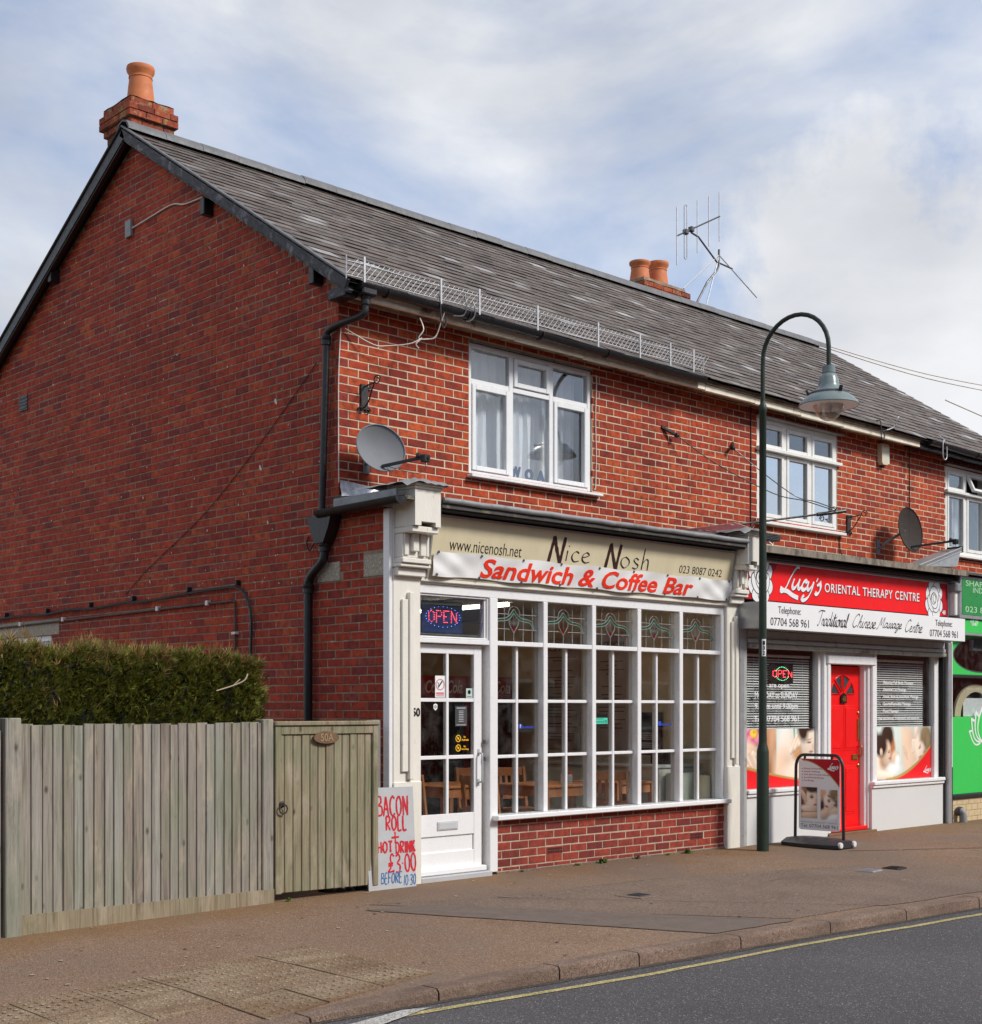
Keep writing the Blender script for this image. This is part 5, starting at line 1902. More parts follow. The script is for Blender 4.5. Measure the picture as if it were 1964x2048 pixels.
table((1.95, 1.45), .36, .36, 'wooden cafe table behind the door, nearest the fridges')
table((2.75, .85), .36, .36, 'wooden cafe table in the middle of the shop window')
table((3.62, .72), .30, .34, 'wooden cafe table at the right, against the counter')
c0 = chair((1.38, 1.15), rad(-80), 'slatted wooden chair seen through the door glass')
for loc, rz, lab in (((1.80, .62), rad(-75), 'slatted wooden chair seen at the left of the first window bay'),
                     ((2.62, 1.62), rad(170), 'slatted wooden chair facing the window behind the first bay'),
                     ((2.95, 1.42), rad(165), 'slatted wooden chair behind the sugar pot in the second bay'),
                     ((3.30, .40), rad(-60), 'slatted wooden chair with its back to the third window bay')):
    chair(loc, rz, lab, c0)
for (x, y, lab) in ((2.92, .70, 'steel sugar pot and sauces on the middle cafe table'), (3.66, .80, 'dark sauce caddy on the right cafe table')):
    t = thing('condiment_pot', (x, y, .725), lab, 'condiments')
    MB().lathe([(.045, 0), (.05, .02), (.05, .075), (.035, .09)], (x, y, .726), 16).build('pot', M_steel, t, smooth=True)
    MB().lathe([(.016, 0), (.016, .09), (.008, .11), (.008, .13)], (x + .062, y + .02, .726), 10).build('bottle', M_redsign, t, smooth=True)
    MB().lathe([(.014, 0), (.014, .08), (.009, .10)], (x - .06, y + .02, .726), 10).build('bottle', M_print_w, t, smooth=True)
t = thing('counter', (4.35, 1.3, 0), 'white serving counter along the right wall of the coffee bar', 'counter')
MB().box(4.02, 4.72, .42, 2.3, .004, .85, ch=.006).build('cabinet', M_counter, t)
MB().box(3.98, 4.72, .40, 2.32, .852, .885, ch=.006).build('worktop', M_silver, t)
MB().box(4.1, 4.68, .30, .398, .004, .80, ch=.01).build('end_panel', pm('pale_green_laminate', (.55, .62, .54), .4, .03), t)
t = thing('till', (4.4, .62, .886), 'small dark till on the counter end', 'till')
MB().box(4.27, 4.52, .52, .75, .886, 1.0, ch=.01).build('body', M_black_pl, t)
MB().bar((4.30, .55, 1.0), (4.30, .72, 1.04), .16, .02).build('screen', M_dgrey, t)
t = thing('roll_of_card', (4.5, .23, 0), 'tall buff roll standing at the right end of the shop window', 'roll')
MB().lathe([(.075, .0), (.075, .76), (.05, .77)], (4.5, .205, .005), 20).build('roll', M_creamsign, t, smooth=True)
# menus and chalkboard on the right hand wall
def wall_board(name, ya, yb, za, zb, mat, lab, title, ink, cat, rows):
    t = thing(name, (4.73, (ya + yb) / 2, za), lab, cat)
    MB().box(4.712, 4.724, ya, yb, za, zb, ch=.002).build('board', mat, t)
    fr = LEFT(4.712)
    if title: text('lettering', title, (-yb + .06, -ya - .06, zb - .16, zb - .10), fr, ink, t, bold=.02, w0=.001)
    mb = MB()
    for i in range(rows):
        z = zb - .24 - i * (zb - za - .3) / rows
        w_ = R.uniform(.3, .85) * (yb - ya)
        if R.random() < .25: continue
        c = -(ya + yb) / 2
        mb.flat([(c - w_ / 2, z), (c + w_ / 2, z), (c + w_ / 2, z + .011), (c - w_ / 2, z + .011)], fr, .001)
    mb.build('print', ink, t)
    return t


M_menu_p = pm('lilac_menu_paper', (.44, .37, .36), .7, .03)
wall_board('menu_board', 2.2, 2.86, 1.0, 2.33, M_menu_p, 'tall pale menu board on the wall, left of two', 'NICE NOSH', M_dgrey, 'menu', 26)
wall_board('menu_board', 1.45, 1.95, 1.0, 2.36, M_menu_p, 'tall pale menu board on the wall, right of two', 'NICE NOSH', M_dgrey, 'menu', 22)
wall_board('chalkboard', .95, 1.36, .96, 1.44, M_chalk, 'black chalkboard on the wall above the counter', None, M_silver, 'chalkboard', 8)
# fridges
for (xa, xb, lab) in ((2.95, 3.64, 'red drinks fridge at the back, left of two'), (3.68, 4.42, 'red drinks fridge at the back, right of two')):
    t = thing('drinks_fridge', ((xa + xb) / 2, 3.35, 0), lab, 'fridge')
    MB().box(xa, xb, 3.05, 3.7, .004, 1.86, ch=.01).build('cabinet', M_fridge_red, t)
    MB().box(xa + .005, xb - .005, 3.02, 3.048, 1.62, 1.85, ch=.006).build('header', M_fridge_red, t)
    MB().box(xa + .03, xb - .03, 3.03, 3.049, .25, 1.60, ch=.006).build('glass_door', M_dark, t)
    MB().box(xb - .09, xb - .065, 3.0, 3.029, .7, 1.3, ch=.005).build('handle', M_black_pl, t)
    text('lettering', 'Coca-Cola', (xa + .06, xb - .06, 1.66, 1.81), FRONT(3.018), M_print_w, t, shear=.25, bold=.01)
    text('lettering', 'Coca-Cola', (-1.35, -.45, -(xa + .24), -(xa + .12)), (V((0), 3.028, 0), V(0, 0, -1), V(-1, 0, 0)), M_print_w, t, shear=.2)

# LED open sign behind the louvres
def led(name, s, box, fr, mat, parent, step=.012, r=.0042, w0=.004):
    LT = {'O': [[(.5, 2), (.1, 1.6), (.1, .4), (.5, 0), (.9, .4), (.9, 1.6), (.5, 2)]], 'P': [[(.1, 0), (.1, 2), (.7, 2), (.9, 1.7), (.9, 1.3), (.7, 1), (.1, 1)]],
          'E': [[(.85, 2), (.1, 2), (.1, 0), (.85, 0)], [(.1, 1), (.7, 1)]], 'N': [[(.1, 0), (.1, 2), (.9, 0), (.9, 2)]]}
    mb = MB(); n = len(s)
    kx, kz = (box[1] - box[0]) / (n * 1.15), (box[3] - box[2]) / 2
    for i, ch in enumerate(s):
        for st in LT[ch]:
            P = [V(box[0] + (x + i * 1.15) * kx, box[2] + z * kz, 0) for x, z in st]
            for q in range(len(P) - 1):
                d = (P[q + 1] - P[q]).length
                for u in range(max(1, int(d / step))):
                    c = P[q] + (P[q + 1] - P[q]) * (u * step / d)
                    mb.lathe([(r, 0), (r * .7, r)], at(fr, c.x, c.y, w0), 6, 0, fr[1].cross(fr[2]))
    return mb.build(name, mat, parent)


t = thing('open_sign', (.75, .16, 2.13), 'blue OPEN sign with red lights behind the louvres over the cafe door', 'sign')
MB().box(.51, .985, .15, .17, 2.15, 2.43, ch=.004).build('panel', M_blue_sign, t)
led('lights', 'OPEN', (.575, .925, 2.245, 2.345), FRONT(.15), M_led_r, t, .0135)
mb = MB()
for i in range(24):
    a = 2 * math.pi * i / 24
    mb.lathe([(.003, 0), (.002, .003)], at(FRONT(.15), .748 + .2 * math.cos(a), 2.292 + .09 * math.sin(a), .004), 6, 0, (0, -1, 0))
mb.build('border_lights', M_led_b, t)

# ------------------------------------------------------------------ signs over the coffee bar
sv = V(0, -.10, .53).normalized()
SF = (V(0, -.045, 2.605), V(1, 0, 0), sv)
t = thing('shop_sign', (2.55, -.06, 2.6), 'cream shop sign with black brush lettering over the coffee bar', 'sign')
MB().prism([(.40, 0), (4.60, 0), (4.60, .525), (.40, .525)], SF, -.02, .0).build('panel', M_creamsign, t)
fm = MB()
for (a, b, c, d) in ((.39, 4.61, .525, .545), (4.60, 4.618, 0, .525), (.385, .40, 0, .525)):
    fm.prism([(a, c), (b, c), (b, d), (a, d)], SF, -.022, .012)
fm.build('edge_trim', M_alu, t)
jn = MB().prism([(2.785, .005), (2.788, .005), (2.788, .52), (2.785, .52)], SF, .0, .0006).build('panel_joint', M_dgrey, t)
B = lambda z: (z - 2.605) / .983
text('lettering', 'www.nicenosh.net', (.605, 1.475, B(2.85), B(2.955)), SF, M_print_k, t, bold=-.008)
jagf = lambda u: R.uniform(.8, 1.15)
strokes('lettering', spell('N', .1), (1.83, 2.02, B(2.835), B(3.075)), SF, M_print_br, t, .034, rad(25), jagf, .0015)
strokes('lettering', spell('ice', .12), (2.06, 2.38, B(2.862), B(3.005)), SF, M_print_k, t, .014, rad(30), .12, .0015)
strokes('lettering', spell('N', .1), (2.61, 2.80, B(2.83), B(3.07)), SF, M_print_br, t, .034, rad(25), jagf, .0015)
strokes('lettering', spell('osh', .12), (2.83, 3.225, B(2.852), B(3.058)), SF, M_print_k, t, .014, rad(30), .12, .0015)
text('lettering', '023 8087 0242', (3.72, 4.42, B(2.862), B(2.938)), SF, M_print_k, t, bold=-.008)

def wave(a, b):
    return .008 * math.sin(a * 5.1 + b * 7) + .005 * math.sin(a * 13 - b * 21) + (.006 * math.sin((a * .8 + b * 1.6) * 22) * min(1, abs(a - (.95 if a < 2 else 4.0)) * 4) if (a < .95 or a > 4.0) else .0)


BF = (V(0, -.045, 2.605) + V(1, 0, 0).cross(sv) * .022 - sv * 2.605, V(1, 0, 0), sv)
t = thing('banner', (2.5, -.09, 2.62), 'white cloth banner with red lettering tied below the cream sign', 'banner')
mb = MB(); vs = []; nx, ny = 150, 14
def bz(x): return .012 * math.sin((x - .5) * 1.6) - .004 * math.cos(x * 9)
for i in range(nx + 1):
    for j in range(ny + 1):
        x = .43 + 4.17 * i / nx
        z = 2.628 + .212 * j / ny
        z += (.006 * math.sin(x * 8.3) if j in (0, ny) else 0)
        vs.append(at(BF, x, z, wave(x, z)))
mb.add(vs, [(i * (ny + 1) + j, (i + 1) * (ny + 1) + j, (i + 1) * (ny + 1) + j + 1, i * (ny + 1) + j + 1) for i in range(nx) for j in range(ny)])
M_banner = pm('white_banner_cloth', (.80, .80, .79), .5, .02, 5, None, bump=.35, bscale=6)
mb.build('cloth', M_banner, t, smooth=True)
text('lettering', 'Sandwich & Coffee Bar', (.985, 3.945, 2.645, 2.815, wave), BF, M_print_r, t, shear=.24, bold=.018, w0=.004)
ey = MB()
for i in range(9):
    for z in (2.832, 2.64):
        x = .47 + i * .51
        c = at(BF, x, z, wave(x, z) + .003)
        e = MB().lathe([(.012, 0), (.012, .003), (.005, .004)], c, 10, 0, (0, -1, 0)).build('eyelet', M_dgrey, t)

# sandwich board leaning on the shop corner
t = thing('menu_sign', (-.08, -.12, 0), 'grey hand painted bacon roll board leaning by the gate', 'sign')
HF = (V(-.30, -.135, -.035), V(1, 0, 0), V(.012, .065, .86).normalized())
MB().prism([(0, .02), (.505, .0), (.508, .868), (.008, .872)], HF, -.012, 0).build('board', M_menu, t)
for s, b in (('BACOn', (.118, .44, .632, .80)), ('ROLL', (.205, .42, .512, .632)), ('+', (.255, .335, .405, .50)), ('HOT', (.108, .262, .335, .425)), ('DRInK', (.30, .502, .318, .418)), ('#', (.212, .275, .172, .318)), ('3.00', (.292, .502, .162, .314))):
    strokes('lettering', spell(s, .14, False, .06), b, HF, M_red_paint, t, .017, None, .2)
for s, b in (('BEFORE', (.13, .352, .08, .168)), ('10.30', (.372, .50, .05, .138))):
    strokes('lettering', spell(s, .14, False, .05), b, HF, M_blue_paint, t, .009, None, .2, .001, .12)
# ================================================================== massage shopfront
MB().box(4.82, 4.90, -.04, .10, -.12, 2.66, ch=.005).build('shutter_guide', M_alu, h2)
MB().box(4.90, 4.975, -.02, .10, -.12, 2.34, ch=.005).build('shutter_guide', M_shutter, h2)
MB().box(9.20, 9.245, -.01, .12, -.12, 2.33, ch=.004).build('shutter_guide', M_dark, h2)
MB().box(9.247, 9.345, -.055, .10, -.12, 2.33, ch=.005).build('shutter_guide', M_alu, h2)
MB().box(9.347, 9.385, -.04, .1, .72, 2.62, ch=.003).build('edge_strip', M_white, h2)
MB().box(9.347, 9.41, -.03, .1, -.1, .72, ch=.003).build('edge_strip', M_black, h2)
# cornice and roof of the shopfront
mb = MB()
mb.add([(4.83, -.24, 3.16), (9.42, -.24, 3.185), (9.42, YW, 3.29), (4.83, YW, 3.29), (4.83, -.24, 3.235), (9.42, -.24, 3.255), (9.42, YW, 3.33), (4.83, YW, 3.33)],
       [(0, 3, 2, 1), (4, 5, 6, 7), (0, 1, 5, 4), (0, 4, 7, 3), (1, 2, 6, 5)])
M_conc = pm('weathered_concrete_edge', (.24, .205, .16), .9, .3, 14, (.08, .07, .055), .5, 8, .15, .7, 50, stretch=(1, 1, .5))
mb.build('shop_roof', M_conc, h2)
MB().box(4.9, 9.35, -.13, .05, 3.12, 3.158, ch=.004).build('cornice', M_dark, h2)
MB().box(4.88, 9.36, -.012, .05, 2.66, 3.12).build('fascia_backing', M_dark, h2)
MB().box(9.30, 9.40, -.12, .05, 2.68, 3.15, ch=.01).build('end_corbel', M_oldwhite, h2)
MB().box(9.27, 9.42, -.16, .0, 2.98, 3.10, ch=.02).build('end_corbel', M_lead, h2)

# timber front
M_riser = pm('white_panel', (.70, .70, .69), .45, .02, 2, (.58, .57, .55), .68, 3, .2)
for (a, b, sa, sb) in ((4.976, 6.50, 4.976, 6.56), (7.64, 9.198, 7.50, 9.198)):
    mb = MB()
    rw = .06 if b < 7 else .118
    mb.box(a, a + .062, .05, .13, .60, 2.33, ch=.004); mb.box(b - rw, b, .05, .13, .60, 2.33, ch=.004)
    mb.box(a + .062, b - rw, .055, .13, 2.20, 2.33, ch=.004)
    mw = mb.build('shop_window', M_white, h2)
    MB().box(sa, sb, -.045, .12, .555, .60, ch=.008).build('sill', M_white, mw)
    MB().box(sa, sb, -.028, .06, .520, .553, ch=.006).build('sill_moulding', M_white, mw)
    MB().box(sa, sb, -.005, .06, -.1, .52, ch=.003).build('stall_riser', M_riser, mw)
    pane(a + .062, b - rw, .60, 2.20, .10, M_glass, mw)
# door surround
mb = MB()
for a, b in ((6.50, 6.56), (7.575, 7.64)): mb.box(a, b, .01, .16, .0, 2.33, ch=.005)
for a, b, y in ((6.56, 6.615, -.004), (6.618, 6.66, .02), (6.662, 6.70, .05), (7.52, 7.572, -.004), (7.475, 7.517, .03), (7.44, 7.472, .06)):
    mb.box(a, b, y, .16, .03, 2.0, ch=.006)
mb.box(6.545, 7.585, -.02, .16, 2.002, 2.10, ch=.008)
mb.box(6.56, 7.572, .02, .16, 2.10, 2.33, ch=.003)
mb.build('door_frame', M_white, h2)
DX0, DX1, DYY = 6.70, 7.44, .125
mb = MB()
mb.box(DX0, DX1, DYY, DYY + .04, .075, 1.985, ch=.003)
rd = mb.build('door', M_red, h2)
def raised(a, b, c, d):
    m_ = MB()
    for q, (i, y0) in enumerate(((.0, DYY - .004), (.03, DYY - .010))):
        m_.box(a + i, b - i, y0, DYY - .0005 - q * .004, c + i, d - i, ch=.004)
    m_.build('door_panel', M_red, rd)


cxd = (DX0 + DX1) / 2
for s in (-1, 1):
    a, b = (DX0 + .05, cxd - .02) if s < 0 else (cxd + .02, DX1 - .09)
    raised(a, b, .98, 1.52); raised(a, b, .22, .80)
# sunburst fanlight in the door
M_obs = pm('dark_obscured_glass', (.05, .055, .06), .25, .3, 30, bump=.6, bscale=60)
for i in range(4):
    t0, t1 = math.pi * i / 4 + .09, math.pi * (i + 1) / 4 - .09
    pts = [(cxd - .02 + .055 * math.cos((t0 + t1) / 2), 1.635 + .05 * math.sin((t0 + t1) / 2))]
    pts += [(cxd - .02 + .25 * math.cos(t0 + (t1 - t0) * q / 6), 1.635 + .245 * math.sin(t0 + (t1 - t0) * q / 6)) for q in range(7)]
    MB().prism(pts, FRONT(DYY), .0, .003).build('pane', M_obs, rd)
    m_ = MB()
    P = [at(FRONT(DYY), x, z, .006) for x, z in pts]
    m_.tube(P, .008, 6, closed=True)
    m_.build('glazing_bead', M_red, rd, smooth=True)
m_ = MB().prism([(cxd - .065, 1.545), (cxd + .055, 1.545), (cxd + .055, 1.625), (cxd + .03, 1.655), (cxd - .005, 1.67), (cxd - .04, 1.655), (cxd - .065, 1.625)], FRONT(DYY), .012, .02)
pl = m_.build('number_plate', M_print_k, rd)
text('number', '48', (cxd - .045, cxd + .036, 1.565, 1.63), FRONT(DYY - .021), M_gold, pl, bold=.02)
MB().box(DX1 - .062, DX1 - .028, DYY - .012, DYY, 1.10, 1.36, ch=.003).build('finger_plate', M_gold, rd)
MB().tube(smooth_line([(DX1 - .045, DYY, 1.03), (DX1 - .045, DYY - .05, 1.03), (DX1 - .045, DYY - .05, .92), (DX1 - .045, DYY, .92)], 4), .009, 8).build('handle', M_gold, rd, smooth=True)
for z in (1.43, .80): MB().lathe([(.018, 0), (.018, .012), (.01, .018)], (DX1 - .045, DYY, z), 12, 0, (0, -1, 0)).build('lock', M_gold, rd)
MB().box(7.26, 7.38, DYY - .014, DYY - .004, .87, .93, ch=.003).build('letterbox', M_gold, rd)
MB().box(DX0 - .02, DX1 + .03, .03, .17, .03, .074, ch=.006).build('weather_bar', M_red, rd)
MB().box(6.55, 7.58, -.03, .16, -.1, .026, ch=.006).build('doorstep', M_pave, h2)
# dim salon behind the glass
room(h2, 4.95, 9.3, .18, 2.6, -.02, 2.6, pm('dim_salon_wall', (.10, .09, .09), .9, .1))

# venetian blinds
for (a, b, lab) in ((5.16, 6.40, 'white venetian blind in the left massage shop window'), (7.76, 8.96, 'white venetian blind in the right massage shop window')):
    t = thing('venetian_blind', ((a + b) / 2, .15, 1.25), lab, 'blind')
    MB().box(a, b, .135, .165, 2.06, 2.09, ch=.004).build('head_rail', M_print_w, t)
    mb = MB()
    for i in range(29):
        z = 1.262 + i * .0275
        for s0, s1 in ((a, a + (b - a) * .5), (a + (b - a) * .5, b)):
            mb.ob(V((s0 + s1) / 2, .15, z + R.uniform(-.001, .001)), V((s1 - s0) / 2, 0, 0), V(0, .007, .0064), V(0, 0, .0006))
    tag(mb.build('slat', M_print_w, t), kind='stuff')
    mb = MB()
    for u in (.12, .5, .88): mb.tube([(a + (b - a) * u, .138, 1.25), (a + (b - a) * u, .138, 2.06)], .0015, 4)
    mb.build('cord', M_print_w, t)

# window lettering
t = thing('window_lettering', (5.68, .096, 1.3), 'white opening hours lettering on the left massage shop window', 'lettering')
WF = FRONT(.097)
text('line', 'We are open', (5.34, 5.925, 1.70, 1.775), WF, M_print_w, t, bold=.012)
text('line', 'MONDAY to SUNDAY', (5.275, 6.095, 1.60, 1.668), WF, M_print_w, t, bold=.012)
text('line', '9.00am until 9.00pm', (5.275, 6.095, 1.462, 1.545), WF, M_print_w, t, bold=.012)
text('line', 'Tel: 07704 568 961', (5.26, 6.11, 1.334, 1.405), WF, M_print_w, t, bold=.012)
t = thing('window_lettering', (8.3, .096, 1.35), 'white list of treatments lettered on the right massage shop window', 'lettering')
for i, (s, xb) in enumerate((('Relaxing Full Body Massage', 8.63), ('Essential Oil Massage', 8.46), ('Neck, Back & Shoulders Massage', 8.76), ('Sports/Remedial Massage', 8.57), ('Foot Massage', 8.28))):
    z = 1.775 - i * .088
    text('line', s, (7.93, xb, z, z + .05), WF, M_print_w, t, bold=.012)
    MB().flat(blob(7.885, z + .02, .012, .012), WF, .001).build('bullet', M_print_br, t)
text('line', 'Male and female, Treatments and enquiries', (7.80, 8.78, 1.335, 1.38), WF, M_print_w, t, bold=.008)
# LED sign
t = thing('open_sign', (5.8, .13, 1.78), 'black OPEN sign with red and green lights in the massage shop window', 'sign')
MB().box(5.585, 6.035, .115, .13, 1.772, 1.985, ch=.004).build('panel', M_print_k, t)
led('lights', 'OPEN', (5.625, 6.02, 1.838, 1.912), FRONT(.115), M_led_r, t, .014)
mb = MB()
for i in range(26):
    a = 2 * math.pi * i / 26
    if abs(math.sin(a)) < .45: continue
    mb.lathe([(.0045, 0), (.003, .003)], at(FRONT(.115), 5.815 + .13 * math.cos(a), 1.876 + .075 * math.sin(a), .002), 6, 0, (0, -1, 0))
mb.build('border_lights', M_led_g, t)

# posters in the windows, printed flat
SK = [pm('skin_print_a', (.72, .46, .32), .35, .05), pm('skin_print_b', (.82, .62, .48), .35, .05), pm('skin_print_c', (.50, .22, .11), .35, .08), pm('hair_print', (.07, .03, .018), .35, .2), pm('pale_backdrop_print', (.70, .80, .74), .35, .05), pm('petal_print', (.70, .12, .22), .35, .1), pm('yellow_print', (.88, .55, .06), .35, .1), M_redsign, pm('gold_print', (.45, .32, .10), .35, .1), M_print_w, pm('fair_hair_print', (.22, .15, .08), .35, .3), pm('light_skin_print', (.88, .72, .60), .35, .04), pm('orange_skin_print', (.66, .28, .10), .35, .1)]


M_photo, _nt, _b = nm('printed_photograph')
_a = nd(_nt, 'ShaderNodeAttribute', attribute_name='ink')
_nt.links.new(_a.outputs['Color'], _b.inputs['Base Color'])
_b.inputs['Roughness'].default_value = .4
_b.inputs['Specular IOR Level'].default_value = .25


class Print:
    """a photograph printed on a flat sheet: soft shapes laid down as ink on a fine grid"""

    def __init__(self, nx, ny, ground, asp):
        self.nx, self.ny, self.asp = nx, ny, asp
        self.c = [list(ground) for _ in range((nx + 1) * (ny + 1))]

    def _each(self, f, colr, alpha=1.0, shade=0.0, dark=None, streak=0.0):
        nx, ny = self.nx, self.ny
        for i in range(nx + 1):
            for j in range(ny + 1):
                u, v = i / nx, j / ny
                r = f(u, v)
                if r is None or r[0] <= 0: continue
                k = min(1.0, r[0]) * alpha
                s = 1 + shade * r[1]
                if streak: s *= 1 + streak * math.sin(r[2] * 34 + 3 * math.sin(r[3] * 5))
                q = self.c[i * (ny + 1) + j]
                for t in range(3): q[t] += (max(0.0, colr[t] * s) - q[t]) * k

    def ell(self, cx, cy, rx, ry, rot, colr, soft=.18, shade=.25, light=(-.5, .8), alpha=1.0, streak=0.0):
        ca, sa = math.cos(rot), math.sin(rot)
        def f(u, v):
            x, y = (u - cx) * self.asp, v - cy
            a, b = (x * ca + y * sa) / (rx * self.asp), (-x * sa + y * ca) / ry
            d = math.sqrt(a * a + b * b)
            if d > 1 + soft: return None
            return ((1 + soft - d) / (2 * soft), (x / (rx * self.asp)) * light[0] + (y / ry) * light[1] - .35 * d * d, a, b)
        self._each(f, colr, alpha, shade, None, streak)

    def cap(self, x0, y0, x1, y1, r0, r1, colr, soft=.25, shade=.3, alpha=1.0):
        def f(u, v):
            ax_, ay = (u - x0) * self.asp, v - y0
            bx_, by = (x1 - x0) * self.asp, y1 - y0
            t = max(0, min(1, (ax_ * bx_ + ay * by) / (bx_ * bx_ + by * by)))
            r = r0 + (r1 - r0) * t
            dx, dy = ax_ - bx_ * t, ay - by * t
            d = math.hypot(dx, dy) / r
            if d > 1 + soft: return None
            return ((1 + soft - d) / (2 * soft), (dy * .8 - dx * .4) / r - .3 * d * d, 0, 0)
        self._each(f, colr, alpha, shade)

    def under(self, fn, colr, soft=.012):
        self._each(lambda u, v: ((fn(u) - v) / soft, 0, 0, 0), colr)

    def rect(self, a, b, c, d, colr, soft=.01):
        self._each(lambda u, v: (min(u - a, b - u, v - c, d - v) / soft + .5, 0, 0, 0), colr)

    def build(self, name, fr, x0, x1, z0, z1, parent, w_=.001):
        nx, ny = self.nx, self.ny
        mb = MB()
        mb.add([at(fr, x0 + (x1 - x0) * i / nx, z0 + (z1 - z0) * j / ny, w_) for i in range(nx + 1) for j in range(ny + 1)],
               [(i * (ny + 1) + j, (i + 1) * (ny + 1) + j, (i + 1) * (ny + 1) + j + 1, i * (ny + 1) + j + 1) for i in range(nx) for j in range(ny)])
        me = mb.mesh(name, M_photo)
        at_ = me.attributes.new('ink', 'FLOAT_COLOR', 'POINT')
        flat = []
        for q in self.c: flat += [q[0], q[1], q[2], 1.0]
        at_.data.foreach_set('color', flat)
        return put(name, me, parent)


PALE, MINT = (.72, .80, .73), (.60, .74, .68)
S1, S2, S3, S4 = (.80, .58, .42), (.66, .38, .22), (.48, .19, .08), (.90, .74, .60)
HAIR, FAIR, LIP = (.05, .022, .014), (.26, .18, .10), (.52, .12, .12)
REDP, GOLDP = (.80, .015, .02), (.45, .32, .09)


def eye(p, x, y, s, rot=0.0):
    p.ell(x, y, s, s * .7, rot, (.30, .14, .08), .5, 0, alpha=.7)
    p.ell(x, y - s * .2, s * .8, s * .22, rot, HAIR, .4, 0)
    p.ell(x, y + s * 1.5, s * 1.2, s * .28, rot + .1, (.10, .05, .03), .5, 0, alpha=.8)


def poster_sheet(x0, x1, label):
    t = thing('window_poster', ((x0 + x1) / 2, .094, .605), label, 'poster')
    MB().box(x0, x1, .094, .096, .605, 1.255).build('sheet', M_print_w, t)
    return t


p = Print(150, 72, S2, 2.14)
p.ell(.08, .75, .22, .42, 0, (.88, .80, .60), .5, .1)
p.ell(.33, .55, .13, .48, .25, S3, .4, .4)
p.ell(.42, .75, .07, .40, -.1, S2, .4, .4)
p.ell(.22, .15, .22, .2, 0, (.42, .17, .06), .6, .2)
for k in range(9): p.ell(.14 + .085 * math.cos(k * .7), .90 + .12 * math.sin(k * .7), .05, .10, k * .7, (.74, .10, .26) if k % 2 else (.86, .30, .42), .3, .5)
for k in range(6): p.ell(.15 + .03 * math.cos(k * 1.05), .93 + .05 * math.sin(k * 1.05), .022, .05, k, (.95, .62, .08), .4, .4)
p.ell(.10, .60, .14, .18, -.3, S1, .25, .4)
for k in range(5): p.cap(.05 + .045 * k, .62 - .02 * k, .13 + .055 * k, .34 - .04 * k, .055, .035, S1 if k % 2 else S4, .3, .5)
for k in range(4): p.cap(.01 + .03 * k, .40 - .02 * k, .10 + .06 * k, .20 - .045 * k, .05, .035, S2 if k % 2 else S1, .3, .5)
p.rect(.455, 1.02, -.02, 1.02, PALE)
p.ell(.58, .85, .10, .35, .2, (.90, .92, .86), .5, .1)
p.cap(.70, 1.02, .705, .72, .02, .012, (.10, .30, .12), .5, .2)
p.ell(.66, .40, .16, .50, .35, S4, .3, .35, (-.6, .6))
p.ell(.56, .22, .14, .42, .2, S1, .35, .35, (-.6, .6))
p.ell(.78, .20, .25, .26, .1, S4, .3, .3, (-.2, .8))
p.ell(.75, .62, .08, .18, .5, (.70, .34, .12), .35, .4, alpha=.9, streak=.2)
for k in range(5): p.cap(.66 + .03 * k, .60 + .03 * k, .74 + .035 * k, .86 + .02 * k, .05, .035, S1 if k % 2 else S4, .3, .5)
p.ell(.895, .78, .105, .30, .08, S4, .2, .35, (.2, .5))
p.ell(.825, .97, .07, .20, .35, HAIR, .35, .3, streak=.3)
p.ell(.90, 1.02, .12, .08, 0, HAIR, .4, .2, streak=.3)
eye(p, .915, .755, .032, .05)
p.ell(.975, .66, .014, .06, .1, S2, .6, 0, alpha=.6)
p.ell(.945, .585, .028, .02, 0, LIP, .5, 0)
p.under(lambda u: .40 - .44 * u + .12 * u * u, GOLDP)
p.under(lambda u: .355 - .42 * u + .115 * u * u, REDP)
p1 = poster_sheet(5.045, 6.435, 'flower and back massage poster along the bottom of the left window')
p.build('photograph', FRONT(.094), 5.045, 6.435, .605, 1.255, p1)

p = Print(150, 72, MINT, 2.14)
p.ell(.30, .8, .35, .5, 0, (.80, .88, .80), .6, .1)
p.rect(.45, .458, 0, 1, (.85, .9, .84))
p.cap(.50, 1.05, .56, .45, .09, .05, S4, .3, .4)
p.cap(.76, 1.05, .68, .62, .09, .05, S4, .3, .4)
p.ell(.62, .55, .13, .48, .35, S1, .3, .4, (-.6, .5))
p.ell(.66, .28, .16, .36, .2, S1, .3, .4, (-.6, .5))
for k in range(4): p.cap(.665 + .018 * k, .72, .66 + .025 * k, .50 + .02 * k, .035, .02, S4, .3, .5)
for k in range(3): p.cap(.50 + .01 * k, .62 - .05 * k, .56 + .006 * k, .50 - .06 * k, .03, .02, S1, .3, .5)
p.ell(.82, .60, .12, .28, -.5, S4, .2, .4, (-.5, .6))
p.ell(.90, .80, .11, .24, .35, FAIR, .3, .4, streak=.35)
p.ell(.955, .62, .05, .22, .1, FAIR, .35, .4, streak=.35)
p.ell(.80, .50, .07, .20, -.5, S4, .25, .3, (-.5, .6))
eye(p, .795, .585, .026, .55); eye(p, .88, .50, .024, .5)
p.ell(.795, .395, .03, .022, .5, LIP, .45, 0)
p.ell(.79, .28, .11, .08, .3, (.86, .88, .84), .4, .2)
p.ell(.285, .60, .075, .27, .1, S3, .2, .4, (.6, .4))
p.ell(.225, .84, .105, .22, .1, HAIR, .25, .3, streak=.25)
p.ell(.365, .38, .07, .16, .6, S1, .3, .4)
p.ell(.41, .32, .05, .14, .2, (.92, .93, .90), .3, .3)
p.ell(.10, .20, .22, .30, -.2, S4, .3, .4)
p.ell(.17, .42, .08, .20, -.3, S2, .3, .4)
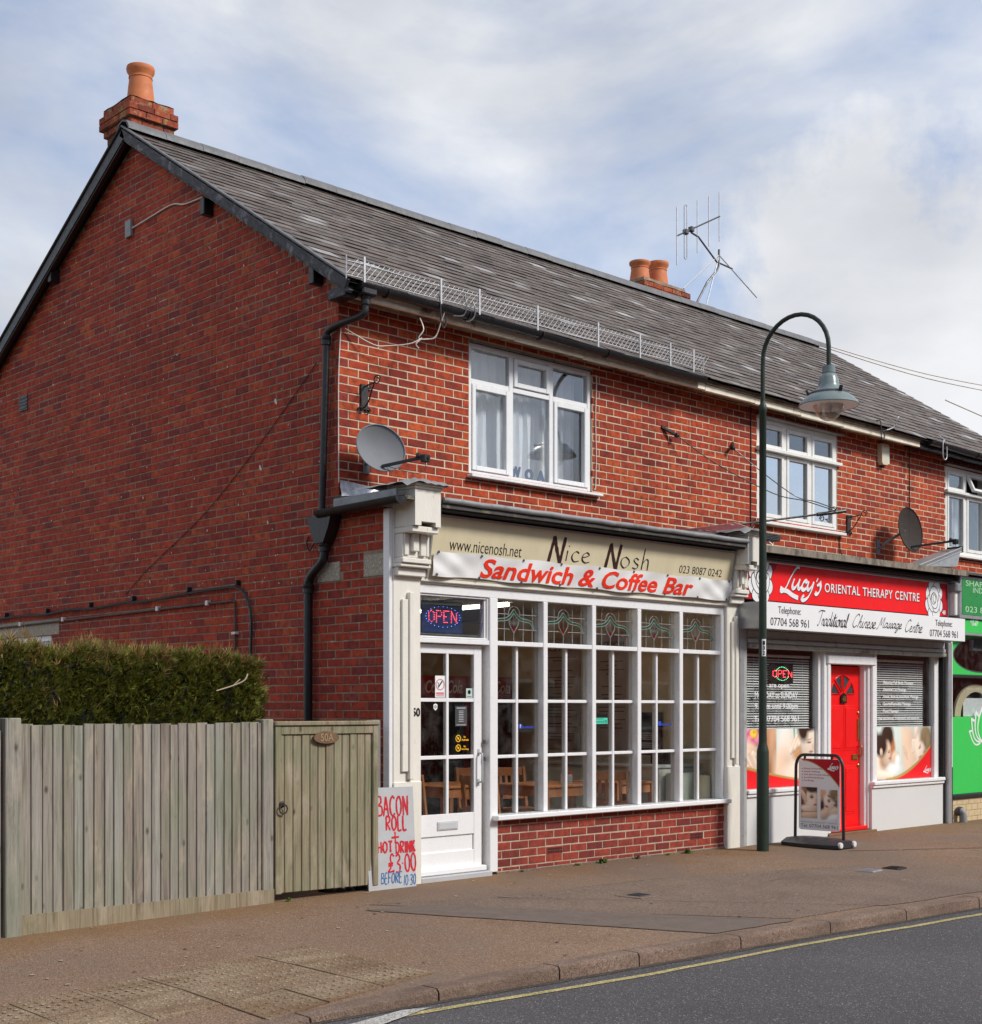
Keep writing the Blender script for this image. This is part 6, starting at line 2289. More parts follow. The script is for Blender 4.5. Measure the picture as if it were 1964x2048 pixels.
p.ell(.205, .50, .075, .24, -.2, S1, .2, .4, (.6, .3))
p.ell(.105, .66, .115, .22, -.35, HAIR, .22, .4, streak=.25)
p.ell(.015, .78, .05, .18, 0, HAIR, .3, .4)
p.ell(.125, .52, .024, .075, .2, S1, .3, .4)
eye(p, .255, .52, .022, .2)
p.ell(.268, .40, .02, .018, 0, LIP, .5, 0)
p.ell(.36, .17, .13, .13, .0, (.90, .91, .88), .4, .3)
p.cap(.02, .10, .32, .06, .10, .06, S4, .3, .4)
p._each(lambda u, v: ((.62 * max(0, (u - .22) / .78) ** 1.9 + .035 - v) / .012, 0, 0, 0) if u > .2 else None, GOLDP)
p._each(lambda u, v: ((.62 * max(0, (u - .27) / .73) ** 1.95 - v) / .012, 0, 0, 0) if u > .26 else None, REDP)
p2 = poster_sheet(7.705, 9.075, 'two women massage poster along the bottom of the right window')
p.build('photograph', FRONT(.094), 7.705, 9.075, .605, 1.255, p2)
strokes('lettering', LUCY, (8.88, 9.06, .655, .745), FRONT(.0915), M_print_w, p2, .012, rad(40), 0.0, .0005)

# ---- red fascia sign
def rose(mb, cx, cz, s, fr, w0):
    """white rose drawn with black outlines: material 0 white, 1 black"""
    pets = [(0, .02, .95, 1.0, 0), (-.55, .25, .42, .52, .5), (.58, .28, .42, .52, -.5), (-.6, -.35, .42, .5, 1.0), (.6, -.35, .42, .5, -1.0), (-.25, -.72, .5, .36, .25), (.28, -.74, .5, .36, -.3), (-.2, .72, .5, .36, -.2), (.3, .7, .46, .36, .4),
            (-.3, -.2, .42, .55, .6), (.32, -.2, .42, .55, -.6), (0, .28, .55, .5, 0), (0, -.05, .40, .46, .2), (-.06, .08, .27, .33, -.2), (.02, .08, .16, .22, .3)]
    w_ = w0
    for i, (x, z, rx, rz_, a) in enumerate(pets):
        if i:
            mb.flat(blob(cx + x * s, cz + z * s * 1.15, (rx + .045) * s, (rz_ + .045) * s * 1.1, a, 20, .08, i), fr, w_, 1); w_ += .00022
        mb.flat(blob(cx + x * s, cz + z * s * 1.15, rx * s * (.85 if i == 0 else 1), rz_ * s * 1.1 * (.85 if i == 0 else 1), a, 20, .08, i), fr, w_, 0); w_ += .00022


t = thing('shop_sign', (7.1, -.03, 2.68), 'long red massage centre fascia sign with white roses', 'sign')
LF = FRONT(-.03)
MB().box(4.93, 9.26, -.03, -.014, 2.67, 3.085).build('panel', M_redsign, t)
fm = MB(); fm.box(4.92, 9.28, -.045, -.014, 3.086, 3.118, ch=.004); fm.box(9.262, 9.282, -.042, -.014, 2.66, 3.085, ch=.003)
fm.build('edge_trim', M_alu, t)
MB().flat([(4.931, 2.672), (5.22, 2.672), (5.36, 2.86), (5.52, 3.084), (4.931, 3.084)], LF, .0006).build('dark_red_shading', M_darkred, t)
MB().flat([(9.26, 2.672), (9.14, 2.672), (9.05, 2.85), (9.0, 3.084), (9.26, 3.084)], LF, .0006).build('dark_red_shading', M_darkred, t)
mb = MB(); rose(mb, 5.20, 2.895, .205, LF, .0012); mb.build('rose', [M_print_w, M_print_k], t)
mb = MB(); rose(mb, 8.92, 2.865, .195, LF, .0012); mb.build('rose', [M_print_w, M_print_k], t)
strokes('lettering', LUCY, (5.575, 6.375, 2.70, 3.07), LF, M_print_k, t, .046, rad(50), 0.0, .0012)
strokes('lettering', LUCY, (5.565, 6.365, 2.708, 3.078), LF, M_print_w, t, .044, rad(50), 0.0, .005)
text('lettering', 'ORIENTAL THERAPY CENTRE', (6.45, 8.565, 2.815, 2.922), FRONT(-.0312), M_print_k, t, bold=.012, space=1.12)
text('lettering', 'ORIENTAL THERAPY CENTRE', (6.44, 8.555, 2.822, 2.929), FRONT(-.034), M_print_w, t, bold=.012, space=1.12)
text('lettering', '48', (9.13, 9.21, 2.69, 2.745), LF, M_print_w, t, bold=.02, w0=.001)

# ---- white box sign, the shutter housing
t = thing('shutter_box_sign', (7.0, -.3, 2.34), 'long white box sign with black telephone numbers under the red sign', 'sign')
MB().box(4.80, 9.20, -.298, .0, 2.338, 2.618, ch=.004).build('housing', M_alu, t)
MB().box(4.795, 9.205, -.306, -.299, 2.335, 2.622, ch=.002).build('panel', M_print_w, t)
BF2 = FRONT(-.3065)
for a, b, c, d, e, f in ((5.14, 5.56, 4.998, 5.715, 5, 0), (8.46, 8.875, 8.325, 9.015, 5, 0)):
    text('lettering', 'Telephone:', (a, b, 2.482, 2.582), BF2, M_print_k, t, bold=-.004)
    text('lettering', '07704 568 961', (c, d, 2.372, 2.458), BF2, M_print_k, t, bold=-.004)
strokes('lettering', spell('Traditional', 0, True), (5.88, 6.52, 2.405, 2.575), BF2, M_print_br, t, .0125, rad(50), 0.0, .001, .22)
strokes('lettering', spell('Chinese', 0, True), (6.60, 7.08, 2.415, 2.57), BF2, M_print_br, t, .0125, rad(50), 0.0, .001, .22)
strokes('lettering', spell('Massage', 0, True), (7.10, 7.66, 2.385, 2.555), BF2, M_print_br, t, .0125, rad(50), 0.0, .001, .22)
strokes('lettering', spell('Centre', 0, True), (7.75, 8.14, 2.405, 2.555), BF2, M_print_br, t, .0125, rad(50), 0.0, .001, .22)
# rolled-up shutter showing below the box
sh = MB()
sh.box(4.976, 9.20, -.03, .04, 2.25, 2.335, ch=.003)
sh.box(4.976, 9.20, -.05, .03, 2.19, 2.248, ch=.012)
sh = sh.build('roller_shutter', M_shutter, h2)
MB().box(4.976, 9.20, -.06, .035, 2.140, 2.188, ch=.008).build('bottom_rail', pm('dirty_shutter_rail', (.36, .34, .28), .5, .1, 6, (.15, .12, .08), .52, 4, .1, metal=.2), sh)

# ================================================================== green shopfront
MB().box(9.412, 12.95, .0, .1, 1.925, 2.62, ch=.003).build('upper_panel', M_green, h3)
MB().box(9.412, 12.95, -.004, .1, .36, 1.37, ch=.003).build('lower_panel', M_green, h3)
MB().box(9.412, 12.95, -.03, .1, 1.885, 1.923, ch=.005).build('dark_rail', M_black_pl, h3)
MB().box(9.412, 12.95, -.035, .1, .305, .357, ch=.006).build('dark_rail', M_black_pl, h3)
ov = MB()
pts = [(10.2 + .71 * math.cos(q * math.pi / 18), 2.19 + .215 * math.sin(q * math.pi / 18)) for q in range(36)]
ov.prism(pts, FRONT(0), -.002, .003); ov.build('oval_light', glass('dark_oval_glass', 1.6, (.2, .17, .16), .05, .1), h3)
MB().prism([(10.2 + .735 * math.cos(q * math.pi / 18), 2.19 + .232 * math.sin(q * math.pi / 18)) for q in range(36)], FRONT(0), -.001, .0015).build('oval_rim', M_dgrey, h3)
pane(9.412, 12.95, 1.37, 1.885, .05, M_glass, h3)
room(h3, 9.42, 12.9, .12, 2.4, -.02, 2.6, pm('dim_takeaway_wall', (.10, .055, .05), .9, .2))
t = thing('arched_wood_frame', (10.25, .09, 1.35), 'pale wooden arched frame hanging inside the green shop window', 'frame')
mb = MB()
for q in range(24):
    a0, a1 = math.pi * q / 24, math.pi * (q + 1) / 24
    mb.prism([(10.25 + r_ * math.cos(a_), 1.375 + k_ * math.sin(a_)) for r_, k_, a_ in ((.58, .43, a0), (.58, .43, a1), (.42, .33, a1), (.42, .33, a0))], FRONT(.085), -.03, .0)
mb.build('arch', M_creamsign, t)
MB().box(9.9, 10.6, .088, .09, 1.375, 1.62).build('curtain', M_curtain, t)
# tiles at the foot of the front
tb = MB().box(9.412, 12.95, .006, .1, -.1, .304).build('tile_bed', M_dgrey, h3)
for j in range(4):
    for i in range(16):
        a = 9.414 + i * .158 + (.0 if j % 2 == 0 else -.079)
        z = .302 - (j + 1) * .082
        x_a, x_b = max(a, 9.414), a + .154
        if x_b - x_a > .03: MB().box(x_a, x_b, -.002 + R.uniform(0, .002), .02, z, z + .078, ch=.003).build('tile', M_tile, tb)
t = thing('vent_pipe', (9.56, -.05, 0), 'short grey waste pipe elbow at the foot of the tiles', 'pipe')
MB().tube(smooth_line([(9.56, .0, .14), (9.56, -.06, .14), (9.57, -.085, .10), (9.57, -.09, -.01)], 4), .05, 12).build('elbow', M_lead, t, smooth=True)
MB().lathe([(.058, -.03), (.062, -.02), (.062, .02), (.058, .03)], (9.56, -.045, .14), 14, 0, (0, 1, 0)).build('collar', M_darksteel, t, smooth=True)
# lotus emblem
def lotus(mb, cx, cz, s, fr, w0):
    w_ = w0
    for (a, ln_, wd) in ((1.15, .95, .26), (-1.15, .95, .26), (.72, 1.1, .3), (-.72, 1.1, .3), (.36, 1.15, .3), (-.36, 1.15, .3), (0, 1.2, .3)):
        for k, mi in ((1.0, 0), (.80, 1)):
            pts = []
            for q in range(13):
                u = q / 12
                pts.append((wd * math.sin(math.pi * u ** .8) * k, u * ln_ * (k if k < 1 else 1) + (.08 if k < 1 else 0)))
            pts += [(-x, y) for x, y in reversed(pts[1:-1])]
            P = [(cx + s * (x * math.cos(a) + y * math.sin(a)), cz + s * (-x * math.sin(a) + y * math.cos(a))) for x, y in pts]
            mb.flat(P, fr, w_, mi); w_ += .0004


t = thing('lotus_emblem', (10.22, -.01, 1.0), 'white lotus flower emblem on the green shop panel', 'emblem')
mb = MB(); lotus(mb, 10.22, 1.03, .40, FRONT(-.004), .001); mb.build('petals', [M_print_w, M_green], t)
t = thing('shop_sign', (10.4, -.15, 2.65), 'dark green box sign in a grey frame at the picture edge', 'sign')
MB().box(9.37, 12.4, -.15, .0, 2.65, 3.205, ch=.006).build('housing', M_alu, t)
MB().box(9.42, 12.35, -.154, -.149, 2.70, 3.165).build('panel', M_green_d, t)
GF = FRONT(-.1545)
text('lettering', 'SHAPE', (9.51, 10.06, 3.075, 3.148), GF, M_pale_g, t)
text('lettering', 'INDI', (9.70, 10.0, 2.995, 3.062), GF, M_pale_g, t)
text('lettering', '023 8', (9.50, 9.99, 2.735, 2.81), GF, M_pale_g, t)
t = thing('lower_sign', (10.5, -.12, 2.45), 'bright green strip sign below the dark green box sign', 'sign')
MB().box(9.42, 12.9, -.12, -.02, 2.47, 2.645, ch=.004).build('panel', M_green, t)
MB().box(9.42, 12.9, -.14, -.02, 2.435, 2.468, ch=.004).build('edge_trim', M_alu, t)
mb = MB(); lotus(mb, 9.80, 2.58, .13, FRONT(-.121), .001); mb.build('emblem', [M_print_w, M_green], t)
mb = MB()
mb.add([(9.42, -.22, 3.215), (12.95, -.22, 3.215), (12.95, YW, 3.29), (9.42, YW, 3.29), (9.42, -.22, 3.245), (12.95, -.22, 3.245), (12.95, YW, 3.33), (9.42, YW, 3.33)],
       [(0, 3, 2, 1), (4, 5, 6, 7), (0, 1, 5, 4), (0, 4, 7, 3), (1, 2, 6, 5)])
mb.build('shop_roof', M_felt, h3)
MB().box(9.42, 12.95, -.012, .05, 2.62, 3.21).build('fascia_backing', M_dark, h3)
# ================================================================== fence, gate and hedge
FY = -.12
f = thing('fence', (-2.3, FY, -.03), 'weathered grey green close board fence in front of the hedge', 'fence')
MB().box(-3.365, -3.255, FY - .03, FY + .07, -.25, 1.425, ch=.006).build('post', M_fence, f)
MB().box(-1.325, -1.228, FY - .012, FY + .08, -.2, 1.405, ch=.006).build('post', M_fence, f)
bx = [-3.25, -3.171, -3.091, -3.015, -2.941, -2.862, -2.791, -2.715, -2.633, -2.562, -2.487, -2.412, -2.331, -2.266, -2.192, -2.117, -2.047, -1.974, -1.897, -1.816, -1.741, -1.661, -1.59, -1.509, -1.436, -1.363, -1.326]
for i in range(len(bx) - 1):
    a, b = bx[i], bx[i + 1] + .014
    top = 1.378 + R.uniform(-.008, .006) - (.0)
    bot = .09 + R.uniform(-.01, .01) - .004
    mb = MB()
    t0, t1 = .020 + R.uniform(-.002, .004), .007
    y = FY + .02
    lean = R.uniform(-.003, .003)
    vs = [(a, y, bot), (b, y, bot), (b, y - t1, bot), (a + .003, y - t0, bot), (a, y - t0 + .004, bot)]
    vs += [(x + lean, yy, top + R.uniform(-.002, .002)) for x, yy, _ in vs]
    mb.add(vs, [(0, 1, 2, 3, 4), (9, 8, 7, 6, 5), (0, 5, 6, 1), (1, 6, 7, 2), (2, 7, 8, 3), (3, 8, 9, 4), (4, 9, 5, 0)])
    mb.build('board', M_fence, f)
for z in (.32, .75, 1.18): MB().box(-3.25, -1.33, FY + .022, FY + .07, z - .03, z + .03, ch=.004).build('rail', M_fence, f)
mb = MB()
mb.add([(-3.255, FY - .014, -.052), (-1.224, FY - .014, -.02), (-1.224, FY - .014, .100), (-3.255, FY - .014, .104), (-3.255, FY + .014, -.052), (-1.224, FY + .014, -.02), (-1.224, FY + .014, .100), (-3.255, FY + .014, .104)],
       [(0, 1, 2, 3), (3, 2, 6, 7), (4, 7, 6, 5), (1, 5, 6, 2), (0, 3, 7, 4)])
kb = wood_mat('gravel_board_wood', (.27, .22, .15), (.3, .25, .17), (.26, .22, .16), .2)
mb.build('gravel_board', kb, f)
# second bay of fence, mostly out of the picture
f2 = thing('fence', (-5.0, .05, -.05), 'sliver of a second fence bay at the left picture edge beyond the tall post', 'fence')
for i in range(20):
    x = -3.385 - i * .085
    MB().box(x - .083, x - .001, FY - .005 + (i % 2) * .004, FY + .016 + (i % 2) * .004, -.06, 1.34 + R.uniform(-.006, .006), ch=.003).build('board', M_fence, f2)
for z in (.3, 1.1): MB().box(-5.1, -3.37, FY + .022, FY + .06, z, z + .06).build('rail', M_fence, f2)

g = thing('gate', (-.7, FY, .03), 'greenish boarded garden gate beside the coffee bar', 'gate')
gx = [-1.155, -1.119, -1.037, -.956, -.877, -.798, -.723, -.642, -.561, -.485, -.409, -.329, -.262]
for i in range(len(gx) - 1):
    a, b = gx[i], gx[i + 1] - .006
    sl = .06 - .0145 * (a + 1.2) / 1.0
    MB().box(a, b, FY - .004 + (i % 3) * .002, FY + .014, sl, 1.30, ch=.005).build('board', M_gatewood, g)
MB().box(-1.214, -1.157, FY - .018, FY + .03, .055, 1.352, ch=.004).build('stile', M_gatewood, g)
MB().box(-.258, -.205, FY - .018, FY + .03, .042, 1.352, ch=.004).build('stile', M_gatewood, g)
MB().box(-1.156, -.259, FY - .016, FY + .03, 1.285, 1.351, ch=.004).build('top_rail', M_gatewood, g)
MB().box(-1.222, -.198, FY - .032, FY + .045, 1.353, 1.388, ch=.006).build('cap_rail', M_gatewood, g)
for z in (.2, .7): MB().box(-1.15, -.26, FY + .016, FY + .05, z, z + .08).build('ledge', M_gatewood, g)
mb = MB().lathe([(.026, 0), (.026, .006), (.012, .014), (.010, .03)], (-1.157, FY - .018, .748), 14, 0, (0, -1, 0))
rh = mb.build('handle_rose', M_iron, g, smooth=True)
MB().tube([(-1.157 + .036 * math.sin(q * math.pi / 10), FY - .04, .712 + .036 * math.cos(q * math.pi / 10)) for q in range(20)], .006, 6, closed=True).build('ring', M_iron, rh, smooth=True)
gp = thing('gate_post', (-.12, -.05, 0), 'grey square gate post between the gate and the shop corner', 'post')
MB().box(-.168, -.08, -.015, .07, -.15, 1.392, ch=.008).build('post', pm('grey_post', (.20, .19, .18), .8, .15, 9, bump=.3, bscale=40), gp)
pl = thing('house_number_plate', (-.74, FY - .03, 1.2), 'small oval carved wooden 50A plate on the gate', 'sign')
mb = MB().prism(blob(-.74, 1.258, .118, .05, 0, 30, .06, 3), FRONT(FY - .018), .0, .016)
M_plate = pm('carved_wood', (.16, .09, .045), .6, .25, 14, bump=.4, bscale=60)
mb.build('plate', M_plate, pl)
text('lettering', '50A', (-.80, -.675, 1.228, 1.29), FRONT(FY - .0345), pm('carved_number', (.32, .22, .12), .6), pl, w0=.0, bold=.01)

# hedge: sprays of flat conifer foliage over a twiggy core
hg = thing('hedge', (-2.8, .45, 0), 'clipped dark green conifer hedge with browned tips behind the fence', 'hedge')
HX0, HX1, HY0, HY1 = -4.6, -1.24, .0, 1.0
rh_ = random.Random(5)


def hz(x, y):
    return 1.90 + .07 * mnoise.noise(V(x * 1.7, y * 2, 3)) + .09 * mnoise.noise(V(x * 4.3, y * 4, 8)) - .10 * max(0, (x + 1.68) / .45) ** 2


def hfront(x, z):
    return HY0 + .06 * mnoise.noise(V(x * 2.3, z * 2.3, 1)) + .05 * mnoise.noise(V(x * 6, z * 6, 4)) + .06 * max(0, 1.6 - z)


def spray(mb, p, d, ln, wd):
    """a flat fan of little leaf tips"""
    d = d.normalized()
    s = d.cross(V(rh_.uniform(-1, 1), rh_.uniform(-1, 1), rh_.uniform(-1, 1)))
    if s.length < .05: s = d.orthogonal()
    s.normalize()
    nrm = s.cross(d)
    for k in range(5):
        a = (k - 2) * .38 + rh_.uniform(-.12, .12)
        dd = (d * math.cos(a) + s * math.sin(a) + nrm * rh_.uniform(-.18, .18)).normalized()
        l_ = ln * (1 - .16 * abs(k - 2)) * rh_.uniform(.75, 1.15)
        q = p + d * (ln * .10 * k / 4)
        ss = dd.cross(nrm).normalized() * wd
        mid = q + dd * l_ * .5
        mb.add([q, mid + ss, q + dd * l_, mid - ss], [(0, 1, 2, 3)])


leaf, tip = MB(), MB()
for _ in range(13000):
    u = rh_.random()
    if u < .60:       # face towards the road
        x = rh_.uniform(HX0, HX1); z = rh_.uniform(1.1, 1.9)
        z = min(z, hz(x, HY0) - .02)
        p = V(x, hfront(x, z) + rh_.uniform(-.02, .10), z)
        d = V(rh_.uniform(-.55, .65), -1.0 + rh_.uniform(-.1, .5), rh_.uniform(.1, 1.1))
    elif u < .86:     # top
        x = rh_.uniform(HX0, HX1); y = rh_.uniform(HY0, HY1)
        p = V(x, y, hz(x, y) - rh_.uniform(-.01, .10))
        d = V(rh_.uniform(-.4, .5), rh_.uniform(-.7, .3), 1.0)
    else:             # right-hand end
        y = rh_.uniform(HY0, HY1); z = rh_.uniform(.9, 1.85)
        e = HX1 + .05 * mnoise.noise(V(y * 5, z * 5, 2)) - .10 * max(0, (z - 1.55) / .35) ** 2
        p = V(e - rh_.uniform(-.03, .12), y, z)
        d = V(1.0, rh_.uniform(-.9, .3), rh_.uniform(0, .9))
    high = (p.z - 1.72) / .25
    if rh_.random() < max(.015, .55 * high):
        spray(tip, p, d + V(0, 0, .5), rh_.uniform(.06, .13), .0034)
    else:
        spray(leaf, p, d, rh_.uniform(.04, .09), .0052)
tag(leaf.build('foliage', M_leaf, hg), kind='stuff')
tag(tip.build('dry_tips', M_tip, hg), kind='stuff')
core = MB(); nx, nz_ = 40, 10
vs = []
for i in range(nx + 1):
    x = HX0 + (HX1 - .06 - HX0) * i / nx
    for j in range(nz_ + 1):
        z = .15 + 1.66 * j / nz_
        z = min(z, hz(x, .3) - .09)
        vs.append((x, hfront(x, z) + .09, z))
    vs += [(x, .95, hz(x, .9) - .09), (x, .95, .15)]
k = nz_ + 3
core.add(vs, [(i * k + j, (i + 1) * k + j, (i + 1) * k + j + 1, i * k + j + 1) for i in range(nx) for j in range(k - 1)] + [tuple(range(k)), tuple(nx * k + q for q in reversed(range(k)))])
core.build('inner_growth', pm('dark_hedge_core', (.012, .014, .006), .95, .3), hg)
for i in range(9):
    x = HX0 + .3 + i * .38
    MB().tube([(x, .5, 0), (x + .02, .48, .6), (x - .01, .5, 1.3)], [.028, .022, .012], 7).build('stem', M_twig, hg)
mb = MB()
mb.tube(smooth_line([(-1.68, -.04, 1.62), (-1.56, -.08, 1.66), (-1.48, -.11, 1.70), (-1.45, -.11, 1.75)], 4), .006, 5)
mb.tube(smooth_line([(-1.56, -.08, 1.66), (-1.51, -.10, 1.71)], 4), .004, 5)
mb.build('bare_twig', pm('pale_twig', (.45, .36, .25), .8, .1), hg)

# rubbish sack and grit under the gate
t = thing('rubbish_sack', (-.5, .05, 0), 'black plastic sack showing in the gap under the gate', 'sack')
mb = MB(); vs = []
for i in range(18):
    for j in range(7):
        a = math.pi * i / 17
        r_ = .13 * math.sin(math.pi * (j + .6) / 7.2) ** .6 * (1 + .16 * mnoise.noise(V(i * .7, j * .9, 2)))
        vs.append((-.62 + .55 * j / 6, .08 - r_ * math.cos(a) * .8, -.005 + r_ * .75 * math.sin(a)))
mb.add(vs, [(i * 7 + j, i * 7 + j + 1, (i + 1) * 7 + j + 1, (i + 1) * 7 + j) for i in range(17) for j in range(6)])
mb.build('sack', pm('glossy_black_plastic', (.01, .01, .012), .25, .1), t, smooth=True)

# weeds along the foot of the wall
def weed(x, y, s, n, lab, lng=1.0, mat=None):
    t = thing('weed', (x, y, gz(x, y)), lab, 'plant', 'weeds along the shop wall')
    mb = MB(); q = random.Random(int(x * 100))
    for i in range(n):
        a = q.uniform(0, 6.28); e = q.uniform(.25, 1.2)
        d = V(math.cos(a) * math.cos(e), -abs(math.sin(a)) * math.cos(e) * .9, math.sin(e) * .8)
        L_ = s * q.uniform(.55, 1.1) * lng
        sd_ = d.cross(V(0, 0, 1)).normalized() * s * .14
        p0 = V(x + q.uniform(-.03, .03) * s * 8, y + q.uniform(-.01, .01), gz(x, y))
        p1 = p0 + d * L_ * .5 + V(0, 0, .02 * s); p2 = p0 + d * L_ - V(0, 0, .15 * L_)
        mb.add([p0, p1 + sd_, p2, p1 - sd_, p1 + V(0, 0, .006)], [(0, 1, 4), (1, 2, 4), (2, 3, 4), (3, 0, 4)])
    mb.build('leaves', mat or M_weed, t)


weed(2.62, -.035, .09, 46, 'bushy green weed under the third window bay')
weed(2.28, -.03, .05, 22, 'tiny weed left of the bushy one by the dwarf wall')
weed(3.14, -.03, .065, 26, 'dull upright weed in the middle of the dwarf wall', 1.1, leaf_mat('dull_weed', [(0, (.06, .07, .03)), (1, (.16, .13, .06))]))
weed(3.62, -.03, .045, 22, 'low weed left of the rightmost clump')
weed(3.92, -.035, .085, 46, 'rightmost green weed clump near the air brick')
weed(1.55, -.03, .035, 30, 'low moss tuft by the door post')
weed(-1.1, -.14, .05, 26, 'moss tuft under the hinge side of the gate')

# ================================================================== lamp post
lp = thing('street_lamp', (4.715, -.41, 0), 'dark green street lamp with swan neck and bell shade', 'street lamp')
MB().lathe([(.064, -.15), (.064, 1.03), (.062, 1.045), (.044, 1.115), (.043, 1.13), (.042, 1.2)], (4.715, -.41, 0), 28).build('base', M_green_post, lp, smooth=True)
sh_ = MB().lathe([(.042, 1.13), (.041, 2.2), (.038, 3.4), (.036, 4.58), (.040, 4.585), (.041, 4.62), (.039, 4.66), (.030, 4.67), (.025, 4.70)], (4.715, -.41, 0), 24).build('shaft', M_green_post, lp, smooth=True)
ARM = .80
pts = [(4.715, -.41, 4.68), (4.715, -.41, 5.05)]
for i in range(1, 17):
    a = math.pi * i / 16
    pts.append((4.715, -.41 - ARM / 2 + ARM / 2 * math.cos(a), 5.12 + .40 * math.sin(a)))
pts.append((4.715, -.41 - ARM, 4.93))
MB().tube(pts, .023, 14).build('swan_neck', M_green_post, lp, smooth=True)
LX, LY = 4.715, -.41 - ARM
hd_ = MB().lathe([(.040, 4.95), (.062, 4.945), (.065, 4.875), (.060, 4.87), (.078, 4.855), (.094, 4.82), (.102, 4.76), (.115, 4.72), (.185, 4.665)], (LX, LY, -.02), 28).build('lamp_cap', M_green_lamp, lp, smooth=True)
MB().lathe([(.19, 4.645), (.20, 4.655), (.20, 4.67), (.19, 4.68)], (LX, LY, -.02), 28).build('shade_ring', M_darksteel, lp, smooth=True)
sd2 = MB()
sd2.lathe([(.185, 4.665), (.235, 4.63), (.282, 4.585), (.302, 4.55), (.298, 4.543), (.272, 4.575), (.225, 4.62), (.178, 4.65)], (LX, LY, -.02), 32, cap=False)
sd2.build('shade', M_green_lamp, lp, smooth=True)
MB().lathe([(.292, 4.546), (.268, 4.573), (.22, 4.615), (.175, 4.638), (.0001, 4.64)], (LX, LY, -.02), 28).build('reflector', M_print_w, lp, smooth=True)
bw = MB()
bw.lathe([(.166 * math.cos(a), 4.632 - .24 * math.sin(a)) for a in [math.pi / 2 * q / 9 for q in range(10)]], (LX, LY, -.02), 28, cap=False)
bw.build('bowl', M_glass_amber, lp, smooth=True)
MB().lathe([(.035, 4.63), (.04, 4.56), (.03, 4.50), (.01, 4.48)], (LX, LY, -.02), 12).build('bulb', M_print_w, lp, smooth=True)
for i in range(3):
    a = 2.2 + i * 2.1
    MB().bar((LX + .195 * math.cos(a), LY + .195 * math.sin(a), 4.63), (LX + .22 * math.cos(a), LY + .22 * math.sin(a), 4.69), .03, .02).build('clip', M_black_pl, lp)
mb = MB()
for i in range(7):
    a0, a1 = -2.75 + i * .16, -2.75 + (i + 1) * .16
    for (z0, z1) in ((2.03, 2.21),):
        mb.add([(4.715 + .0425 * math.cos(a0), -.41 + .0425 * math.sin(a0), z0), (4.715 + .0425 * math.cos(a1), -.41 + .0425 * math.sin(a1), z0), (4.715 + .0425 * math.cos(a1), -.41 + .0425 * math.sin(a1), z1), (4.715 + .0425 * math.cos(a0), -.41 + .0425 * math.sin(a0), z1)], [(0, 1, 2, 3)])
lb_ = mb.build('number_label', M_print_w, lp)
# vertical post number, set on the tangent plane facing the road corner
aa = -2.25
TF = (V(4.715 + .0445 * math.cos(aa), -.41 + .0445 * math.sin(aa), 0), V(-math.sin(aa), math.cos(aa), 0), V(0, 0, 1))
for i, ch in enumerate('132'):
    text('number', ch, (-.012, .012, 2.15 - i * .052, 2.19 - i * .052), TF, M_print_k, lp, bold=.02)
MB().box(4.768, 4.784, -.44, -.38, .62, .95, ch=.004).build('access_door', M_green_post, lp)

# ================================================================== swing sign on the pavement
sx = 5.56
sg = thing('swing_sign', (sx, -.53, 0), 'black framed swing sign advertising massage on the footway', 'sign')
mb = MB(); vs = []; n = 14
for i in range(n + 1):
    y = -.17 - .72 * i / n
    u = abs(2 * i / n - 1)
    hw = .235 * (1 - .28 * u ** 2.5)
    tp = .095 - .02 * u ** 3
    vs += [(sx - hw, y, .0), (sx - hw - .004, y, .035), (sx - .07, y, tp), (sx + .07, y, tp), (sx + hw + .004, y, .035), (sx + hw, y, .0)]
mb.add(vs, [(i * 6 + j, i * 6 + j + 1, (i + 1) * 6 + j + 1, (i + 1) * 6 + j) for i in range(n) for j in range(5)] + [tuple(range(6)), tuple(n * 6 + j for j in reversed(range(6)))])
mb.build('base', M_swing_base, sg, smooth=True)
for dx in (-.14, .12):
    MB().lathe([(.012, -.018), (.03, -.016), (.034, 0), (.03, .016), (.012, .018)], (sx + dx, -.895, .035), 14, 0, (0, 1, 0)).build('wheel', M_clip, sg, smooth=True)
P = [(sx, -.235, .08), (sx, -.245, .84)]
for i in range(1, 7):
    a = math.pi / 2 * i / 6
    P.append((sx, -.245 - .10 * (1 - math.cos(a)), .84 + .14 * math.sin(a)))
for i in range(0, 7):
    a = math.pi / 2 * i / 6
    P.append((sx, -.735 - .10 * math.sin(a), .98 - .14 * (1 - math.cos(a))))
P.append((sx, -.845, .08))
MB().tube(P, .017, 10).build('frame', M_black_pl, sg, smooth=True)
AF = LEFT(sx - .006)
A = lambda u, v: (.285 + .515 * u, .165 + .775 * v)      # a = -y
rr = []
for (cx_, cz_, a0) in ((.94, .96, 0), (.06, .96, 90), (.06, .04, 180), (.94, .04, 270)):
    for q in range(5):
        t_ = rad(a0 + 22.5 * q)
        rr.append(A(cx_ + .06 * math.cos(t_), cz_ + .04 * math.sin(t_)))
M_pan = pm('pale_grey_panel', (.80, .80, .82), .4, .02)
MB().prism(rr, AF, -.012, 0).build('panel', M_pan, sg)
mb = MB()
mb.flat([A(.04, .995)] + [A(u, 1 - .02 - .36 * ((u - .10) / .9) ** 1.9 if u > .1 else .98) for u in [.1 + .9 * q / 12 for q in range(13)]] + [A(1, .96), A(.96, .995)], AF, .001)
mb.build('red_corner', M_darkred, sg)
mb = MB()
ribbon(mb, [A(.1 + .9 * q / 12, 1 - .025 - .36 * (q / 12) ** 1.9) for q in range(13)], AF, .002, .010); mb.build('gold_edge', SK[8], sg)
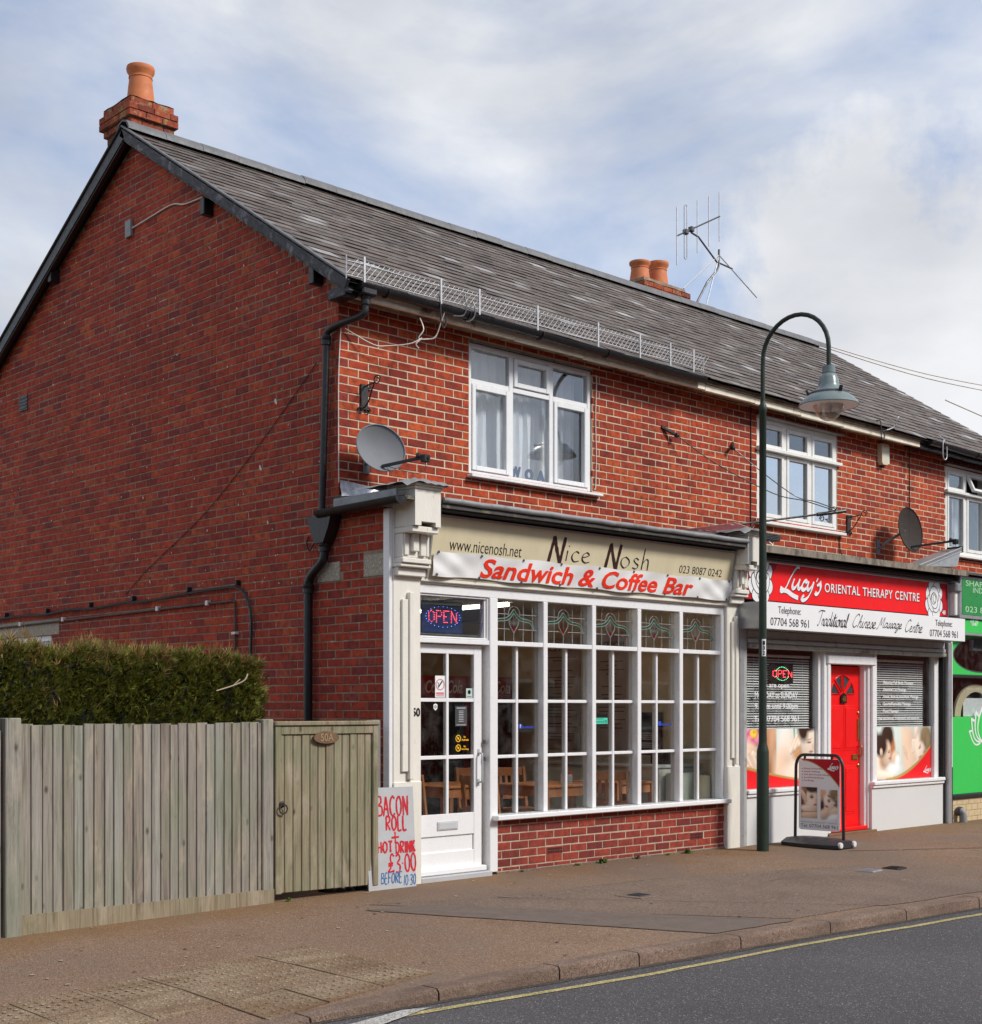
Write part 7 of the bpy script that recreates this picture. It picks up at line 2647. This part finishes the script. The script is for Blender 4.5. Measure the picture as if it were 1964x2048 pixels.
strokes('lettering', LUCY, (*[A(.72, 0)[0], A(.97, 0)[0]], A(0, .84)[1], A(0, .94)[1]), AF, M_print_w, sg, .013, rad(45), 0.0, .003)
for i, (s, u) in enumerate((('Relaxing Full Body Massage', .66), ('Essential Oil Massage', .53), ('Neck, Back & Shoulders Massage', .76), ('Sports/Remedial Massage', .62), ('Foot Massage', .38))):
    v = .845 - i * .042
    text('line', s, (A(.13, 0)[0], A(u, 0)[0], A(0, v)[1], A(0, v)[1] + .021), AF, pm('dull_red_print', (.42, .05, .06), .5) if i == 0 else bpy.data.materials['dull_red_print'], sg, bold=.01, thick=.0008)
    MB().flat(blob(A(.09, 0)[0], A(0, v)[1] + .009, .005, .005, 0, 10), AF, .001).build('bullet', M_print_k, sg)
p = Print(46, 74, S2, .62)
p.ell(.12, .4, .3, .4, 0, (.16, .03, .025), .5, .2)
p.ell(.62, .62, .44, .40, .15, S4, .2, .35, (-.4, .6)); p.ell(.70, .42, .30, .22, .25, S4, .3, .3)
p.ell(.62, .98, .50, .15, -.15, HAIR, .3, .3, streak=.2); p.ell(.26, .85, .10, .16, 0, FAIR, .4, .2)
for k in range(4): p.cap(.05 + .06 * k, .85 - .04 * k, .16 + .05 * k, .62 - .02 * k, .055, .04, S1, .3, .5)
eye(p, .66, .70, .11, .1); p.ell(.95, .56, .05, .08, 0, S2, .5, 0, alpha=.6); p.ell(.88, .44, .11, .035, .1, LIP, .5, 0)
p.ell(.40, .29, .46, .12, -.15, S4, .3, .4); p.ell(.55, .10, .62, .15, .05, S1, .25, .45); p.cap(.1, .20, .95, .22, .012, .012, S3, .6, 0)
p.build('photograph', AF, *[A(.06, 0)[0], A(.46, 0)[0]], A(0, .165)[1], A(0, .60)[1], sg)
p = Print(46, 74, (.86, .87, .88), .62)
p.ell(.15, .75, .30, .32, .3, S2, .35, .4)
for k in range(3): p.cap(.04 + .07 * k, .70 - .05 * k, .14 + .08 * k, .52 - .04 * k, .05, .035, S1, .3, .5)
p.ell(.55, .62, .42, .36, -.35, S4, .2, .4, (-.5, .5)); p.ell(.84, .86, .34, .20, -.5, FAIR, .3, .4, streak=.35); p.ell(.98, .66, .12, .24, 0, FAIR, .3, .4, streak=.35)
p.ell(.10, .45, .12, .26, 0, (.08, .02, .02), .4, .2)
eye(p, .50, .66, .09, -.5); eye(p, .86, .53, .08, -.35); p.ell(.36, .47, .11, .035, -.4, LIP, .5, 0)
p.ell(.22, .22, .34, .16, .5, S1, .3, .45); p.ell(.78, .30, .36, .11, .35, S1, .3, .45); p.ell(.80, .10, .34, .14, .2, (.9, .91, .92), .4, .3)
p.build('photograph', AF, *[A(.54, 0)[0], A(.95, 0)[0]], A(0, .135)[1], A(0, .575)[1], sg)
text('line', 'ORIENTAL THERAPY CENTRE', (A(.05, 0)[0], A(.95, 0)[0], A(0, .100)[1], A(0, .120)[1]), AF, M_dgrey, sg, bold=-.01, space=1.3, thick=.0008)
text('line', 'Tel: 07704 568 961', (A(.05, 0)[0], A(.95, 0)[0], A(0, .035)[1], A(0, .083)[1]), AF, M_dgrey, sg, bold=.0, thick=.0008)
for y in (-.36, -.70): MB().box(sx - .008, sx + .008, y - .012, y + .012, .935, .985, ch=.002).build('hinge', M_black_pl, sg)
# ================================================================== things fixed to the walls and roofs
def dish(label, c, face, rx, rz_, wall_y, lnb, bracket, mat):
    """offset satellite dish: c centre, face = direction it looks, on a wall arm"""
    t = thing('satellite_dish', (c[0], wall_y, c[2] - rz_), label, 'satellite dish', 'satellite dishes on the front wall')
    d = Vector(face).normalized()
    u = V(0, 0, 1).cross(d).normalized(); v = d.cross(u).normalized()
    mb = MB(); vs = []; nr, na = 8, 36
    for s in (0.0, -.006):
        for i in range(nr + 1):
            r_ = i / nr
            for j in range(na):
                a = 2 * math.pi * j / na
                vs.append(Vector(c) + u * (rx * r_ * math.cos(a)) + v * (rz_ * r_ * math.sin(a)) + d * (.075 * (r_ * r_ - 1) + s))
    fs = []
    m_ = (nr + 1) * na
    for i in range(nr):
        for j in range(na):
            q = (i * na + j, (i + 1) * na + j, (i + 1) * na + (j + 1) % na, i * na + (j + 1) % na)
            fs.append(q); fs.append(tuple(m_ + x for x in reversed(q)))
    for j in range(na):
        fs.append((nr * na + j, m_ + nr * na + j, m_ + nr * na + (j + 1) % na, nr * na + (j + 1) % na))
    mb.add(vs, fs)
    mb.build('reflector', mat, t, smooth=True)
    MB().tube([Vector(c) + u * (rx * math.cos(2 * math.pi * q / 40)) + v * (rz_ * math.sin(2 * math.pi * q / 40)) for q in range(40)], .007, 6, closed=True).build('rim', mat, t, smooth=True)
    foot = Vector(c) - v * (rz_ * .78) - d * .02
    L_ = Vector(lnb)
    MB().bar(foot, L_, .02, .028, (0, 0, 1), 0, .004).build('arm', M_black_pl, t)
    ax = (Vector(c) - L_).normalized()
    MB().lathe([(.022, -.05), (.03, -.045), (.03, .0), (.02, .01), (.02, .04), (.027, .045), (.027, .07)], L_, 14, 0, ax).build('receiver', M_black_pl, t, smooth=True)
    MB().box(L_.x - .03, L_.x + .035, L_.y - .04, L_.y + .02, L_.z - .045, L_.z + .02, ch=.006).build('receiver_body', M_black_pl, t)
    b = Vector(bracket)
    MB().tube(smooth_line([(b.x, wall_y, b.z), (b.x, wall_y - .07, b.z), (b.x + .01, wall_y - .11, b.z + .05), Vector(c) - d * .085], 5), .018, 8).build('wall_arm', M_greypvc, t, smooth=True)
    MB().box(b.x - .035, b.x + .035, wall_y - .012, wall_y, b.z - .10, b.z + .10, ch=.003).build('wall_plate', M_greypvc, t)
    MB().tube(smooth_line([L_ + V(.02, 0, -.04), L_ + V(.0, .0, -.12), L_ + V(-.10, .04, -.14), foot + V(.05, .03, .02)], 5), .003, 5).build('cable', M_black_pl, t)
    return t


dish('pale grey satellite dish near the gable corner', (.255, .40, 3.752), (-.12, -.97, .16), .245, .208, YW, (.49, .10, 3.66), (.30, YW, 3.66), M_greypvc)
M_mesh = glass('dark_mesh_dish', .0, (.42, .40, .38), .0, .0)
_nt = M_mesh.node_tree
_df = nd(_nt, 'ShaderNodeBsdfDiffuse', {'Color': (.09, .085, .08, 1)})
_mx = nd(_nt, 'ShaderNodeMixShader', {0: .6, 1: _nt.nodes['Material Output'].inputs['Surface'].links[0].from_socket, 2: _df.outputs[0]})
_nt.links.new(_mx.outputs[0], _nt.nodes['Material Output'].inputs['Surface'])
dish('dark see-through satellite dish above the red sign', (9.03, .36, 3.81), (.02, -.98, .12), .30, .29, YW, (9.36, -.08, 3.65), (8.75, YW, 3.58), M_mesh)


def scroll_bracket(label, x, z, s):
    """wrought iron hanging basket bracket standing out from the wall"""
    t = thing('scroll_bracket', (x, YW, z - .2), label, 'bracket', 'iron basket brackets on the front wall')
    MB().box(x + .075, x + .155, YW - .018, YW - .001, z - .115, z + .11, ch=.003).build('back_plate', M_iron, t)
    y0 = YW - .012
    MB().tube([(x + .11, y0, z + .085), (x + .06, y0 - .22, z + .085)], .007, 6).build('arm', M_iron, t)
    MB().tube(smooth_line([(x + .11, y0, z - .10), (x + .10, y0 - .08, z - .05), (x + .075, y0 - .15, z + .02), (x + .065, y0 - .20, z + .075)], 5), .007, 6).build('strut', M_iron, t)
    def curl(c, r_, turn, name, plane):
        P = []
        for i in range(22):
            a = turn * i / 21 * 2.6 * math.pi
            q = r_ * (1 - .62 * i / 21)
            P.append(V(*c) + plane[0] * (q * math.cos(a)) + plane[1] * (q * math.sin(a)))
        MB().tube(P, .006, 6).build(name, M_iron, t, smooth=True)
    pl_ = (V(.22, -.97, 0).normalized(), V(0, 0, 1))
    curl((x + .05, y0 - .26, z + .095), .045, 1, 'scroll', pl_)
    for (dx, dz, s_) in ((.07, -.115, -1), (.155, -.12, 1), (.165, .095, -1)):
        curl((x + dx, y0, z + dz), .03, s_, 'scroll', (V(1, 0, 0), V(0, 0, 1)))
    return t


scroll_bracket('black iron basket bracket above the pale satellite dish', .16, 4.24, 1)
scroll_bracket('black iron basket bracket between the middle window and the dark dish', 7.93, 3.82, 1)

t = thing('alarm_box', (8.9, YW - .04, 4.65), 'cream burglar alarm box under the eaves', 'alarm box')
mb = MB().prism([(8.74, 4.925), (8.90, 4.93), (8.915, 4.91), (8.905, 4.70), (8.875, 4.66), (8.77, 4.655), (8.74, 4.69)], FRONT(YW), .0, .07)
mb.build('housing', pm('yellowed_plastic', (.66, .60, .44), .4, .04), t)
MB().box(8.895, 8.945, YW - .06, YW, 4.67, 4.90, ch=.01).build('side_flange', M_print_w, t)
MB().box(8.80, 8.84, YW - .04, YW, 4.63, 4.654, ch=.004).build('gland', M_iron, t)

# television aerial on the rear slope
t = thing('television_aerial', (10.3, 4.9, 7.2), 'tripod television aerial behind the ridge right of the double chimney', 'aerial')
MB().tube([(10.36, 5.0, 7.25), (10.36, 5.0, 7.86), (10.75, 5.0, 8.42), (11.0, 5.0, 8.66), (11.05, 5.0, 8.74), (11.06, 5.0, 9.02)], .018, 8).build('mast', M_darksteel, t, smooth=True)
for p in ((10.14, 5.0, 8.19), (10.52, 5.0, 7.5), (12.1, 5.0, 8.44)):
    MB().tube([(11.06, 5.0, 8.93), p], .011, 6).build('leg', M_steel, t)
MB().tube([(11.06, 5.0, 8.80), (11.42, 5.0, 8.78)], .014, 6).build('stub', M_darksteel, t)
MB().tube([(11.02, 5.0, 8.79), (10.52, 5.0, 9.10), (10.33, 5.0, 9.13)], .016, 6).build('boom_arm', M_darksteel, t)
b0, b1 = V(9.97, 5.0, 8.99), V(11.08, 5.0, 9.57)
MB().tube([b0, b1], .014, 6).build('boom', M_darksteel, t)
for u, ln_ in ((.0, .50), (.47, .46), (.74, .44), (.99, .44)):
    c = b0 + (b1 - b0) * u
    MB().tube([c - V(0, 0, ln_ * .92), c + V(0, 0, ln_ * .92)], .010, 6).build('element', M_steel, t)
c = b0 + (b1 - b0) * .2
P = [c + V(.035 * math.cos(a), 0, .40 * (1 if math.sin(a) >= 0 else -1) + .035 * math.sin(a)) for a in [2 * math.pi * q / 24 for q in range(24)]]
MB().tube(P, .009, 6, closed=True).build('folded_dipole', M_steel, t)
for u in (.2, .33): MB().box((b0 + (b1 - b0) * u).x - .04, (b0 + (b1 - b0) * u).x + .04, 4.96, 5.04, (b0 + (b1 - b0) * u).z - .04, (b0 + (b1 - b0) * u).z + .04, ch=.01).build('clamp', M_darksteel, t)

# mesh guard standing along the gutter
t = thing('gutter_guard', (2.35, .33, 5.12), 'galvanised mesh guard standing along the eaves of the corner house', 'guard')
gy = .34
for x in (.02, .89, 1.36, 2.12, 2.98, 3.62, 4.11, 4.50):
    MB().box(x - .010, x + .010, gy - .012, gy - .006, 5.10, 5.345, ch=.001).build('upright', M_steel, t)
for z in (5.155, 5.275): MB().tube([(-.16 + 4.85 * i / 30, gy, z + .004 * math.sin(i)) for i in range(31)], .0045, 5).build('rail', M_steel, t)
mb = MB()
x = -.18
while x < 4.64:
    mb.tube([(x, gy + .004, 5.15), (x + .14, gy + .004, 5.31), (x + .16, gy + .01, 5.292)], .0020, 4)
    mb.tube([(x + .20, gy + .03, 5.15), (x + .06, gy + .03, 5.305)], .0016, 4)
    x += .058
tag(mb.build('mesh', M_steel, t), kind='stuff')
MB().tube([(-.17, gy, 5.12), (-.17, gy, 5.32)], .006, 5).build('end_rod', M_steel, t)
MB().tube([(4.68, gy, 5.12), (4.68, gy, 5.29)], .006, 5).build('end_rod', M_steel, t)

# hooks hanging from the eaves
def hook(name, pts, mat, label, r_=.007):
    t = thing(name, pts[0], label, 'hook')
    MB().tube(smooth_line(pts, 5), r_, 6).build('rod', mat, t, smooth=True)


hook('eaves_hook', [(.86, .33, 5.19), (.86, .31, 5.12), (.87, .31, 4.96), (.89, .31, 4.90), (.92, .31, 4.92), (.93, .31, 5.0)], M_iron, 'rusty hook hanging over the gutter left of the first window')
hook('eaves_hook', [(1.16, .32, 5.24), (1.165, .30, 5.18), (1.16, .30, 5.10), (1.13, .31, 5.05), (1.02, .32, 5.03)], M_darksteel, 'bent grey hook on the gutter above the first window, left of two')
hook('eaves_hook', [(1.26, .32, 5.21), (1.27, .30, 5.15), (1.265, .30, 5.07), (1.22, .31, 5.02), (1.18, .32, 5.01)], M_darksteel, 'bent grey hook on the gutter above the first window, right of two')
hook('eaves_hook', [(8.26, .40, 5.12), (8.25, .33, 5.10), (8.25, .32, 4.92), (8.28, .32, 4.87), (8.33, .32, 4.92), (8.33, .33, 4.98)], M_iron, 'rusty hook hanging from the eaves right of the middle window')
hook('eaves_hook', [(8.62, .30, 5.16), (8.60, .28, 5.20), (8.58, .29, 5.16), (8.58, .33, 5.08), (8.48, .38, 5.03), (8.38, .42, 5.01)], M_steel, 'bright eye hook curling up beside the rusty one')
hook('eaves_hook', [(9.80, .38, 5.14), (9.80, .30, 5.06), (9.76, .29, 5.05), (9.74, .29, 4.99), (9.74, .29, 4.86), (9.78, .29, 4.80), (9.84, .29, 4.84), (9.84, .29, 4.98)], M_steel, 'steel hook under the black gutter near the alarm box')


def wire(name, pts, r_, mat, label, cat='cable'):
    t = thing(name, pts[0], label, cat)
    MB().tube(smooth_line(pts, 6), r_, 5).build('wire', mat, t, smooth=True)
    return t


wire('loose_cable', [(.05, YW - .02, 4.80), (.30, YW - .10, 4.69), (.45, YW - .12, 4.70), (.62, .44, 4.73), (.72, .40, 4.79), (.66, .41, 4.73), (.70, .42, 4.70)], .006, M_cable_w, 'curled white cable hanging under the eaves by the corner')
wire('loose_cable', [(.73, .44, 4.98), (.74, .40, 4.87), (.70, .42, 4.79), (.80, .42, 4.80), (.90, .42, 4.84), (.93, .38, 4.97), (.96, .34, 5.10)], .006, M_cable_w, 'looped white cable under the rusty hook')
wire('phone_cable', [(.02, YW - .006, 4.82), (-.004, .665, 4.4), (-.006, .665, 3.9), (-.006, .66, 3.45)], .005, M_cable_w, 'thin white cable running down the wall corner')
wire('phone_cable', [(3.305, YW - .006, 4.93), (3.315, YW - .008, 4.86), (3.30, YW - .008, 4.5), (3.31, YW - .008, 4.1), (3.30, YW - .008, 3.78), (3.28, YW - .008, 3.75)], .006, M_cable_w, 'white cable clipped down the brickwork right of the first window')
wire('phone_cable', [(5.98, YW - .006, 5.0), (5.985, YW - .006, 4.4), (5.98, YW - .006, 3.65), (6.04, YW - .01, 3.62), (6.05, YW - .02, 3.7)], .007, M_black_pl, 'black cable running down beside the middle window')
wire('phone_cable', [(9.53, YW - .006, 5.0), (9.535, YW - .006, 4.4), (9.53, YW - .008, 3.9), (9.50, YW - .02, 3.5)], .006, M_black_pl, 'black cable running down right of the alarm box')
wire('phone_cable', [(7.85, YW - .01, 3.66), (7.84, YW - .01, 3.5), (7.95, YW - .02, 3.38), (8.3, YW - .05, 3.34), (8.65, YW - .05, 3.36)], .007, M_black_pl, 'black cable drooping below the middle window to the dish')
# span wires to the pole bracket
pb = V(6.84, .0, 3.80)
t = thing('pole_bracket', (5.7, .62, 3.6), 'black iron strut rising out from the shop roof past the middle window', 'bracket')
MB().tube([(5.55, .60, 3.575), (6.55, .14, 3.745)], .012, 8).build('strut', M_black_pl, t)
MB().tube([(6.55, .14, 3.745), (6.90, -.02, 3.805)], .022, 8).build('sleeve', M_black_pl, t)
MB().tube([(6.74, .04, 3.77), (6.78, .02, 3.84), (6.70, .05, 3.84)], .012, 6).build('insulator', M_black_pl, t)
t1_ = wire('span_wire', [(4.56, .60, 4.46), (5.0, .42, 4.19), (5.62, .10, 3.89), (6.2, .07, 3.86), (6.74, .03, 3.80)], .006, M_black_pl, 'lower black service wire crossing the middle window')
t2_ = wire('span_wire', [(5.56, .60, 4.455), (5.8, .40, 4.20), (6.05, .10, 3.905), (6.4, .06, 3.87), (6.76, .03, 3.82)], .006, M_black_pl, 'upper black service wire crossing the middle window')
for i, (a, b, lab) in enumerate((((4.36, YW, 4.545), (4.545, .60, 4.465), 'black iron wire anchor in the brickwork right of the first window'), ((5.64, YW, 4.535), (5.55, .60, 4.455), 'small black wire anchor beside the middle window'))):
    t = thing('wire_anchor', a, lab, 'bracket')
    MB().bar(a, b, .03, .03, (0, 0, 1), 0, .005).build('spike', M_iron, t)
    MB().lathe([(.012, -.03), (.025, -.02), (.025, .02), (.012, .03)], b, 10, 0, (1, 0, 0)).build('insulator', M_iron, t, smooth=True)
for i, (za, zb, lab) in enumerate(((7.68, 8.05, 'upper overhead wire leaving the end of the ridge'), (7.64, 7.93, 'lower overhead wire leaving the end of the ridge'), (6.2, 6.25, 'overhead wire low behind the end verge'))):
    if i < 2: wire('overhead_wire', [(12.9, 4.3, za), (16.5, 4.3, (za + zb) / 2 - .12), (21, 4.3, zb)], .012, M_cable_w, lab)
    else: wire('overhead_wire', [(12.95, 2.0, 6.35), (18, 3.0, 6.55), (26, 5.0, 7.0)], .012, M_cable_w, lab)

# small fixings on the gable
t = thing('junction_box', (-.02, 4.3, 6.46), 'small grey metal box high on the gable', 'box')
MB().box(-.035, .0, 4.25, 4.37, 6.48, 6.66, ch=.004).build('box', M_lead, t)
wire('gable_cable', [(-.012, 4.31, 6.56), (-.014, 3.9, 6.58), (-.012, 3.45, 6.60), (-.014, 3.2, 6.54), (-.012, 2.86, 6.52)], .009, M_cable_w, 'pale cable sagging from the grey gable box to the verge')
t = thing('wall_vent', (-.01, 6.87, 5.02), 'small dark square vent on the left of the gable', 'vent')
MB().box(-.012, .0, 6.76, 6.98, 5.04, 5.22, ch=.003).build('plate', M_dgrey, t)
for i in range(4): MB().box(-.018, -.011, 6.775, 6.965, 5.06 + .04 * i, 5.075 + .04 * i).build('slat', M_black_pl, t)
cp = [(-.03, 8.6, 2.56), (-.03, 7.6, 2.575), (-.03, 6.9, 2.59), (-.03, 6.3, 2.575), (-.03, 5.6, 2.60), (-.03, 5.1, 2.585), (-.03, 4.4, 2.61), (-.03, 3.9, 2.60), (-.03, 3.2, 2.63), (-.03, 2.6, 2.645), (-.03, 2.25, 2.64), (-.03, 2.08, 2.55), (-.03, 1.99, 2.38), (-.03, 1.985, 2.1), (-.03, 2.0, 1.6), (-.03, 2.0, .5)]
t = wire('black_hose', cp, .015, M_black_pl, 'thick black cable looping along the gable above the hedge')
for (y, z) in ((7.3, 2.615), (6.2, 2.61), (5.15, 2.625), (4.2, 2.64), (3.1, 2.665), (2.22, 2.675)):
    MB().box(-.05, .0, y - .015, y + .015, z - .02, z + .03, ch=.003).build('clip', M_black_pl, t)
t = thing('conduit', (-.02, 4, 2.5), 'straight brown conduit along the gable below the black cable', 'conduit')
MB().tube([(-.02, 8.6, 2.46), (-.02, 2.30, 2.515), (-.02, 2.275, 2.50), (-.02, 2.27, 2.4), (-.02, 2.27, .4)], .012, 8).build('pipe', M_copper, t, smooth=True)
for y in (6.9, 5.8, 3.7, 2.75): MB().box(-.045, .0, y - .022, y + .022, 2.485 + (6.9 - y) * .0065 - .02, 2.485 + (6.9 - y) * .0065 + .028, ch=.004).build('clip', M_clip, t)
MB().box(-.045, .0, 2.235, 2.305, 2.19, 2.215, ch=.003).build('clip', M_clip, t)
wire('slack_cable', [(-.01, .98, 4.55), (-.01, 1.8, 4.0), (-.01, 2.8, 3.42), (-.01, 3.9, 2.95), (-.01, 4.4, 2.70)], .004, M_iron, 'thin dark cable running diagonally down the gable')
t = thing('hook_plate', (-.01, 1.0, 2.9), 'small bent hooks fixed beside the hopper head', 'hook')
MB().tube(smooth_line([(-.01, 1.10, 3.02), (-.03, 1.10, 2.96), (-.03, 1.06, 2.89), (-.03, .99, 2.95), (-.02, .96, 3.0)], 4), .007, 6).build('rod', M_iron, t)
# pale paint drips, mortar blobs and nail heads on the gable
mb = MB(); q = random.Random(3)
M_drip = pm('paint_drip', (.62, .58, .54), .6, .1)
for i in range(150):
    y = q.uniform(.9, 8.2); z = q.uniform(2.2, 6.6)
    if z > gable_top(y) - .2: continue
    s = q.uniform(.004, .010)
    mb.flat(blob(-y, z, s, s * q.uniform(.6, 1.6), 0, 7, .25, i), LEFT(-.0035), .0)
for i in range(26):
    y = q.uniform(.9, 5.2); z = q.uniform(2.6, 3.2)
    mb.flat(blob(-y, z, .007, .007, 0, 7, .25, i), LEFT(-.0035), .0)
for (y, z, s) in ((1.62, 4.31, .03), (1.87, 3.73, .03), (4.04, 3.69, .016), (1.75, 3.21, .018), (3.9, 2.8, .018), (4.15, 3.05, .015)):
    mb.flat(blob(-y, z, s * .6, s, .4, 9, .3, 5), LEFT(-.0035), .0005)
tag(mb.build('paint_spots', M_drip, gw), kind='stuff')

# odds and ends on the shop roofs
t = thing('old_sign_panel', (4.7, .2, 3.33), 'old timber sign panel lying face up on the shop roof', 'sign')
c0_ = [(4.12, .22, 3.36), (4.60, -.05, 3.33), (5.28, .02, 3.43), (5.19, .30, 3.545)]
mb = MB(); up = V(0, 0, .075)
mb.add([Vector(p) - up for p in c0_] + [Vector(p) for p in c0_], [(4, 5, 6, 7), (0, 1, 5, 4), (1, 2, 6, 5), (2, 3, 7, 6), (3, 0, 4, 7)])
mb.build('box', pm('stained_timber', (.42, .37, .31), .8, .15, 6, (.22, .18, .14), .55, 5, .15), t)
mb = MB()
e = [Vector(p) for p in c0_]; ce = sum(e, V(0, 0, 0)) / 4
mb.add([ce + (p - ce) * .93 + V(0, 0, .003) for p in e], [(0, 1, 2, 3)])
mb.build('face', pm('faded_maroon', (.14, .03, .035), .5, .2, 9, (.45, .38, .38), .56, 12, .08), t)
t = thing('floodlight', (5.25, -.1, 3.3), 'black finned floodlight on the corner between the two shops', 'floodlight')
MB().box(5.02, 5.40, -.16, -.02, 3.31, 3.385, ch=.012).build('body', M_black_pl, t)
for i in range(4): MB().box(5.03, 5.36, -.168, -.161, 3.318 + i * .017, 3.326 + i * .017).build('fin', M_darksteel, t)
MB().tube(smooth_line([(5.20, -.12, 3.31), (5.24, -.16, 3.26), (5.20, -.16, 3.22)], 4), .008, 6).build('cable', M_clip, t)
t = thing('metal_trough', (8.95, -.05, 3.28), 'tilted grey metal trough on the roof of the massage shop', 'trough')
a, b = V(8.52, -.02, 3.27), V(9.42, -.14, 3.56)
mb = MB()
d = (b - a); dn = d.normalized(); up2 = dn.cross(V(0, 1, 0)).normalized()
if up2.z < 0: up2 = -up2
mb.add([a, b, b + V(-.10, .0, -.25), a + V(.55, .0, -.02)], [(0, 1, 2, 3)])
mb.add([a, b, b + V(0, .25, .0), a + V(0, .25, .0)], [(0, 1, 2, 3)])
mb.build('sheet', M_alu, t)
for i in range(3): MB().bar(a + V(0, -.012, .004 - i * .022), b + V(0, -.012, .004 - i * .022), .012, .012).build('rib', M_lead if i % 2 else M_steel, t)
MB().box(b.x - .01, b.x + .02, b.y - .02, b.y + .2, b.z - .06, b.z + .02, ch=.004).build('end_cap', M_black_pl, t)

# letters standing in the first upper window
t = thing('window_letters', (2.45, YW + .12, 3.75), 'blue letters standing in the middle of the first upper window', 'letters')
M_bl = pm('blue_letters', (.008, .07, .19), .5, .05)
text('letter', 'W', (2.165, 2.30, 3.755, 3.87), FRONT(YW + .085), M_bl, t, bold=.05, thick=.012)
text('letter', 'O', (2.36, 2.475, 3.745, 3.865), FRONT(YW + .085), M_bl, t, bold=.06, thick=.012)
text('letter', 'A', (2.525, 2.645, 3.745, 3.865), FRONT(YW + .085), M_bl, t, bold=.05, thick=.012)

# terrace across the road, which the shop glass mirrors
t = thing('opposite_terrace', (10, -19, 0), 'brick terrace across the road, seen only mirrored in the shop glass', 'building')
MB().box(-40, 60, -23, -15.0, -.05, 5.6).build('wall', M_brick_low, t)
mb = MB(); mb.add([(-40, -14.7, 5.5), (60, -14.7, 5.5), (60, -19, 8.3), (-40, -19, 8.3), (60, -23.3, 5.5), (-40, -23.3, 5.5)], [(0, 1, 2, 3), (3, 2, 4, 5)])
mb.build('roof', M_under, t)
for i in range(22):
    x = -38 + i * 4.5
    for z in (.9, 3.5):
        wf = MB().box(x, x + 1.6, -14.99, -14.93, z, z + 1.3).build('window', M_white, t)
        MB().box(x + .08, x + 1.52, -14.93, -14.91, z + .08, z + 1.22).build('pane', M_dgrey, wf)
    MB().box(x + 2.4, x + 3.3, -14.99, -14.93, .0, 2.1).build('door', M_dgrey, t)

# roof of a farther house at the right
t = thing('far_house', (27, 9, 0), 'brown tiled roof of a farther house at the right picture edge', 'building')
mb = MB()
mb.box(22.5, 33, 6.5, 14.5, 0, 6.2)
mb.build('wall', M_brick_side, t)
M_brt = pm('brown_roof_tiles', (.13, .085, .06), .85, .35, 10, (.22, .18, .13), .55, 7, .15, .8, 26)
mb = MB()
mb.add([(22.2, 6.1, 6.1), (33, 6.1, 6.1), (33, 10.5, 8.6), (24.5, 10.5, 8.6), (22.2, 14.9, 6.1), (33, 14.9, 6.1)], [(0, 1, 2, 3), (0, 3, 4), (3, 2, 5, 4)])
mb.build('roof', M_brt, t)

finish_text()
